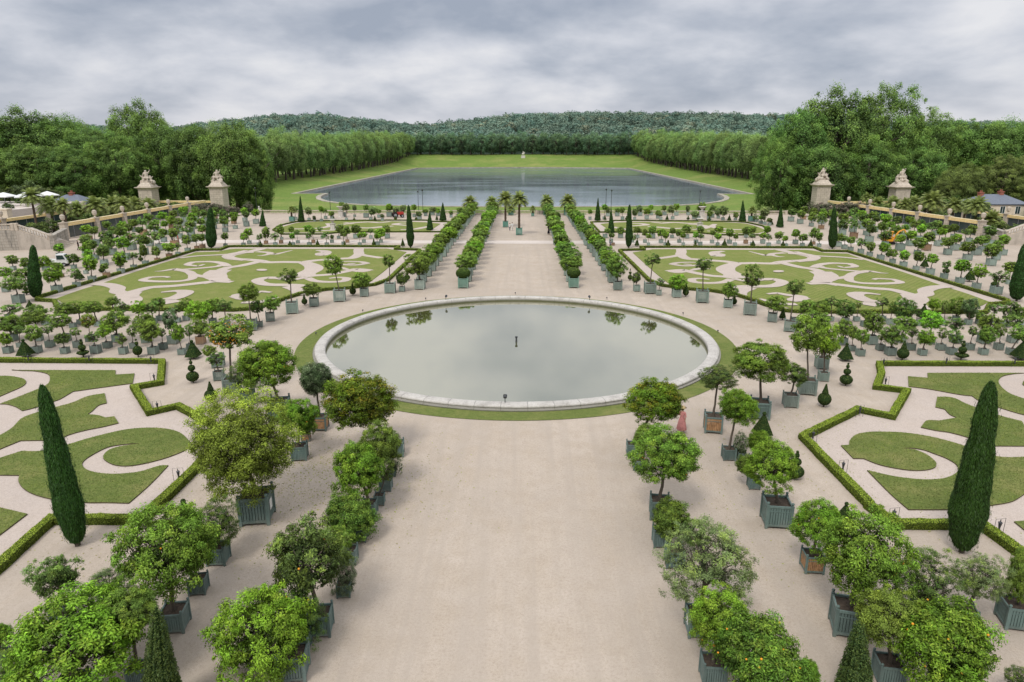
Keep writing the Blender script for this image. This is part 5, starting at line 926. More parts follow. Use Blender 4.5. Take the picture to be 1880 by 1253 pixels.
def make_pot(rec,label,group,i):
    X,Y,w,rot,box,cX,cZ,rx,rz,kind,where,plate=rec
    fam,colr,lm,nm,_,cat=KIND[kind]; rng=random.Random(i*13+5)
    dist=math.hypot(X,Y)
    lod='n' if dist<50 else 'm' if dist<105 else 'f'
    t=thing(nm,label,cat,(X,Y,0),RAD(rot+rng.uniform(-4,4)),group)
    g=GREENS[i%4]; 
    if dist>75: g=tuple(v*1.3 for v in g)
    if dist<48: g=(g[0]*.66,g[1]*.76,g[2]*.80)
    h=w*rng.uniform(.95,1.08)
    if lod=='n':
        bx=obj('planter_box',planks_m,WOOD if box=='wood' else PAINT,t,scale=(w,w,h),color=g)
        obj('trim',rails_m,PAINT,bx,color=g)
        for sx in (-1,1):
            for sy in (-1,1): obj('corner_post',post_m,PAINT,bx,loc=(sx*.45,sy*.45,0),color=g)
        if plate:
            mb=MB(); mb.box(plate*.466,plate*.48,-.14,.14,.38,.74); pl=obj('label_plate',mb.mesh('label_plate'),WHITE,bx)
    else:
        bm_=box_m if lod=='m' else sbox_m
        if box=='wood': g=(.29,.185,.11)
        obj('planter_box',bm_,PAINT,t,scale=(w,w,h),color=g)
    obj('soil',soil_m,SOIL,t,scale=(w,w,h))
    # trunk from the soil to the crown centre
    cl=Matrix.Rotation(-t.rotation_euler.z,3,'Z')@Vector((cX-X,0,0)); base=Vector((0,0,h*.86)); top=Vector((cl.x,cl.y,max(cZ-rz*.15,h*1.05)))
    d=top-base; rad=max(.028,min(.11,.028+rx*.03)); 
    if rx<.7: rad=.03
    o=obj('trunk',TRUNK[i%4],BARK,t,loc=base,scale=(rad,rad,d.length)); o.rotation_euler=d.to_track_quat('Z','Y').to_euler()
    cz=max(cZ,h*.9+rz*.55)
    key={'d':'d','a':'a','a2':'a','g':'g' if lod=='n' else 'd','f':'f' if lod=='n' else 'd'}[fam]
    if fam=='f' and lod=='n': key='f'
    ms=CR[lod+key]
    j=(i*7+3)%len(ms)
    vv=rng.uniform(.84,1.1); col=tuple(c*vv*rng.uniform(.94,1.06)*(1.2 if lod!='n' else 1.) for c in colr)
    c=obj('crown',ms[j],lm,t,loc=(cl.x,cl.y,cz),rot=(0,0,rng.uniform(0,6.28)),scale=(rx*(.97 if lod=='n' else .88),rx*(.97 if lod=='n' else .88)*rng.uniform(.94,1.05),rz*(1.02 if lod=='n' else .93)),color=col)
    if lod!='f':
        obj('limbs',LIMB[i%4],BARK,t,loc=(cl.x,cl.y,cz),rot=(0,0,i*1.7),scale=(rx,rx,rz))
    if kind in('orange','fruit') or (kind in('bright','lemon') and lod=='n' and i%3==0):
        fm=FRUIT['many' if kind=='fruit' else 'few']; sc=.035 if kind!='fruit' else .04
        f=obj('oranges',fm[i%len(fm)],ORANGE,c); f['kind']='stuff'
    return t
rows={}
for i,r in enumerate(POTS):
    wh=r[10]
    if wh.startswith('#'): rows.setdefault(wh,[]).append(i)
labels={}
for wh,ids in rows.items():
    o_,name=wh[1:].split('|')
    if name.startswith('upper'): continue
    ids.sort(key=lambda k:POTS[k][0] if o_=='left' else POTS[k][1])
    if o_=='near':
        frm='from the basin' if 'avenue' in name else 'from the near end'
    else: frm='from the left'
    for n_,k in enumerate(ids):
        labels[k]=(f"{KIND[POTS[k][9]][4]}, {ordn(n_+1)} {frm}, {name}",name)
SHORT={'row along the left hedge of the second lawn':'row by second left lawn hedge','row along the right hedge of the second lawn':'row by second right lawn hedge',
'front row of the left field behind the near lawn':'front row behind near left lawn','front row of the right field behind the near lawn':'front row behind near right lawn',
'middle row of the left field':'middle row behind near left lawn','middle row of the right field':'middle row behind near right lawn','back row of the left field along the hedge':'back row behind near left lawn','back row of the right field along the hedge':'back row behind near right lawn',
'front row between the second and far lawns on the left':'front row across far left beds','middle row between the second and far lawns on the left':'middle row across far left beds','front row between the second and far lawns on the right':'front row across far right beds','middle row between the second and far lawns on the right':'middle row across far right beds',
'back row beside the far lawn on the left':'back row beside far left bed','back row beside the far lawn on the right':'back row beside far right bed','row before the balustrade on the left':'balustrade row, far left','row before the balustrade left of the avenue':'balustrade row left of avenue','row before the balustrade on the right':'balustrade row right of avenue','row before the balustrade at far right':'balustrade row, far right',
'loose group by the white truck on the left':'group by the white truck','inner left avenue row beyond the basin':'inner left avenue row','inner right avenue row beyond the basin':'inner right avenue row','outer left avenue row beyond the basin':'outer left avenue row','outer right avenue row beyond the basin':'outer right avenue row'}
for i,r in enumerate(POTS):
    wh=r[10]; k=KIND[r[9]]
    if i in labels:
        lb,g=labels[i]; lb=lb.replace(g,SHORT.get(g,g)); gr='boxed trees, '+SHORT.get(g,g)
    elif wh.startswith('#'):
        nm=wh.split('|')[1]; lb=f"{k[4]} in {r[4] if r[4]=='green' else 'wooden'} box within the crowded {nm.replace(' before the fence','')}"; gr='boxed trees in the '+nm
    else:
        lb=f"{k[4]}, {wh}"; gr='large boxed trees near the terrace'
        if len(lb.split())>16: lb=f"{k[5]}, {wh}"
        if len(lb.split())>16: lb=wh
        if len(lb.split())<4: lb='boxed tree '+lb
    if len(lb.split())>15: print('LONG',lb)
    make_pot(r,lb,gr,i)
# ------------------------------------------------------------------ clipped topiary
def topi_mesh(kind,h,w):
    mb=MB(); r=w/2
    if kind=='cone':
        mb.frust(0,0,.14*h,.8*h,r,r,r*.16,r*.16); mb.lathe([(r*.12,.78*h),(r*.10,.84*h)],8); mb.ball((0,0,.88*h),r*.26,12)
    elif kind=='ballstack':
        mb.ball((0,0,.36*h),r,20,min(1.1,.27*h/r)); mb.lathe([(r*.12,.6*h),(r*.12,.7*h)],8); mb.ball((0,0,.74*h),r*.42,12); mb.ball((0,0,.93*h),r*.24,10)
    elif kind=='conball':
        mb.ball((0,0,.34*h),r,20,min(1.15,.26*h/r)); mb.lathe([(r*.5,.6*h),(r*.14,.93*h),(.001,.935*h)],10); mb.ball((0,0,.95*h),r*.15,8)
    elif kind=='disc':
        mb.lathe([(r*.3,.12*h),(r*.95,.22*h),(r,.28*h),(r*.9,.31*h),(.01,.33*h)],8); mb.lathe([(r*.12,.3*h),(r*.12,.4*h)],8); mb.ball((0,0,.52*h),r*.6,16,min(1,.17*h/(r*.6))); mb.ball((0,0,.77*h),r*.3,10); mb.ball((0,0,.92*h),r*.2,10)
    elif kind=='snowman':
        mb.ball((0,0,.26*h),r,20,min(1.1,.2*h/r)); mb.ball((0,0,.6*h),r*.58,16,min(1.1,.13*h/(r*.58))); mb.ball((0,0,.82*h),r*.28,10,1.2); mb.lathe([(r*.13,.44*h),(r*.13,.7*h)],6); mb.ball((0,0,.94*h),r*.17,8)
    return mb.mesh('clipped_shape')
TW={'cone':('clipped pyramid yew with a small ball on top','cone_topiary'),'ballstack':('clipped yew of one large ball under small balls','ball_topiary'),'conball':('clipped yew ball topped with a small cone','ball_topiary'),'disc':('clipped yew disc with balls stacked above','disc_topiary'),'snowman':('tall clipped yew of three diminishing balls','ball_topiary')}
TGRP={}
order=sorted(range(len(TOPI)),key=lambda k:(TOPI[k][1]>75,TOPI[k][1]>128,TOPI[k][0]))
cnt={}
for n_,k in enumerate(order):
    X,Y,kind,h,w=TOPI[k]
    band='beside near lawns' if Y<75 else 'around second lawns' if Y<128 else 'beside far lawns'
    sd='left' if X<0 else 'right'; key=(kind,band,sd); cnt[key]=cnt.get(key,0)+1
    short={'cone':'clipped yew pyramid with ball tip','ballstack':'clipped yew ball under small balls','conball':'clipped yew ball under a cone','disc':'clipped yew disc with stacked balls','snowman':'clipped yew of three stacked balls'}[kind]
    t=thing(TW[kind][1],f"{short}, {ordn(cnt[key])} such from left, {sd} side {band}",'topiary',(X,Y,0),0,'clipped yews '+band)
    h=max(h,w*1.35); me=topi_mesh(kind,h,w); core=obj('clipped_crown',me,CORE,t,color=(.03,.06,.015))
    area=h*w*3; dens=420 if Y<45 else 160 if Y<80 else 45; lf=.045 if Y<45 else .07 if Y<80 else .14
    n=int(min(9000,max(250,area*dens)))
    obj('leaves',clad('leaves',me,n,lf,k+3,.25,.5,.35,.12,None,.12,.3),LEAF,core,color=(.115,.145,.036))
    mb=MB(); mb.tube([(0,0,0),(0,0,h*.3)],.05,6); obj('trunk',mb.mesh('trunk'),BARK,t)
# ball trees in boxes
for i,(X,Y,w,cz,rx,rz) in enumerate(BALLS):
    side='left' if X<0 else 'right'; wh='nearest the basin' if Y<110 else 'dark oval, farther along the avenue'
    t=thing('ball_topiary',f"clipped ball tree in green box, {side} inner avenue row, {wh}",'topiary',(X,Y,0),0,'clipped ball trees of the avenue')
    obj('planter_box',box_m,PAINT,t,scale=(w,w,w*1.05),color=(.16,.27,.21)); obj('soil',soil_m,SOIL,t,scale=(w,w,w*1.05))
    mb=MB(); mb.ball((0,0,0),1,24,1); me=mb.mesh('ball'); c=obj('crown',me,CORE,t,loc=(0,0,max(cz,w*1.05+rz*.7)),scale=(rx,rx,rz),color=(.05,.09,.02))
    obj('leaves',clad('leaves',me,5000,.075,i+40,.3,.55,.35,.25,None,.25,.3),LEAF,c,color=(.085,.14,.025) if Y<110 else (.04,.08,.02))
    obj('trunk',TRUNK[0],BARK,t,loc=(0,0,w*.85),scale=(.07,.07,max(.3,cz-w*.9)))
# ------------------------------------------------------------------ cypresses
def cyp_mesh(h,w,lean,kind,core=False):
    rng=random.Random(int(h*100)); n=22; v=[];f=[]; m=18; r=w/2
    for j in range(m+1):
        t=j/m
        if kind=='col': k=((.4+.6*min(1,t/.16)**.7)*(1 if t<.28 else 1-.66*((t-.28)/.72)**1.15) if t<.94 else .36*(1-(t-.94)*12))*(1+.03*math.sin(j*1.3+h))
        else: k=(1 if t<.03 else (1-t)**.9*1.0+.05)
        k*=1+.06*math.sin(j*1.9)
        z=.04*h+(h*.96)*t
        for i in range(n):
            a=2*math.pi*i/n; q=r*k*(1+.05*math.sin(a*3+j*.3)+.05*math.sin(a*8+j*.2)+rng.uniform(-.03,.03)); v.append((math.cos(a)*q+lean*(z/h),math.sin(a)*q,z))
    for j in range(m):
        for i in range(n): f.append((j*n+i,j*n+(i+1)%n,(j+1)*n+(i+1)%n,(j+1)*n+i))
    v.append((lean,0,h*1.0)); tp=len(v)-1
    for i in range(n): f.append((m*n+i,m*n+(i+1)%n,tp))
    f.append(tuple(range(n))[::-1]); mb=MB(); mb.add(v,f); return mb.mesh('foliage_body')
CYL=['tall dark cypress leaning left over the near left hedge corner','tall dark cypress leaning right at the near right hedge corner','clipped column cypress at back corner of the second left lawn, farther from avenue','clipped column cypress beside left avenue at back of second left lawn','clipped column cypress beside right avenue at back of second right lawn','clipped column cypress at outer back corner of the second right lawn','dark cypress at left picture edge by second lawn corner','dark cypress at right picture edge by second lawn corner',
'cone yew nearest the outer front corner of far left lawn','slim cone yew at outer back corner of far left lawn','cone yew at avenue end front corner of far left lawn','cone yew beside avenue behind far left lawn','slim cone yew beside avenue behind far right lawn','cone yew at front corner of far right lawn by avenue','cone yew at outer back corner of far right lawn','cone yew at outer front corner of far right lawn']
for i,(X,Y,h,lean,w,kind) in enumerate(CYP):
    t=thing('cypress' if kind=='col' else 'cone_yew',CYL[i],'cypress' if kind=='col' else 'yew',(X,Y,0),0,'column cypresses' if kind=='col' else 'cone yews of the far lawns')
    me=cyp_mesh(h,w*((.60 if X<0 else .68) if Y<50 else .88),lean,kind); c=obj('crown',me,CORE,t,color=(.02,.045,.012))
    near=Y<50; n=70000 if near else 3500 if Y<80 else 2600
    obj('sprays',clad('sprays',me,n,.20 if near else .22,i+90,.25 if near else .12,.12 if near else .28,.5,.05,(0,0,2.6 if near else 1.6),0.,.45,4.),LEAF,c,color=(.032,.09,.012) if near else (.03,.088,.014))
    mb=MB(); mb.tube([(0,0,0),(lean*.1,0,h*.12)],.12,7); obj('trunk',mb.mesh('trunk'),BARK,t)
SL=['pyramid shaped fine leaved shrub at the lower left edge','pyramid shaped fine leaved shrub at the lower right edge']
for i,(X,Y,h,lean,w) in enumerate(SHRUBC):
    t=thing('pyramid_shrub',SL[i],'shrub',(X,Y,0),0,'pyramid shrubs'); me=cyp_mesh(h,w,lean,'con'); c=obj('crown',me,CORE,t,color=(.03,.06,.02))
    obj('leaves',clad('leaves',me,15000,.075,i+200,1.6,.4,.6,.3,None,.1,.45),LEAFW if False else LEAF,c,color=(.075,.13,.045))
    mb=MB(); mb.tube([(0,0,0),(0,0,.5)],.08,7); obj('trunk',mb.mesh('trunk'),BARK,t)
# ------------------------------------------------------------------ smooth outlines
def smooth(pts,closed=True,sub=5,ang=50):
    P_=[Vector(p) for p in pts]; n=len(P_); out=[]
    def sharp(i):
        a=P_[(i)%n]-P_[(i-1)%n]; b=P_[(i+1)%n]-P_[i%n]
        return a.length<1e-6 or b.length<1e-6 or a.angle(b)>RAD(ang)
    seg=n if closed else n-1
    for i in range(seg):
        p1,p2=P_[i],P_[(i+1)%n]
        p0=P_[i-1] if (closed or i>0) and not sharp(i) else p1+(p1-p2)
        p3=P_[(i+2)%n] if (closed or i+2<n) and not sharp((i+1)%n) else p2+(p2-p1)
        for k in range(sub):
            t=k/sub; out.append(.5*((2*p1)+(p2-p0)*t+(2*p0-5*p1+4*p2-p3)*t*t+(3*p1-p0-3*p2+p3)*t**3))
    if not closed: out.append(P_[-1])
    return out
def poly_mesh(name,loops,z,h=0):
    loops=[[Vector((p[0],p[1],z)) for p in L] for L in loops]; tris=tessellate_polygon(loops)
    v=[p for L in loops for p in L]; f=[]
    for t in tris:
        a,b,c=[v[k] for k in t]; f.append(tuple(t) if (b-a).cross(c-a).z>0 else tuple(t)[::-1])
    if h:
        nv=len(v); o=0
        for L in loops:
            n=len(L); v+=[Vector((p.x,p.y,z-h)) for p in L]
            for i in range(n):
                a,b=o+i,o+(i+1)%n; f.append((a,nv+o+i,nv+o+(i+1)%n,b))
            o+=n
    me=bpy.data.meshes.new(name); me.from_pydata(v,[],f); me.update(); return me
def ribbon(name,pts,w,z,t0=1,t1=1):
    S=smooth(pts,False,6,75); n=len(S); v=[];f=[]
    for i,p in enumerate(S):
        d=(S[min(i+1,n-1)]-S[max(i-1,0)]).normalized(); q=Vector((-d.y,d.x)); u=i/(n-1)
        k=t0+(1-t0)*min(1,u/.35) if u<.5 else t1+(1-t1)*min(1,(1-u)/.45)
        hw=w*.5*k; v+=[(*(p+q*hw),z),(*(p-q*hw),z)]
    for i in range(n-1): f.append((2*i,2*i+1,2*i+3,2*i+2))
    # rounded tips
    me=bpy.data.meshes.new(name); me.from_pydata(v,[],f); me.update(); return me
EDGE=simple('turf_edge',(.10,.085,.05),.95,.05,.4,5)
BX,BY=0.,61.1
circ=lambda r,n=128:[(BX+r*math.cos(2*math.pi*k/n),BY+r*math.sin(2*math.pi*k/n)) for k in range(n)]
# gravel ground with the basin cut out
gm=poly_mesh('gravel',[[(-132,-30),(132,-30),(132,192),(-132,192)],circ(17.7)],0.); struct('ground',gm,GRAVEL)
bedpoly={'near':None}
for key,hed in (('mid_right',HEDGES[0][1]),('mid_left',HEDGES[1][1]),('far_right',HEDGES[4][1]),('far_left',HEDGES[5][1])):
    pts=hed[:-1] if (Vector(hed[0])-Vector(hed[-1])).length<2.5 else hed
    struct('parterre_gravel',poly_mesh('parterre_gravel',[pts],.006),GRAVEL2)
nl=HEDGES[2][1]; struct('parterre_gravel',poly_mesh('parterre_gravel',[nl+[(-75,nl[-1][1]-6),(-75,nl[0][1])]],.006),GRAVEL2)
nr=HEDGES[3][1]; struct('parterre_gravel',poly_mesh('parterre_gravel',[nr+[(75,nr[-1][1]-6),(75,nr[0][1])]],.006),GRAVEL2)
for key,L in LAWNS.items():
    for k,pl in enumerate(L):
        far='far' in key; mt=GRASS if 'near' in key else GRASSM
        S=smooth(pl,True,5) if 'near' in key else smooth(pl,True,3,30)
        me=poly_mesh('turf',[[(p.x,p.y) for p in S]],.075,.07)
        o=struct('lawn',me,mt); me.materials.append(EDGE)
        if 'near' in key:
            for p in me.polygons:
                if abs(p.normal.z)<.5: p.material_index=1
rng=np.random.default_rng(12)
for o in [o for o in COL.objects if o.name.startswith('lawn') and o.data.materials and o.data.materials[0]==GRASS and len(o.data.materials)>1]:
    me=o.data; ar=sum(p.area for p in me.polygons if p.normal.z>.5); n=int(ar*160)
    P_,Nn=surf_sample(me,int(n*1.15),rng); k=Nn[:,2]>.5; P_=P_[k]; n=len(P_); P_[:,2]+=.012
    lowf=.5+.5*np.sin(P_[:,0]*1.3+np.sin(P_[:,1]*.9)*2)*np.sin(P_[:,1]*1.1+np.sin(P_[:,0]*.7)*2)
    V,Q=quads_from(P_,unit(np.array([0,0,.8])+rng.normal(0,.5,(n,3))),rng.normal(size=(n,3)),.085,.3,rng)
    g=obj('grass_blades',npmesh('grass_blades',V,Q,np.stack([rng.uniform(.75,1.3,n),np.clip(lowf*.35*rng.uniform(0,2,n),0,1),rng.uniform(size=n)],1)),LEAF,color=(.12,.155,.036)); tag(g,'short mown grass on the near lawn scrolls','grass',None,'stuff')
def strokes(L,sx,base):
    for i,(pts,w,t0,t1) in enumerate(L):
        struct('path',ribbon('gravel_scroll',[(sx*p[0],p[1]) for p in pts],w*(.80 if w<4 else .68),base+.004+.0016*i,t0,t1),GRAVEL2)
for sx in (1,-1):
    strokes(STROKES,sx,.075); strokes(FST,sx,.075)
    struct('path',poly_mesh('gravel_scroll',[[(sx*p[0],p[1]) for p in EYE[0]]],.15),GRAVEL2)
struct('path',poly_mesh('cross_path',[[(-78,128.2),(78,128.2),(78,132.6),(-78,132.6)]],.012),GRAVEL3)
# hedges
def hedge_mesh(pts,w,h,seg):
    P_=[Vector(p) for p in pts]; R_=[]
    for i in range(len(P_)-1):
        n=max(1,int((P_[i+1]-P_[i]).length/seg))
        for k in range(n): R_.append((P_[i].lerp(P_[i+1],k/n), k==0 and i>0, i))
    R_.append((P_[-1],False,len(P_)-2)); rng=random.Random(3); v=[];f=[]; prof=[(-.5,0),(-.52,.45),(-.47,.95),(-.2,1.0),(.2,1.0),(.47,.95),(.52,.45),(.5,0)]; m=len(prof)
    for p,cn,i in R_:
        d1=(P_[i+1]-P_[i]).normalized(); n1=Vector((-d1.y,d1.x)); s=1.
        if cn:
            d0=(P_[i]-P_[i-1]).normalized(); n0=Vector((-d0.y,d0.x)); nn=(n0+n1)
            if nn.length>.2: nn.normalize(); s=min(2.2,1/max(.35,nn.dot(n1))); n1=nn
        for a,b in prof:
            v.append((*(p+n1*(a*w*s+rng.uniform(-.025,.025))),b*h+(rng.uniform(-.025,.025) if b>.5 else 0)))
    for j in range(len(R_)-1):
        for k in range(m-1): f.append((j*m+k,(j+1)*m+k,(j+1)*m+k+1,j*m+k+1))
    f.append(tuple(range(m))); f.append(tuple((len(R_)-1)*m+k for k in range(m))[::-1])
    me=bpy.data.meshes.new('hedge_body'); me.from_pydata(v,[],f); me.update()
    bm=bmesh.new(); bm.from_mesh(me); bmesh.ops.recalc_face_normals(bm,faces=bm.faces); bm.to_mesh(me); bm.free(); return me
HL={'near_left':'low box hedge zigzagging round the near left lawn','near_right':'low box hedge zigzagging round the near right lawn','mid_left':'low box hedge enclosing the second left lawn of scrolls','mid_right':'low box hedge enclosing the second right lawn of scrolls','far_left':'thin box hedge round the far left lawn','far_right':'thin box hedge round the far right lawn'}
HEDGEC=simple('hedge_core',(.05,.07,.015),.95,.05,.4,3)
for i,(k,pts,w,h) in enumerate(HEDGES):
    me=hedge_mesh(pts,w,h,.6); t=tag(obj('hedge',me,HEDGEC),HL[k],'hedge','box hedges round the lawns')
    near='near' in k; w*=.62 if near else .6; h*=.66; me=hedge_mesh(pts,w,h,.6); t.data=me; me.materials.append(HEDGEC); n=70000 if near else 30000 if 'mid' in k else 9000
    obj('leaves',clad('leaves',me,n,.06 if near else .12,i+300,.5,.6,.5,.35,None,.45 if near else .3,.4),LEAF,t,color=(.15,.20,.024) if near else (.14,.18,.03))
# ------------------------------------------------------------------ basin
t=thing('fountain_basin','large round stone basin with murky green water in the middle of the garden','basin',(BX,BY,0))
mb=MB(); prof=[(18.22,-.05),(18.22,.11),(18.02,.13),(18.0,.17),(18.03,.21),(18.06,.27),(18.03,.34),(17.9,.40),(17.6,.43),(17.3,.41),(17.18,.36),(17.15,.3),(17.13,-1.4)]
n=160; v=[];f=[]
for r_,z in prof:
    for k in range(n):
        a=2*math.pi*k/n; v.append((r_*math.cos(a),r_*math.sin(a),z))
for j in range(len(prof)-1):
    for k in range(n): f.append((j*n+k,j*n+(k+1)%n,(j+1)*n+(k+1)%n,(j+1)*n+k)[::1])
mb.add(v,f); me=mb.mesh('rim',False); bm=bmesh.new(); bm.from_mesh(me); bmesh.ops.recalc_face_normals(bm,faces=bm.faces); bm.to_mesh(me); bm.free()
obj('rim',me,RIM,t)
mb=MB(); mb.v=[]; 
def ann(r0,r1,z,n=160,c=(0,0)):
    v=[];f=[]
    for r_ in (r0,r1):
        for k in range(n): a=2*math.pi*k/n; v.append((c[0]+r_*math.cos(a),c[1]+r_*math.sin(a),z))
    for k in range(n): f.append((k,n+k,n+(k+1)%n,(k+1)%n))
    m_=bpy.data.meshes.new('ring'); m_.from_pydata(v,[],f); m_.update(); return m_
struct('water',poly_mesh('water',[circ(17.14)],-.06),WATER)
struct('grass_ring',ann(18.23,19.75,.03,c=(BX,BY)),GRASS)
# jet nozzle
t=thing('fountain_nozzle','small dark fountain nozzle standing in the centre of the basin','fountain',(0,60.6,-.06))
mb=MB(); mb.lathe([(.13,-.3),(.09,.05),(.07,.3),(.11,.36),(.12,.5),(.001,.5)],12); obj('pipe',mb.mesh('pipe'),DARKMETAL,t)
def spot(X,Y,z,label,s=1.,rz=0):
    t=thing('spotlight',label,'spotlight',(X,Y,z),rz,'garden spotlights'); mb=MB(); mb.tube([(0,0,0),(0,0,.35*s)],.03*s,6); obj('stand',mb.mesh('stand'),DARKMETAL,t)
    mb=MB(); mb.lathe([(.05*s,.0),(.13*s,.04*s),(.15*s,.26*s),(.001,.24*s)],10); o=obj('lamp_head',mb.mesh('lamp_head'),DARKMETAL,t,loc=(0,0,.33*s),rot=(-.9,0,0))
for i,(X,Y) in enumerate(sorted(SPOT)): spot(X,Y,.03,f"small ground spotlight on the grass ring round the basin, {ordn(i+1)} from the left",.5,0)
for i,a in enumerate((62,118,-92,)): spot(17.55*math.cos(RAD(a)),BY+17.55*math.sin(RAD(a)),.43,'black twin spotlight on the basin rim, '+('far right','far left','nearest the terrace')[i],.95,RAD(a+90))
# path lanterns on wire frames
for i,(X,Y) in enumerate(LANT):
    sd='left' if X<0 else 'right'; n_=sum(1 for q in LANT[:i+1] if (q[0]<0)==(X<0))
    t=thing('path_lantern',f"hanging lantern in thin wire frame beside near {sd} hedge, {ordn(n_)} from far side",'lantern',(X,Y,0),.2,'hanging lanterns beside the hedges')
    mb=MB(); mb.tube([(-.26,0,0),(-.26,0,.85),(.26,0,.85),(.26,0,0)],.011,5); obj('frame',mb.mesh('frame'),DARKMETAL,t)
    mb=MB(); mb.lathe([(.02,.82),(.03,.72),(.13,.66),(.11,.64)],6); mb.lathe([(.06,.34),(.05,.38),(.1,.62)],6); mb.lathe([(.02,.26),(.07,.3),(.06,.36)],6); obj('lantern',mb.mesh('lantern'),DARKMETAL,t,scale=(.8,.8,1))
# fallen leaves
rng=np.random.default_rng(8); n=1500
Pp=np.stack([rng.normal(-9.5,3.2,n),rng.normal(33.,2.8,n),np.full(n,.015)],1); Pp=np.vstack([Pp,np.stack([rng.uniform(-22,-8,900),rng.uniform(24,42,900),np.full(900,.015)],1),np.stack([rng.uniform(9,24,900),rng.uniform(24,44,900),np.full(900,.015)],1)])
V,Q=quads_from(Pp,unit(np.array([0,0,1.])+rng.normal(0,.15,(len(Pp),3))),rng.normal(size=(len(Pp),3)),.09,.5,rng)
o=obj('fallen_leaves',npmesh('fallen_leaves',V,Q,np.stack([rng.uniform(.7,1.3,len(Pp)),rng.uniform(.3,1,len(Pp)),rng.uniform(size=len(Pp))],1)),LEAF,color=(.30,.22,.08)); tag(o,'yellow fallen leaves scattered on the gravel under the boxed trees','leaves',None,'stuff')
# ------------------------------------------------------------------ palms
def palm_crown(seed,n=46):
    rng=random.Random(seed); V=[];F=[];B=[]
    for i in range(n):
        a=i*2.39996+rng.uniform(-.2,.2); u_=i/n; e=RAD(82-100*u_**.9)+rng.uniform(-.08,.08); L=1.05*(.75+.3*u_)*rng.uniform(.9,1.1)
        p=Vector((0,0,0)); d=Vector((math.cos(a)*math.cos(e),math.sin(a)*math.cos(e),math.sin(e))); pts=[p.copy()]; m=14
        for k in range(m):
            p=p+d*L/m; d=(d+Vector((0,0,-.095-.02*k/m))).normalized(); pts.append(p.copy())
        side=Vector((-math.sin(a),math.cos(a),0))
        for k in range(2,m+1):
            dd=(pts[k]-pts[k-1]).normalized(); ln=.26*math.sin(math.pi*(k/m)**.7*.93)+.05
            for q in (.0,.5):
                b=pts[k-1].lerp(pts[k],q)
                for s in (-1,1):
                    tip=b+side*s*ln*.85+dd*ln*.75+Vector((0,0,-.25*ln+rng.uniform(-.02,.02))); wv=dd*.022
                    n0=len(V); V+=[b-wv,b+wv,tip+wv*.2,tip-wv*.2]; F.append((n0,n0+1,n0+2,n0+3)); B.append((rng.uniform(.7,1.25)*(1.1-.45*u_),rng.uniform(0,.5),0))
        for k in range(m):
            n0=len(V); w_=side*.012*(1-k/m*.6); V+=[pts[k]-w_,pts[k]+w_,pts[k+1]+w_,pts[k+1]-w_]; F.append((n0,n0+1,n0+2,n0+3)); B.append((1.3,.8,0))
    return npmesh('fronds',[tuple(p) for p in V],F,B)
PC=[palm_crown(i) for i in range(3)]
def palm_trunk():
    mb=MB(); prof=[]
    for j in range(17): prof.append(((1.1 if j%2 else .93)*(1.25-.3*j/16),j/16))
    mb.lathe(prof,10); mb.ball((0,0,1.0),1.5,10,.08); return mb.mesh('trunk')
PT=palm_trunk()
def palm(X,Y,w,cX,cZ,r_,label,group,zb=0,i=0,col=(.21,.25,.09)):
    t=thing('palm_tree',label,'palm tree',(X,Y,zb),0,group); h0=0
    if w>0:
        obj('planter_box',box_m,PAINT,t,scale=(w,w,w*1.1),color=(.13,.29,.23)); obj('soil',soil_m,SOIL,t,scale=(w,w,w*1.1)); h0=w*.9
    hz=max(.3,cZ-zb-h0); obj('trunk',PT,PALMBARK,t,loc=(0,0,h0),scale=(.2 if r_>1 else .1,.2 if r_>1 else .1,hz))
    obj('crown',PC[i%3],LEAF,t,loc=(cX-X,0,cZ-zb),rot=(0,0,i*1.3),scale=(r_*1.05,r_*1.05,r_),color=col)
PL=['second tall palm in a green box on the avenue, beside two walkers','front tall palm in a green box in the middle of the avenue','wide palm in a grey box behind the far left lawn','small palm in a box against the balustrade at avenue end','wide palm in a blue box behind the far right lawn','first low palm from the left before the lake, left of avenue','second low palm left of avenue before the lake','first low palm right of avenue before the lake','second low palm right of avenue before the lake','tiny palm behind the tall avenue palm']
for i,(X,Y,w,cX,cZ,r_) in enumerate(PALMS): palm(X,Y,w,cX,cZ,r_,PL[i],'boxed palms by the avenue and balustrade',0,i)
ns={-1:0,1:0}
for i,(X,Y,Z,r_) in enumerate(sorted(SPALM,key=lambda s:s[1])):
    s=-1 if X<0 else 1; ns[s]+=1
    palm(X,Y,0,X,Z,r_*1.4,f"palm behind the yellow banded fence on the {'left' if s<0 else 'right'}, {ordn(ns[s])} from the stairs",'palms behind the yellow banded fences',0,i,(.20,.24,.09))
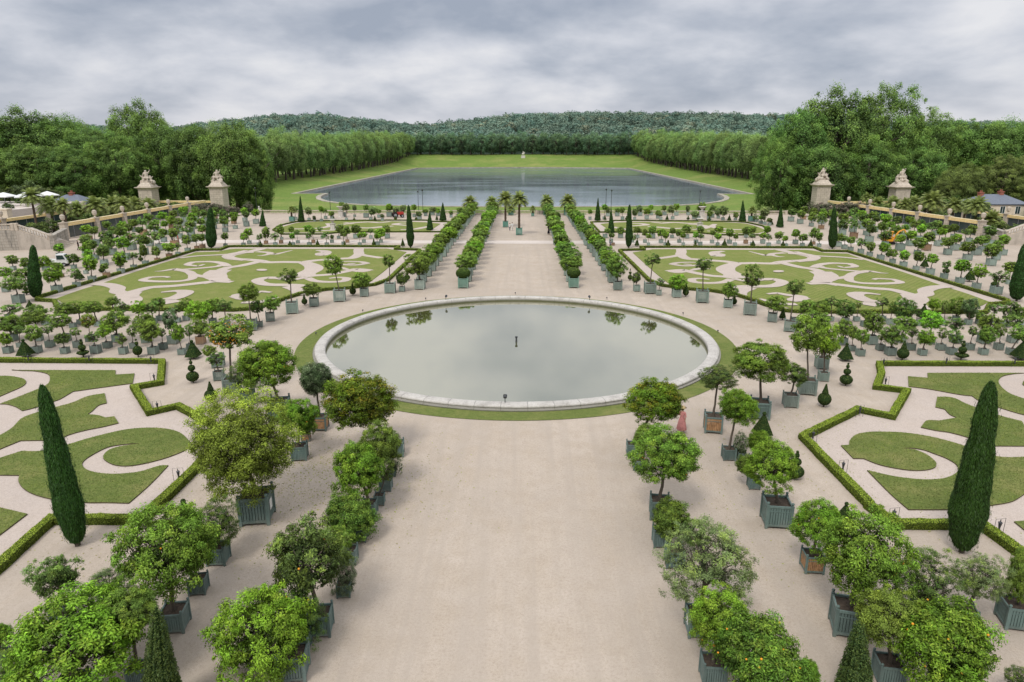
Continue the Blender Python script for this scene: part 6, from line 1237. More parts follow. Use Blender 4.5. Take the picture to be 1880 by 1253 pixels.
# ------------------------------------------------------------------ terrain
def lerpt(t,T):
    if t<=T[0][0]: return T[0][1]
    for (a,x),(b,y) in zip(T,T[1:]):
        if t<=b: return x+(y-x)*(t-a)/(b-a)
    return T[-1][1]
def sst(a,b,x): t=min(1,max(0,(x-a)/(b-a))); return t*t*(3-2*t)
def Wd(D): return 130+13*min(1,max(0,(D-397)/563))
PROF=[(-600,240),(150,236),(300,252),(430,233),(520,224),(600,223),(680,231),(760,239),(800,238),(870,232),(950,223),(1100,220),(1250,221),(1350,224),(1440,224),(1600,236),(2500,240)]
def tz(X,D):
    side=lerpt(D,[(193,-.4),(300,-1.6),(420,-4.),(700,-4.),(1000,0),(1130,9.),(1300,10.)]); inn=lerpt(D,[(193,-.4),(212,-7.3),(1015,-7.3),(1130,9.),(1300,10.)])
    W=Wd(D); s=sst(W+2,W+42,abs(X)) if D>260 else sst(112,135,abs(X)); z=inn+(side-inn)*s
    if D>1300:
        pxl=960+X/D*1253; top=17+(275-lerpt(pxl,PROF))*2400/1253-15; z=10+(top-10)*sst(1300,2400,D)-(max(0,D-2500)*.02)
    return z
Ds=[150,175,193,196,200,204,208,212,225,245,260,280,300,330,365,397,430,470,520,580,650,730,810,900,960,1015,1040,1070,1100,1130,1180,1250,1300,1400,1500,1600,1700,1800,1900,2000,2100,2200,2300,2400,2500,2800,3500,6000]
offs=[0,3,8,15,24,34,45,70,110,170,260,400,600,850,1200,1800,3000,5000]; ss=[i/12 for i in range(-12,13)]
cols=[('L',o) for o in offs[::-1][:-1]]+[('S',s) for s in ss]+[('R',o) for o in offs[1:]]
v=[];f=[]
for D in Ds:
    for k,c in cols:
        X=c*Wd(D) if k=='S' else (-Wd(D)-c if k=='L' else Wd(D)+c); v.append((X,D,tz(X,D)))
nc=len(cols)
for j in range(len(Ds)-1):
    for i in range(nc-1):
        if 300<=Ds[j] and Ds[j+1]<=1015 and cols[i][0]=='S' and cols[i+1][0]=='S': continue
        f.append((j*nc+i,j*nc+i+1,(j+1)*nc+i+1,(j+1)*nc+i))
FLOOR=simple('forest_floor',(.035,.055,.035),.95,.05,.3,.05)
jh=Ds.index(1180)*nc
mb=MB(); mb.v=v; mb.f=[q for q in f if q[0]<jh]; struct('lawn',mb.mesh('terrain',True),GRASSL)
mb=MB(); mb.v=v; mb.f=[q for q in f if q[0]>=jh]; struct('hills',mb.mesh('hills',True),FLOOR)
LK=[(111,397),(109.5,381),(106.5,366),(102,352),(95,338),(84,324),(70,314),(40,307.5),(0,305)]
LKL=[(-x,y) for x,y in LK][::-1]
poly=[(-130,397),(-130,300),(130,300),(130,397)]+LK+LKL[1:]
struct('lawn',poly_mesh('lake_near_bank',[poly],-7.3),GRASSL)
APS=[(-143,960),(-118,972),(-85,986),(-45,998),(0,1002),(45,998),(85,986),(118,972),(143,960)]
struct('lawn',poly_mesh('lake_far_bank',[APS+[(143,1015),(-143,1015)]],-7.3),GRASSL)
outl=[(-130,397)]+[(-Wd(D),D) for D in (520,650,810)]+APS+[(Wd(D),D) for D in (810,650,520)]+[(130,397)]+LK+LKL[1:]
struct('lake_water',poly_mesh('lake',[[(-170,290),(170,290),(170,1012),(-170,1012)]],-8.),LAKE)
def kerb(name,pts,w,z0,z1,closed=True):
    P_=[Vector(p) for p in pts]; n=len(P_); v=[];f=[]
    for i in range(n):
        a=(P_[i]-P_[i-1]).normalized(); b=(P_[(i+1)%n]-P_[i]).normalized(); q=(Vector((-a.y,a.x))+Vector((-b.y,b.x))).normalized()
        for o_,z in ((-w*.15,z0),(-w*.15,z1),(w,z1),(w,z1-.6)): v.append((*(P_[i]+q*o_),z))
    for i in range(n):
        j=(i+1)%n
        for k in range(3): f.append((i*4+k,j*4+k,j*4+k+1,i*4+k+1))
    mb=MB(); mb.v=v; mb.f=f; return mb.mesh(name)
FLANK=stone_mat('rendered_flank_wall',(.50,.44,.37),(.20,.18,.15),.6,0,.6)
KERB=simple('lake_kerb_stone',(.38,.35,.28),.9,.1,.35,.2)
tag(obj('lake_wall',kerb('lake_wall',outl,2.2,-8.6,-7.05),KERB),'long low stone kerb round the edge of the lake','wall')
# retaining ground fill between garden and slope
# ------------------------------------------------------------------ trees
BIG=[crown('crown_leaves',101+i,300,.15,60000,.032,.72,.0,.15,.1,-.85,.05,.22) for i in range(5)]
ROW=[crown('crown_leaves',121+i,70,.26,14000,.046,.8,.02,.2,.05,-.95,.05,.2) for i in range(5)]
def bigtrunk(seed):
    rng=random.Random(seed); mb=MB(); mb.tube([(0,0,-.03),(0,0,.03),(.005,0,.25),(0,.01,.5),(.01,0,.8)],[.035,.026,.022,.017,.008],8)
    for k in range(9):
        a=k*2.4+rng.random(); z0=rng.uniform(.22,.6); R=rng.uniform(.12,.26); mb.tube([(0,0,z0),(math.cos(a)*R*.5,math.sin(a)*R*.5,z0+.07),(math.cos(a)*R,math.sin(a)*R,z0+.2)],[.013,.009,.004],5)
    return mb.mesh('trunk',True)
BT=[bigtrunk(i) for i in range(3)]
def tree(X,Y,zb,h,w,meshes,i,name,label,cat,group,col,lowf=.16):
    t=thing(name,label,cat,(X,Y,zb),0,group); rng=random.Random(i*3+1)
    obj('trunk',BT[i%3],BARK,t,scale=(h,h,h)); rz=h*(1-lowf)/2*1.03
    obj('crown',meshes[i%len(meshes)],LEAF,t,loc=(0,0,h*lowf+rz*.97),rot=(0,0,rng.uniform(0,6.28)),scale=(w*.97,w*.97,rz*.95),color=tuple(c*u for c,u in zip(col,(lambda q,r_:(q*r_,q,q))(rng.uniform(.85,1.15),rng.uniform(.94,1.06)))))
tl=sorted(TREES,key=lambda q:(q[0]>0,q[0])); cc={}
for i,(X,Y,zb,h,w,k) in enumerate(tl):
    sd='left' if X<0 else 'right'; kk=(sd,k); cc[kk]=cc.get(kk,0)+1; z=tz(X,Y) if Y>193 else -.3
    nm='plane_tree' if k=='near' else 'bushy_tree'
    lb=f"{'tall broad green tree' if k=='near' else 'lower yellow green bushy tree'} in the grove at far {sd}, {ordn(cc[kk])} from the left there"
    tree(X,Y,z,h+(zb-z),w,BIG,i,nm,lb,'tree','big trees of the groves',(.12,.22,.048) if k=='near' else (.155,.205,.055),.07 if k=='near' else .05)
gi=500
rg=random.Random(77)
for sd in (-1,1):
    # depth of the groves behind the front trees
    for D in range(255,420,22):
        x=158+rg.uniform(-4,4) if D>300 else 150
        while x<330+(D-250)*.9:
            h=rg.uniform(23,29); gi+=1; X=sd*x+rg.uniform(-3,3); Y=D+rg.uniform(-5,5)
            if not (D<300 and x<165): tree(X,Y,tz(X,Y),h,rg.uniform(8,10.5),ROW,gi,'forest_tree',f"green broadleaf tree in the depth of the {'left' if sd<0 else 'right'} grove",'tree',f"trees deep in the {'left' if sd<0 else 'right'} grove",(.125,.225,.05),.12)
            x+=17+rg.uniform(-2,3)
    for rr_,off in ((0,38),(1,52),(2,70)):
        D=425 if rr_==0 else 300+rr_*120
        while D<1120:
            X=sd*(Wd(D)+off+rg.uniform(-2.5,2.5)); h=rg.uniform(29,34.5)+(3 if D>650 else 0); gi+=1
            tree(X,D,tz(X,D),h,rg.uniform(10.,12.5),ROW,gi,'row_tree',f"clipped green tree in the long row along the {'left' if sd<0 else 'right'} side of the lake",'tree',f"trees in rows along the {'left' if sd<0 else 'right'} side of the lake",(.19,.295,.085),.14)
            D+=(15.5 if rr_==0 else 19)+rg.uniform(-1.5,1.5)
for r_ in range(3):
    X=-185
    while X<190:
        D=1128+r_*22; gi+=1
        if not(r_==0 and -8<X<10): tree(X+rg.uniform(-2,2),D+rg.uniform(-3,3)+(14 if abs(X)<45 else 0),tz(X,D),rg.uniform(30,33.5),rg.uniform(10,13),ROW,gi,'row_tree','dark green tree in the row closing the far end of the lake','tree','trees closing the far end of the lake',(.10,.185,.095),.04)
        X+=17+rg.uniform(-2,2)
# wooded hills: a mass nobody could count
rng=np.random.default_rng(5); VV=[];QQ=[];CC_=[]; base=0
NT=8000
px_=rng.uniform(-300,2200,NT); Dd=1185+1330*rng.uniform(0,1,NT)**.85; Xs=(px_-960)/1253*Dd
D0=fib(95,rng)
for k in range(NT):
    X,D=float(Xs[k]),float(Dd[k]); z=tz(X,D); R=rng.uniform(8.,16.); H=R*rng.uniform(.8,1.25)+ (rng.uniform(0,7) if rng.uniform()<.08 else 0)
    Pn=D0[D0[:,2]>-.35]+rng.normal(0,.09,(int((D0[:,2]>-.35).sum()),3)); C=np.array([X,D,z+8+H*.3])
    P3=C+Pn*np.array([R,R,H]); V,Q=quads_from(P3,unit(Pn+rng.normal(0,.16,Pn.shape)),rng.normal(size=Pn.shape),R*.42,.95,rng)
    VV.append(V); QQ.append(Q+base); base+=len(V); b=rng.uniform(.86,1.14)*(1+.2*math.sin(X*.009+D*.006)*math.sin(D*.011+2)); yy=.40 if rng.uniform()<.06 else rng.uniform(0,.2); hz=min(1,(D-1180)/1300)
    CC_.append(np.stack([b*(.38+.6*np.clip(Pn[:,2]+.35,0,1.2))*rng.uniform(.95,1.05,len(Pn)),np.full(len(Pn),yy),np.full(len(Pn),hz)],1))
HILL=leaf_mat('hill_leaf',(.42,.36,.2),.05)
o=obj('wooded_hill',npmesh('wooded_hill',np.vstack(VV),np.vstack(QQ),np.vstack(CC_)),HILL,color=(.12,.205,.16)); tag(o,'distant hazy blue green woodland covering the hills beyond the lake','woodland',None,'stuff')  # distance haze is put into this bluish leaf colour
# shrubs filling the edges of the groves and slopes
SHM=[crown('crown_leaves',141+i,60,.26,2600,.13,.6,.05,.25,.2,-.4,.1,.3) for i in range(3)]
def shrub(X,Y,z,r_,h,label,group,col,i,lm=LEAF):
    t=thing('shrub',label,'shrub',(X,Y,z),0,group); obj('foliage',SHM[i%3],lm,t,loc=(0,0,h*.45),rot=(0,0,i),scale=(r_,r_,h*.6),color=col)
    mb=MB(); mb.tube([(0,0,0),(0,0,h*.5)],.08,5); obj('stem',mb.mesh('stem'),BARK,t)
si=0
for sd in (-1,1):
    for k in range(22):
        X=sd*(99+rg.uniform(-5,5)); Y=135+k*2.9+rg.uniform(-1,1); si+=1
        shrub(X,Y,0,rg.uniform(1.5,2.4),rg.uniform(2.,3.2),f"low green shrub between the palms on the {'left' if sd<0 else 'right'} street",'shrubs between the street palms',(.075,.12,.035),si)
    for k in range(26):
        X=sd*rg.uniform(112,175); Y=rg.uniform(165,212); si+=1
        shrub(X,Y,-.3,rg.uniform(2.4,4.2),rg.uniform(3,5.),f"dark shrub at the foot of the {'left' if sd<0 else 'right'} grove",'shrubs at the foot of the groves',(.045,.09,.02),si)
for k in range(9):
    shrub(76+k*1.7+rg.uniform(-.5,.5),182+rg.uniform(-4,4),0,rg.uniform(1.6,2.3),rg.uniform(2.8,4.),'pink flowering oleander beside the right stone pier','oleanders by the right pier',(.09,.125,.05),k,LEAFP)
for k in range(8):
    shrub(-74-k*1.7+rg.uniform(-.5,.5),184+rg.uniform(-4,4),0,rg.uniform(1.4,2.),rg.uniform(2.4,3.4),'grey green oleander beside the left stone pier','oleanders by the left pier',(.10,.13,.06),k,LEAFP)
# ------------------------------------------------------------------ stone piers with sculpture
def blobs(name,bl,res=.12):
    mb_=bpy.data.metaballs.new(name+'_m'); mb_.resolution=res; mb_.render_resolution=res; mb_.threshold=.35
    for (x,y,z,r_,*s) in bl:
        e=mb_.elements.new(type='ELLIPSOID' if s else 'BALL'); e.co=(x,y,z); e.radius=r_*1.35
        if s: e.size_x,e.size_y,e.size_z=s
    o=bpy.data.objects.new(name+'_m',mb_); scene.collection.objects.link(o); bpy.context.view_layer.update()
    me=bpy.data.meshes.new_from_object(o.evaluated_get(bpy.context.evaluated_depsgraph_get())); me.name=name
    bpy.data.objects.remove(o); bpy.data.metaballs.remove(mb_); return me
def figure_group(seed,flip=1):
    rng=random.Random(seed); b=[]
    def fig(x,y,z,s,lean,arm):
        b.append((x,y,z,.42*s)); b.append((x+lean*.25*s,y,z+.4*s,.38*s)); b.append((x+lean*.5*s,y,z+.8*s,.36*s)); b.append((x+lean*.62*s,y,z+1.25*s,.24*s))
        for q in (-1,1):
            b.append((x+lean*.45*s+q*.33*s,y+.1*q,z+.9*s,.19*s)); b.append((x+lean*.4*s+q*.5*s,y+.2*q,z+(.9+arm*q*.3)*s,.15*s)); b.append((x+lean*.4*s+q*.62*s,y+.25*q,z+(.9+arm*q*.65)*s,.13*s))
            b.append((x+q*.3*s,y-.25*s,z-.05*s,.26*s)); b.append((x+q*.38*s,y-.55*s,z-.1*s,.21*s)); b.append((x+q*.38*s,y-.62*s,z-.45*s,.17*s))
    fig(-.1*flip,0,1.15,1.05,.25*flip,.8); fig(.75*flip,.1,.55,.85,-.3*flip,-.6); fig(-.85*flip,.1,.55,.75,.35*flip,.7)
    for k in range(12): b.append((rng.uniform(-1.1,1.1),rng.uniform(-.5,.5),rng.uniform(.1,.5),.42))
    return blobs('sculpture',b)
def pier(X,Y,w,h,label,seed,flip):
    w*=.76
    t=thing('sculpture_pier',label,'pier',(X,Y,0),0,'stone piers crowned by sculpture groups')
    mb=MB(); a=w/2
    mb.frust(0,0,-.2,.7,a*1.08,a*1.08,a*1.08,a*1.08); mb.frust(0,0,.7,h-.55,a,a,a,a)
    for k in range(int((h-1.4)/.62)): mb.frust(0,0,.8+k*.62,.8+k*.62+.54,a+.04,a*.55,a+.04,a*.55); mb.frust(0,0,.8+k*.62,.8+k*.62+.54,a*.55,a+.045,a*.55,a+.045)
    obj('shaft',mb.mesh('shaft'),STONE,t)
    mb=MB(); mb.frust(0,0,h-.55,h-.35,a*1.02,a*1.02,a*1.12,a*1.12); mb.frust(0,0,h-.35,h-.05,a*1.12,a*1.12,a*1.3,a*1.3); mb.frust(0,0,h-.05,h+.12,a*1.34,a*1.34,a*1.34,a*1.34)
    mb.frust(0,0,h+.12,h+.4,a*1.05,a*1.05,a,a); mb.frust(0,0,h+.4,h+1.35,a*.98,a*.98,a*.62,a*.62); obj('cornice',mb.mesh('cornice'),STONE,t)
    me=figure_group(seed,flip); s=w/2.75; obj('sculpture',me,STONE,t,loc=(0,0,h+1.05),scale=(s,s,s))
pier(-88.5,203,5.0,6.6,'left garden stone pier nearest the lake, with a seated sculpture group',1,1)
pier(-109.8,204,5.2,6.3,'outer left stone pier with reclining sculpture group',2,-1)
pier(87.2,204,5.0,7.2,'right garden stone pier nearest the lake, with a seated sculpture group',3,-1)
pier(109.8,204,5.4,6.6,'outer right stone pier with tangled sculpture group',4,1)
# yellow banded fences with urn piers
def urn_mesh():
    mb=MB(); mb.frust(0,0,0,.9*0+.0001,.1,.1,.1,.1); mb=MB(); mb.frust(0,0,-.2,3.0,.55,.55,.55,.55); mb.frust(0,0,3.0,3.2,.66,.66,.7,.7); return mb.mesh('pier')
def urn_top():
    mb=MB(); mb.lathe([(.34,0),(.38,.12),(.16,.25),(.16,.4),(.42,.65),(.52,.95),(.46,1.1),(.58,1.15),(.5,1.3),(.55,1.5),(.35,1.75),(.001,1.85)],12); return mb.mesh('urn')
UP,UT=urn_mesh(),urn_top()
def yfence(pts,urn_every,label,zt=3.1,th=.7,dark=True):
    t=thing('banded_fence',label,'fence',(0,0,0),0,'yellow banded fences'); 
    for (x0,y0),(x1,y1) in zip(pts,pts[1:]):
        d=Vector((x1-x0,y1-y0,0)); L=d.length; a=math.atan2(d.y,d.x); M=Matrix.Translation((x0,y0,0))@Matrix.Rotation(a,4,'Z')
        mb=MB(); mb.box(0,L,-.35,.35,zt-th,zt,M); obj('top_band',mb.mesh('top_band'),YELLOW,t)
        mb=MB(); n=max(1,int(L/3)); 
        for k in range(n): mb.box(k*L/n+.05,(k+1)*L/n-.05,-.04,.04,.1,zt-th-.004,M)
        obj('panel',mb.mesh('panel'),GLASSD,t)
        mb=MB()
        for k in range(n+1): mb.box(k*L/n-.045,k*L/n+.045,-.07,.07,0,zt-th-.002,M)
        obj('posts',mb.mesh('posts'),GREYMETAL,t)['kind']='stuff'
        if urn_every:
            m=max(1,round(L/urn_every))
            for k in range(m):
                p=M@Vector(((k+.0)*L/m+.01,-.1,0)); u_=obj('pier',UP,STONE,t,loc=p,rot=(0,0,a)); obj('urn',UT,STONE,u_,loc=(0,0,3.21),scale=(.85,.85,.85))
yfence([(-89.8,134),(-90.2,197)],10.5,'yellow banded fence with urn topped piers along the left garden edge')
yfence([(93.5,141),(87.6,199)],9.6,'yellow banded fence with urn topped piers along the right garden edge')
yfence([(-108,128),(-109,199)],14,'yellow banded fence on the far side of the left palm street',3.0,.6)
yfence([(110,128),(107.5,199)],14,'yellow banded fence on the far side of the right palm street',3.0,.6)
yfence([(-90.7,204.5),(-107.4,205)],0,'yellow barrier closing the left palm street between two piers',2.4,.6)
yfence([(89.4,205),(107.4,205.5)],0,'yellow barrier closing the right palm street between two piers',2.4,.6)
# stairs at both sides
def baluster():
    mb=MB(); mb.lathe([(.10,0),(.10,.06),(.06,.1),(.11,.28),(.115,.34),(.05,.5),(.05,.55),(.09,.62),(.09,.68)],8); return mb.mesh('baluster',True)
BAL=baluster()
def balus_run(parent,p0,p1,step=.5,h=1.05,piers=True,pw=.5):
    p0=Vector(p0); p1=Vector(p1); d=p1-p0; L=math.hypot(d.x,d.y); a=math.atan2(d.y,d.x); sl=d.z/L
    M=Matrix.Translation(p0)@Matrix.Rotation(a,4,'Z')
    Sh=Matrix(((1,0,0,0),(0,1,0,0),(sl,0,1,0),(0,0,0,1)))
    mb=MB(); mb.box(0,L,-.2,.2,0,.16,M@Sh); obj('bottom_rail',mb.mesh('bottom_rail'),STONE,parent); mb=MB(); mb.box(0,L,-.22,.22,h-.2,h,M@Sh); obj('top_rail',mb.mesh('top_rail'),STONE,parent)
    for k in (0,1): mb=MB(); mb.box(k*L-pw/2,k*L+pw/2,-.3-.01*k,.3+.01*k,-.1+sl*k*L,h+.1+.01*k+sl*k*L,M); obj('pedestal',mb.mesh('pedestal'),STONE,parent)
    n=int((L-pw)/step); s_=(h-.36)/.68
    return [M@Sh@Vector((pw/2+step*(k+.5),0,.16)) for k in range(n)],s_
def put_bal(parent,pts,s_):
    for p in pts: obj('baluster',BAL,STONE,parent,loc=p,scale=(1,1,s_))
for sd in (-1,1):
    nm='left' if sd<0 else 'right'; t=thing('stone_staircase',f"stained stone staircase with balustrade coming down at the {nm} edge of the garden",'staircase',(0,0,0),0,'stone staircases at the garden sides')
    Xp,Yp,Xc,Yc=(87.5,131.,82.5,119.5) if sd<0 else (93.0,139.,89.8,128.5)
    H0,H1=1.35,3.5; xb=Xc+5.2
    d=Vector((sd*(Xp-Xc),Yp-Yc,0)); M=Matrix.Translation((sd*Xc,Yc,0))@Matrix.Rotation(math.atan2(d.y,d.x),4,'Z'); L=d.length
    mb=MB(); mb.box(0,L,-.35,.35,-.2,2.25,M); mb.box(-.05,L+.05,-.43,.43,2.25,2.45,M); obj('side_wall',mb.mesh('side_wall'),WALLST,t)
    x=lambda q:sd*q
    v=[(x(Xc),Yc,-.2),(x(xb),Yc-1.2,-.2),(x(xb),Yc-1.2,H1),(x(Xc),Yc,H0),(x(Xc),Yc+3,-.2),(x(xb),Yc+3,-.2),(x(xb),Yc+3,H1),(x(Xc),Yc+3,H0)]
    mb=MB(); fs_=[(0,1,2,3),(5,4,7,6),(3,2,6,7),(4,0,3,7),(1,5,6,2)]; mb.add(v,fs_ if sd>0 else [q[::-1] for q in fs_]); obj('flank_wall',mb.mesh('flank_wall'),FLANK,t)
    mb=MB(); mb.add([(x(xb+.005),Yc-1.2,-.2),(x(xb+14),Yc-4.6,-.2),(x(xb+14),Yc+8,-.2),(x(xb+.005),Yc+3,-.2),(x(xb+.005),Yc-1.2,H1+.01),(x(xb+14),Yc-4.6,H1+.01),(x(xb+14),Yc+8,H1+.01),(x(xb+.005),Yc+3,H1+.01)],[(3,2,1,0),(4,5,6,7),(0,1,5,4),(1,2,6,5),(2,3,7,6),(3,0,4,7)]); obj('landing',mb.mesh('landing'),WALLST,t)
    for k in range(9):
        q0=Xc+.3+k*.55; a_,b_=sorted((x(q0),x(q0+5.-k*.55+.4))); mb=MB(); mb.box(a_,b_,Yc+3.01,Yc+7,-.2+.24*k+.001,.04+.24*k); obj('step',mb.mesh('step'),STONE,t)
    pts,s_=balus_run(t,(x(Xc+.3),Yc+.25,H0+.1),(x(xb),Yc-.9,H1),.42); put_bal(t,pts,s_)
    pts,s_=balus_run(t,(x(xb+.5),Yc-1.1,H1+.02),(x(xb+13),Yc-4.1,H1+.02),.45); put_bal(t,pts,s_)
# back balustrade
t=thing('balustrade','long low stone balustrade closing the garden before the lake','balustrade',(0,0,0))
bal=[]
segs=[(-72,-48),(-48,-26),(-26,-9.5),(-5.8,-1),(-1,4.2),(8.5,26),(26,48),(48,72)]
allb=[]
for a_,b_ in segs:
    pts,s_=balus_run(t,(a_,188.8,0),(b_,188.8,0),.36,1.0,True,.8); allb+=[(p,s_) for p in pts]
for a_,b_ in ((-9.1,-6.2),(4.6,8.1)):
    mb=MB(); mb.box(a_,b_,188.55,189.05,-.1,1.02); obj('solid_panel',mb.mesh('solid_panel'),WALLST,t)
allb.sort(key=lambda q:abs(q[0].x))
put_bal(t,[p for p,_ in allb[:90]],allb[0][1])
mb=MB()
for p,s_ in allb[90:]: mb.frust(p.x,p.y,p.z,p.z+.64,.07,.07,.07,.07)
obj('far_balusters',mb.mesh('far_balusters'),STONE,t)['kind']='stuff'
tag(obj('retaining_wall',(lambda m:(m.box(-100,100,189.2,190.4,-8.5,-.01),m.mesh('retaining_wall'))[1])(MB()),WALLST),'stone retaining wall under the balustrade towards the lake road','wall')
# ------------------------------------------------------------------ buildings
def house(X,Y,w,d,h,rh,label,wallm,chim,z=0,win=None,shut=None):
    t=thing('house',label,'house',(X,Y,z)); mb=MB(); mb.box(-w/2,w/2,-d/2,d/2,-.3,h); wl=obj('wall',mb.mesh('wall'),wallm,t)
    mb=MB(); mb.box(-w/2-.3,w/2+.3,-d/2-.3,d/2+.3,h+.004,h+.3); e=min(w,d)/2; rw,rd=(w/2-e*.8,.15) if w>d else (.15,d/2-e*.8)
    mb.frust(0,0,h+.3,h+.3+rh,w/2+.5,d/2+.5,rw,rd); rf=obj('roof',mb.mesh('roof'),SLATE,t)
    for (cx,ch) in chim:
        mb=MB(); mb.box(cx-.5,cx+.5,-.6,.6,h+rh*.5,h+rh+ch); mb.box(cx-.6,cx+.6,-.7,.7,h+rh+ch,h+rh+ch+.2); mb.lathe([(.15,0),(.12,.5)],8,(cx-.2,0,h+rh+ch+.2)); mb.lathe([(.15,0),(.12,.5)],8,(cx+.2,0,h+rh+ch+.2)); obj('chimney',mb.mesh('chimney'),BRICKM,rf)
    for (wx,wz) in (win or []):
        mb=MB(); mb.box(wx-.6,wx+.6,-d/2-.06,-d/2+.02,wz,wz+1.9); wi=obj('window',mb.mesh('window'),GLASSD,t)
        mb=MB()
        for (a_,b_) in ((-.68,-.6),(.6,.68),(-.03,.03)): mb.box(wx+a_,wx+b_,-d/2-.1,-d/2+.01,wz-.08,wz+1.98)
        mb.box(wx-.6,wx+.6,-d/2-.1,-d/2+.01,wz+1.9,wz+1.98); obj('frame',mb.mesh('frame'),WHITE,wi)
        if shut:
            for s in (-1,1): mb=MB(); mb.box(wx+s*1.25-.5,wx+s*1.25+.5,-d/2-.12,-d/2-.01,wz-.05,wz+1.95); obj('shutter',mb.mesh('shutter'),shut,wi)
    return t
house(-169.5,213,17,12,9.5,4.5,'cream house with brick red shutters and a tall chimney at the left edge',PLASTER,[(6,3.0)],0,[(-5.5,1.5),(-.5,1.5),(5,1.5),(-5.5,5.6),(-.5,5.6),(5,5.6)],BRICKM)
house(-121.,186,9.5,8,2.8,2.2,'low pavilion with hipped slate roof behind the left palms',BRICKM,[(0,.7)],0,[(-3,.6),(3,.6)])
house(127.6,190,12.5,9,2.8,2.3,'low pavilion with slate roof and two chimneys behind the right palms',PLASTER,[(-3.5,.6),(1.8,.9)],0,[(-4,.6),(0,.6),(4,.6)])
tag(obj('terrace_wall',(lambda m:(m.box(-175,-112.5,150,151.5,-.3,4.2),m.box(-175,-112.4,149.9,151.6,4.2,4.5),m.mesh('terrace_wall'))[2])(MB()),PLASTER),'pale terrace wall with parasols above at the left edge','wall')
mb=MB(); mb.box(-175,-112.5,151.5,178,-.3,4.1); struct('terrace_ground',mb.mesh('terrace_ground'),GRAVEL3)
for i,(X,Y,z) in enumerate(((-121.5,162,4.1),(-118.5,166,4.1),(-116,161,4.1),(-114.5,167,4.1))):
    t=thing('parasol',f"white parasol on the left terrace, {ordn(i+1)} of four from the left",'parasol',(X,Y,z),.3*i,'white parasols'); mb=MB(); mb.tube([(0,0,0),(0,0,2.9)],.05,6); obj('pole',mb.mesh('pole'),GREYMETAL,t)
    mb=MB(); mb.frust(0,0,2.35,3.2,1.9,1.9,.08,.08); mb.frust(0,0,2.15,2.35,1.9,1.9,1.9,1.9); obj('canopy',mb.mesh('canopy'),WHITE,t)
for i in range(7): shrub(-130+i*2.7+rg.uniform(-1,1),152.6+rg.uniform(0,3),4.1,rg.uniform(.7,1.0),rg.uniform(1.0,1.5),'round green shrub along the edge of the left terrace','shrubs on the left terrace',(.06,.11,.03),i)
for i in range(8): shrub(-160+i*6.+rg.uniform(-1,1),172+rg.uniform(0,4),4.1,rg.uniform(2.2,3.4),rg.uniform(3,4.6),'olive green shrub at the back of the left terrace','shrubs at the back of the left terrace',(.085,.12,.05),i)
# ------------------------------------------------------------------ marble vases, lamps, statues
def vase(X,Y,z,s,label,col=MARBLE):
    t=thing('marble_vase',label,'vase',(X,Y,z),0,'marble vases on pedestals'); mb=MB(); mb.frust(0,0,0,.25*s,.55*s,.55*s,.5*s,.5*s); mb.frust(0,0,.25*s,1.25*s,.42*s,.42*s,.42*s,.42*s); mb.frust(0,0,1.25*s,1.4*s,.5*s,.5*s,.55*s,.55*s); obj('pedestal',mb.mesh('pedestal'),col,t)
    mb=MB(); mb.lathe([(.3*s,1.4*s),(.14*s,1.55*s),(.3*s,1.7*s),(.5*s,2.0*s),(.75*s,2.15*s),(.8*s,2.25*s),(.5*s,2.22*s),(.01,2.2*s)],16); obj('bowl',mb.mesh('bowl'),col,t)
for X,Y,s,l in ((-46.8,179.3,1.25,'wide white marble vase among boxed trees near the left balustrade'),(47,180,1.25,'wide white marble vase among boxed trees near the right balustrade'),(-41,150,1.05,'grey marble vase at the middle of the far left lawn'),(39.5,152,1.1,'grey marble vase at the middle of the far right lawn')): vase(X,Y,0,s,l)
for i,(X,Y,h) in enumerate(((-77,201,6.3),(-56,203,5.2),(-30.5,206,5.2),(-28.6,202,5.8),(24.8,203,6.),(27,208,5.4),(52,203,5.6))):
    zb=tz(X,Y); t=thing('street_lamp',f"thin dark street lamp below the balustrade, {ordn(i+1)} from the left",'street lamp',(X,Y,zb),0,'street lamps on the lake road'); hh=h-zb
    mb=MB(); mb.lathe([(.18,0),(.16,.5),(.09,.6),(.06,hh-.5)],8); obj('pole',mb.mesh('pole'),DARKMETAL,t); mb=MB(); mb.lathe([(.07,hh-.5),(.22,hh-.2),(.26,hh),(.05,hh+.15)],6); obj('lantern',mb.mesh('lantern'),DARKMETAL,t)
def statue(X,Y,z,s,label,ph=1.6):
    t=thing('statue',label,'statue',(X,Y,z)); mb=MB(); mb.frust(0,0,-.2,ph,.75*s,.75*s,.6*s,.6*s); obj('pedestal',mb.mesh('pedestal'),MARBLE,t)
    me=blobs('figure',[(0,0,.3,.4),(0,0,.7,.42),(.03,0,1.1,.36),(0,0,1.5,.34),(0,0,1.85,.2),(0,0,2.1,.24),(.35,0,1.5,.18),(.5,-.1,1.75,.16),(-.35,0,1.4,.17),(-.42,-.1,1.1,.16)]); obj('figure',me,MARBLE,t,loc=(0,0,ph-.1),scale=(s,s,s))
statue(-77.5,204,tz(-77.5,204),1.3,'white stone statue at the road end beyond the left pier',2.4)
t=thing('equestrian_statue','distant white horseman statue at the far end of the lake','statue',(1,1098,tz(1,1098)))
mb=MB(); mb.frust(0,0,-.5,3.6,3.2,2.2,2.9,1.9); obj('pedestal',mb.mesh('pedestal'),MARBLE,t)
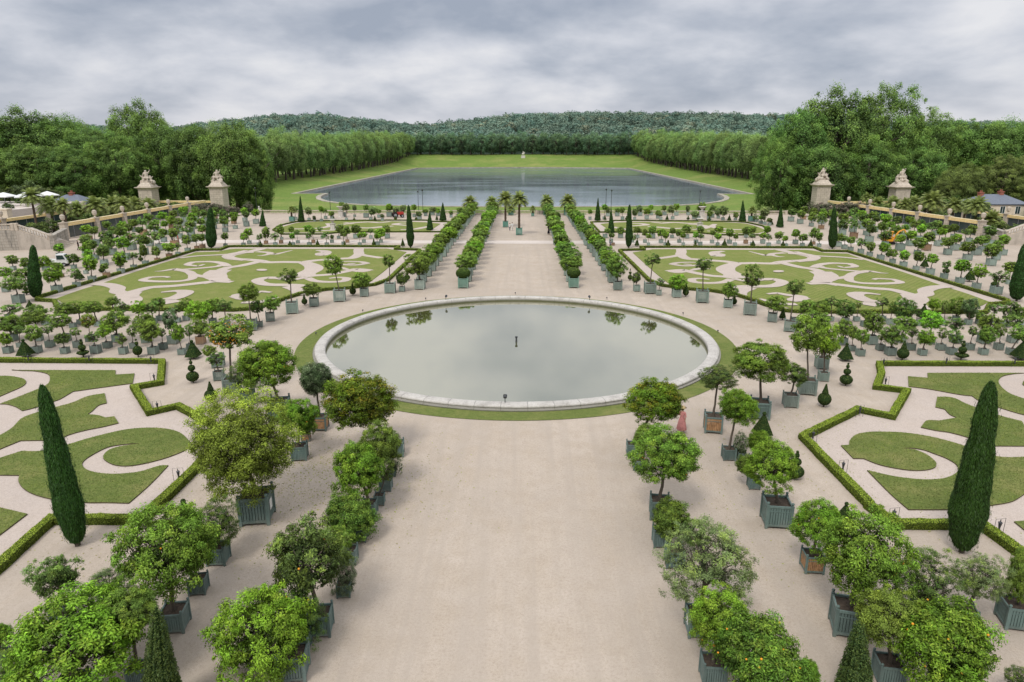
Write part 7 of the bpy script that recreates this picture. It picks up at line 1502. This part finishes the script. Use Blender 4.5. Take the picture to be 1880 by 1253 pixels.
me=blobs('horse_and_rider',[(0,0,2.2,1.1),(.8,0,2.4,.9),(-.8,0,2.1,.95),(1.5,0,3.2,.6),(1.9,0,3.9,.45),(-.9,0,1.1,.5),(-1.1,0,.3,.4),(.9,0,1.2,.45),(1.3,0,.5,.35),(0,0,3.3,.6),(0,0,4.1,.65),(0,0,4.9,.4),(.6,0,4.3,.3)],.3); obj('rider',me,MARBLE,t,loc=(0,0,3.5),scale=(1.25,1.25,1.25))
# ------------------------------------------------------------------ vehicles
PW=simple('white_body_paint',(.7,.7,.68),.35,.5,.08); PR=simple('red_body_paint',(.42,.03,.02),.4,.5,.15); PO=simple('orange_body_paint',(.75,.33,.02),.4,.5,.15); RUB=simple('rubber',(.02,.02,.02),.85,.2,.2)
def wheel(parent,x,y,r_,w_=.22):
    mb=MB(); n=18; v=[];f=[]
    pr=[(r_*.55,-w_/2),(r_*.93,-w_/2),(r_,-w_*.3),(r_,w_*.3),(r_*.93,w_/2),(r_*.55,w_/2)]
    for q,yy in pr:
        for k in range(n): a=2*math.pi*k/n; v.append((q*math.cos(a),yy,q*math.sin(a)))
    for j in range(len(pr)-1):
        for k in range(n): f.append((j*n+k,j*n+(k+1)%n,(j+1)*n+(k+1)%n,(j+1)*n+k))
    mb.add(v,f); t=obj('wheel',mb.mesh('tyre'),RUB,parent,loc=(x,y,r_)); 
    mb=MB(); mb.lathe([(r_*.55,-w_*.35),(r_*.55,w_*.35)],12); m_=mb.mesh('rim'); o=obj('rim',m_,GREYMETAL,t,rot=(math.pi/2,0,0))
t=thing('utility_truck','small white utility truck parked among trees at the left','truck',(-69.5,101.5,0),RAD(12))
mb=MB(); mb.box(-.1,1.4,-.7,.7,.45,1.0); mb.add([(-.1,-.7,1.0),(1.4,-.7,1.0),(.95,-.66,1.85),(-.1,-.66,1.85),(-.1,.7,1.0),(1.4,.7,1.0),(.95,.66,1.85),(-.1,.66,1.85)],[(0,1,2,3),(5,4,7,6),(3,2,6,7),(4,0,3,7),(1,5,6,2)]); obj('cab',bevel(mb.mesh('cab'),.05,2),PW,t)
mb=MB(); mb.add([(1.37,-.58,1.08),(1.37,.58,1.08),(1.0,.56,1.76),(1.0,-.56,1.76)],[(0,1,2,3)]); mb.add([(0,-.72,1.08),(1.15,-.72,1.08),(.88,-.69,1.7),(0,-.69,1.7)],[(0,1,2,3)]); o=obj('windscreen',mb.mesh('windscreen'),GLASSD,t,loc=(.02,0,.01))
mb=MB(); mb.box(-2.1,-.15,-.75,.75,.6,.7); mb.box(-2.1,-.15,-.75,-.7,.7,1.05); mb.box(-2.1,-.15,.7,.75,.7,1.05); mb.box(-2.1,-2.05,-.7,.7,.7,1.05); obj('cargo_bed',mb.mesh('cargo_bed'),PW,t)
mb=MB(); mb.box(-2.0,1.3,-.4,.4,.35,.5); obj('chassis',mb.mesh('chassis'),DARKMETAL,t)
for wx in (-1.5,.9):
    for wy in (-.62,.62): wheel(t,wx,wy,.32)
t=thing('tractor','small red tractor parked before the left balustrade','tractor',(-31.8,178.6,0),RAD(20))
mb=MB(); mb.box(-.2,1.5,-.4,.4,.7,1.45); mb.box(-1.1,-.2,-.75,.75,.9,1.2); obj('body',bevel(mb.mesh('body'),.08,2),PR,t)
mb=MB(); mb.box(-.9,-.3,-.3,.3,1.2,1.4); mb.box(-1.0,-.85,-.3,.3,1.4,1.9); obj('seat',mb.mesh('seat'),RUB,t); mb=MB(); mb.tube([(.0,0,1.45),(-.25,0,1.8)],.03,6); obj('steering_column',mb.mesh('steering_column'),DARKMETAL,t)
mb=MB(); mb.tube([(-1.05,-.6,1.2),(-1.05,-.6,2.3),(-1.05,.6,2.3),(-1.05,.6,1.2)],.05,6); obj('roll_bar',mb.mesh('roll_bar'),DARKMETAL,t)
for wx,wy,r_ in ((-.75,-.75,.7),(-.75,.75,.7),(1.1,-.6,.45),(1.1,.6,.45)): wheel(t,wx,wy,r_,.35)
t=thing('mini_excavator','small orange mini excavator among trees at the upper right','excavator',(68.6,128.,0),RAD(-20))
for s in (-1,1):
    mb=MB(); mb.box(-1.0,1.0,s*.65-.2,s*.65+.2,.12,.5); mb.lathe([(.25,-.2),(.25,.2)],10); me=bevel(mb.mesh('track'),.1,2); obj('track',me,RUB,t)
mb=MB(); mb.box(-1.2,.5,-.75,.75,.6,1.3); mb.lathe([(.4,.45),(.4,.62)],12); obj('body',bevel(mb.mesh('body'),.1,2),PO,t)
mb=MB()
for a_,b_ in ((-.6,-.55),(.3,-.55),(.3,.35),(-.6,.35)): mb.box(a_-.04,a_+.04,b_-.04,b_+.04,1.3,2.35)
mb.box(-.7,.45,-.68,.48,2.35,2.45); obj('cab',mb.mesh('cab'),PO,t)
mb=MB(); mb.tube([(.5,0,.9),(1.3,0,2.4),(2.1,0,2.9)],[.16,.15,.12],6); mb.tube([(2.1,0,2.9),(2.9,0,1.6)],[.12,.1],6); obj('boom',mb.mesh('boom'),PO,t); mb=MB(); mb.frust(2.9,0,1.0,1.6,.15,.3,.3,.3); obj('bucket',mb.mesh('bucket'),DARKMETAL,t)
# ------------------------------------------------------------------ people
def person(X,Y,h,rz,label,top,bottom,hair,dress=False,walk=.2,arm=0.,hat=False,crouch=0.,z=0):
    s=h/1.7; t=thing('person',label,'person',(X,Y,z),rz)
    J=dict(pel=(0,0,.93),wa=(0,.01,1.08),ch=(0,.01,1.3),nk=(0,.02,1.46),hd=(0,.0,1.58),tp=(0,.0,1.68))
    k=crouch
    def leg(sx,f): return [(sx*.09,0,.9),(sx*.1,-f*.18-.05*abs(f),.49),(sx*.1,f*-.38+(.1 if f<0 else 0),.08),(sx*.1,f*-.38-.13,.03)]
    def armp(sx,f,up=0.): return [(sx*.17,.01,1.39),(sx*.23,-f*.1,1.13-.0),(sx*.22,-f*.25-.12*up,.9+.35*up),(sx*.21,-f*.28-.16*up,.82+.4*up)]
    V=[];E=[];R=[]
    def add(p,r_,par=None):
        V.append(p); R.append(r_)
        if par is not None: E.append((par,len(V)-1))
        return len(V)-1
    a=add(J['pel'],.125); b=add(J['wa'],.11,a); c=add(J['ch'],.13,b); d=add(J['nk'],.055,c); e=add(J['hd'],.085,d); g=add(J['tp'],.075,e)
    for sx,f in ((-1,walk*2),(1,-walk*2)):
        L=leg(sx,f); q=add(L[0],.085,a); q=add(L[1],.058,q); q=add(L[2],.04,q); q=add(L[3],.035,q)
        A=armp(sx,-f*.6,arm if sx>0 else 0); q=add(A[0],.055,c); q=add(A[1],.042,q); q2=add(A[2],.03,q); q3=add(A[3],.028,q2)
        for m in range(4): qf=add((A[3][0]+(m-1.5)*.018,A[3][1]-.02,A[3][2]-.07-.01*(m in(1,2))),.009,q3)
        add((A[3][0]-sx*.03,A[3][1]-.045,A[3][2]-.03),.010,q3)
    me=bpy.data.meshes.new('pm'); me.from_pydata(V,E,[]); o=bpy.data.objects.new('pm',me); scene.collection.objects.link(o)
    md=o.modifiers.new('s','SKIN'); sv=me.skin_vertices[0].data
    for i_,r_ in enumerate(R): sv[i_].radius=(r_,r_*.85)
    sv[0].use_root=True; o.modifiers.new('u','SUBSURF').levels=1; o.modifiers['u'].render_levels=1
    bpy.context.view_layer.update(); me2=bpy.data.meshes.new_from_object(o.evaluated_get(bpy.context.evaluated_depsgraph_get())); bpy.data.objects.remove(o)
    # clothes: outward copies of the body regions
    body=obj('body',me2,SKIN,t,scale=(s,s,s*(1-.35*k)))
    def cloth(nm,z0,z1,off,cm,armz=None):
        bm=bmesh.new(); bm.from_mesh(me2); bm.normal_update()
        dl=[f_ for f_ in bm.faces if not(z0<f_.calc_center_median().z<z1) or (armz is not None and abs(f_.calc_center_median().x)>.19 and f_.calc_center_median().z<armz)]
        bmesh.ops.delete(bm,geom=dl,context='FACES')
        for v_ in bm.verts: v_.co+=v_.normal*off
        m_=bpy.data.meshes.new(nm); bm.to_mesh(m_); bm.free(); m_.polygons.foreach_set('use_smooth',[True]*len(m_.polygons)); return obj(nm,m_,cm,body)
    me2.polygons.foreach_set('use_smooth',[True]*len(me2.polygons))
    cloth('top',.9,1.44,.018,top,1.1)
    if dress:
        mb=MB(); mb.lathe([(.14,1.1),(.17,.98),(.22,.8),(.27,.55),(.33,.25),(.31,.22)],14,(0,-.02,0),1,.85); obj('dress',mb.mesh('dress',True),bottom,body)
    else: cloth('trousers',.08,1.0,.016,bottom,1.0)
    mb=MB(); mb.ball((0,.02,1.63),.112,14,1.08); 
    m_=mb.mesh('hair',True); bm=bmesh.new(); bm.from_mesh(m_); bmesh.ops.delete(bm,geom=[v_ for v_ in bm.verts if v_.co.y<-.035 and v_.co.z<1.67],context='VERTS'); bm.to_mesh(m_); bm.free(); obj('hair',m_,hair,body)
    if hat: mb=MB(); mb.lathe([(.24,1.69),(.12,1.705),(.105,1.79),(.001,1.81)],16); obj('hat',mb.mesh('hat',True),simple('straw',(.5,.38,.2),.8,.1,.2),body)
    mb=MB()
    for sx in (-1,1): mb.ball((sx*.03,-.082,1.615),.009,6)
    obj('eyes',mb.mesh('eyes'),DARKMETAL,body); mb=MB(); mb.frust(0,-.09,1.57,1.61,.014,.016,.006,.006); obj('nose',mb.mesh('nose'),SKIN,body)
    mb=MB(); mb.box(-.022,.022,-.088,-.078,1.545,1.553); obj('mouth',mb.mesh('mouth'),simple('lips',(.4,.12,.1),.5,.3,.05),body)
    return t
C1=lambda n_,c: simple(n_,c,.85,.1,.2,9)
pk,wh_,bk,hr,gy,rd_=C1('pink_cloth',(.55,.24,.22)),C1('white_cloth',(.7,.69,.66)),C1('black_cloth',(.015,.015,.02)),C1('brown_hair',(.06,.035,.02)),C1('grey_cloth',(.15,.15,.17)),C1('red_cloth',(.45,.1,.08))
pp=PEOPLE
person(*pp['pink'],1.68,2.6,'woman in a long pink dress and straw hat beside the reddish boxed tree',pk,pk,hr,True,.15,.8,True)
person(*pp['white1'],1.6,.3,'person in white tunic and grey trousers, left of the walking pair by the palms',wh_,gy,hr,False,.3)
person(*pp['white2'],1.78,.3,'person dressed all in white, right of the walking pair by the palms',wh_,wh_,hr,False,.25)
person(*pp['black1'],1.68,1.2,'person in long black dress walking beside the right avenue row',bk,bk,bk,True,.15)
person(*pp['black2'],1.7,2.,'person in black stooping beside the outer right avenue row',bk,bk,bk,False,.2,.9,False,.3)
person(*pp['dark1'],1.7,.7,'visitor in black near the left fence, farthest left of three',bk,gy,hr,False,.25)
person(*pp['dark2'],1.7,1.1,'visitor in dark coat, middle one by the left fence trees',gy,bk,hr,False,.2)
person(*pp['dark3'],1.65,2.,'visitor in red top, right one by the left fence trees',rd_,bk,hr,False,.2)
person(*pp['dark4'],1.6,2.9,'visitor in grey behind the outer right avenue row trees',gy,bk,hr,False,.1)
person(*pp['red1'],1.7,1.9,'visitor in black beside the left stair wall',bk,bk,hr,False,.2)
# ------------------------------------------------------------------ sky and light
w=bpy.data.worlds.new('World'); scene.world=w; w.use_nodes=True; nt=w.node_tree; nt.nodes.clear()
out=N(nt,'ShaderNodeOutputWorld'); bg=N(nt,'ShaderNodeBackground'); bg.inputs['Strength'].default_value=.1; nt.links.new(bg.outputs[0],out.inputs[0])
SUN_EL,SUN_ROT=RAD(52),RAD(205)
sky=N(nt,'ShaderNodeTexSky',sky_type='NISHITA',sun_disc=False,sun_elevation=SUN_EL,sun_rotation=SUN_ROT); sky.air_density=1.2; sky.dust_density=2
tc=N(nt,'ShaderNodeTexCoord'); sp=N(nt,'ShaderNodeSeparateXYZ'); nt.links.new(tc.outputs['Generated'],sp.inputs[0])
zz=mth(nt,'MAXIMUM',sp.outputs[2],0.); dn=mth(nt,'ADD',zz,.3); cb=N(nt,'ShaderNodeCombineXYZ'); nt.links.new(mth(nt,'DIVIDE',sp.outputs[0],dn),cb.inputs[0]); nt.links.new(mth(nt,'DIVIDE',sp.outputs[1],dn),cb.inputs[1]); cb.inputs[2].default_value=3.7
n1=noise(nt,2.1,8,.52,cb.outputs[0],.1); n2=noise(nt,.9,3,.5,cb.outputs[0]); nn=mth(nt,'ADD',mth(nt,'MULTIPLY',n1,.62),mth(nt,'MULTIPLY',n2,.38))
def blob(x0,z0,sx,sz,amp):
    a=mth(nt,'POWER',mth(nt,'DIVIDE',mth(nt,'SUBTRACT',sp.outputs[0],x0),sx),2.); b=mth(nt,'POWER',mth(nt,'DIVIDE',mth(nt,'SUBTRACT',zz,z0),sz),2.)
    return mth(nt,'MULTIPLY',mth(nt,'EXPONENT',mth(nt,'MULTIPLY',mth(nt,'ADD',a,b),-1.)),amp)
for q in ((.02,.17,.22,.045,-.05),(.32,.10,.28,.03,-.035),(-.48,.185,.2,.02,-.04),(-.25,.10,.2,.035,.05),(.62,.15,.1,.03,.05),(-.6,.12,.2,.03,.04)): nn=mth(nt,'ADD',nn,blob(*q))
cc_=ramp(nt,nn,[(.37,(3.6,4.05,4.95)),(.44,(4.9,5.25,6.05)),(.505,(6.5,6.7,7.35)),(.58,(8.2,8.2,8.5))])
hz=mth(nt,'POWER',mth(nt,'SUBTRACT',1.,mth(nt,'MULTIPLY',zz,9.),clamp=True),2.)
cc_=mixc(nt,mth(nt,'MULTIPLY',hz,.66),cc_,(7.7,7.65,8.0))
zen=mth(nt,'MULTIPLY_ADD',mth(nt,'SMOOTH_MIN',mth(nt,'MAXIMUM',mth(nt,'SUBTRACT',zz,.2),0.),.6,.1),1.5,1.)
zen=mth(nt,'MULTIPLY',zen,1.0)
sc_=N(nt,'ShaderNodeVectorMath',operation='SCALE'); nt.links.new(cc_,sc_.inputs[0]); nt.links.new(zen,sc_.inputs['Scale'])
nt.links.new(mixc(nt,.93,sky.outputs[0],sc_.outputs[0]),bg.inputs['Color'])
sl=bpy.data.lights.new('sun','SUN'); sl.energy=1.9; sl.angle=RAD(14); sl.color=(1,.965,.91); so=bpy.data.objects.new('sun',sl); link(so)
# sky sun_rotation is measured from +Y clockwise; light comes from that direction
sd_=Vector((math.sin(SUN_ROT)*math.cos(SUN_EL),math.cos(SUN_ROT)*math.cos(SUN_EL),math.sin(SUN_EL))); so.rotation_euler=sd_.to_track_quat('Z','Y').to_euler()
# ------------------------------------------------------------------ camera
cd=bpy.data.cameras.new('camera'); cd.lens=24; cd.sensor_width=36; cd.clip_end=20000; cd.clip_start=.5
co=bpy.data.objects.new('camera',cd); link(co); co.location=(.53,0,17); co.rotation_euler=(RAD(90-15.67),0,RAD(.88)); scene.camera=co
scene.view_settings.view_transform='Standard'; scene.view_settings.look='None'; scene.view_settings.exposure=0
scene.cycles.max_bounces=6; scene.cycles.diffuse_bounces=3; scene.cycles.glossy_bounces=3; scene.cycles.transmission_bounces=3; scene.cycles.use_denoising=True
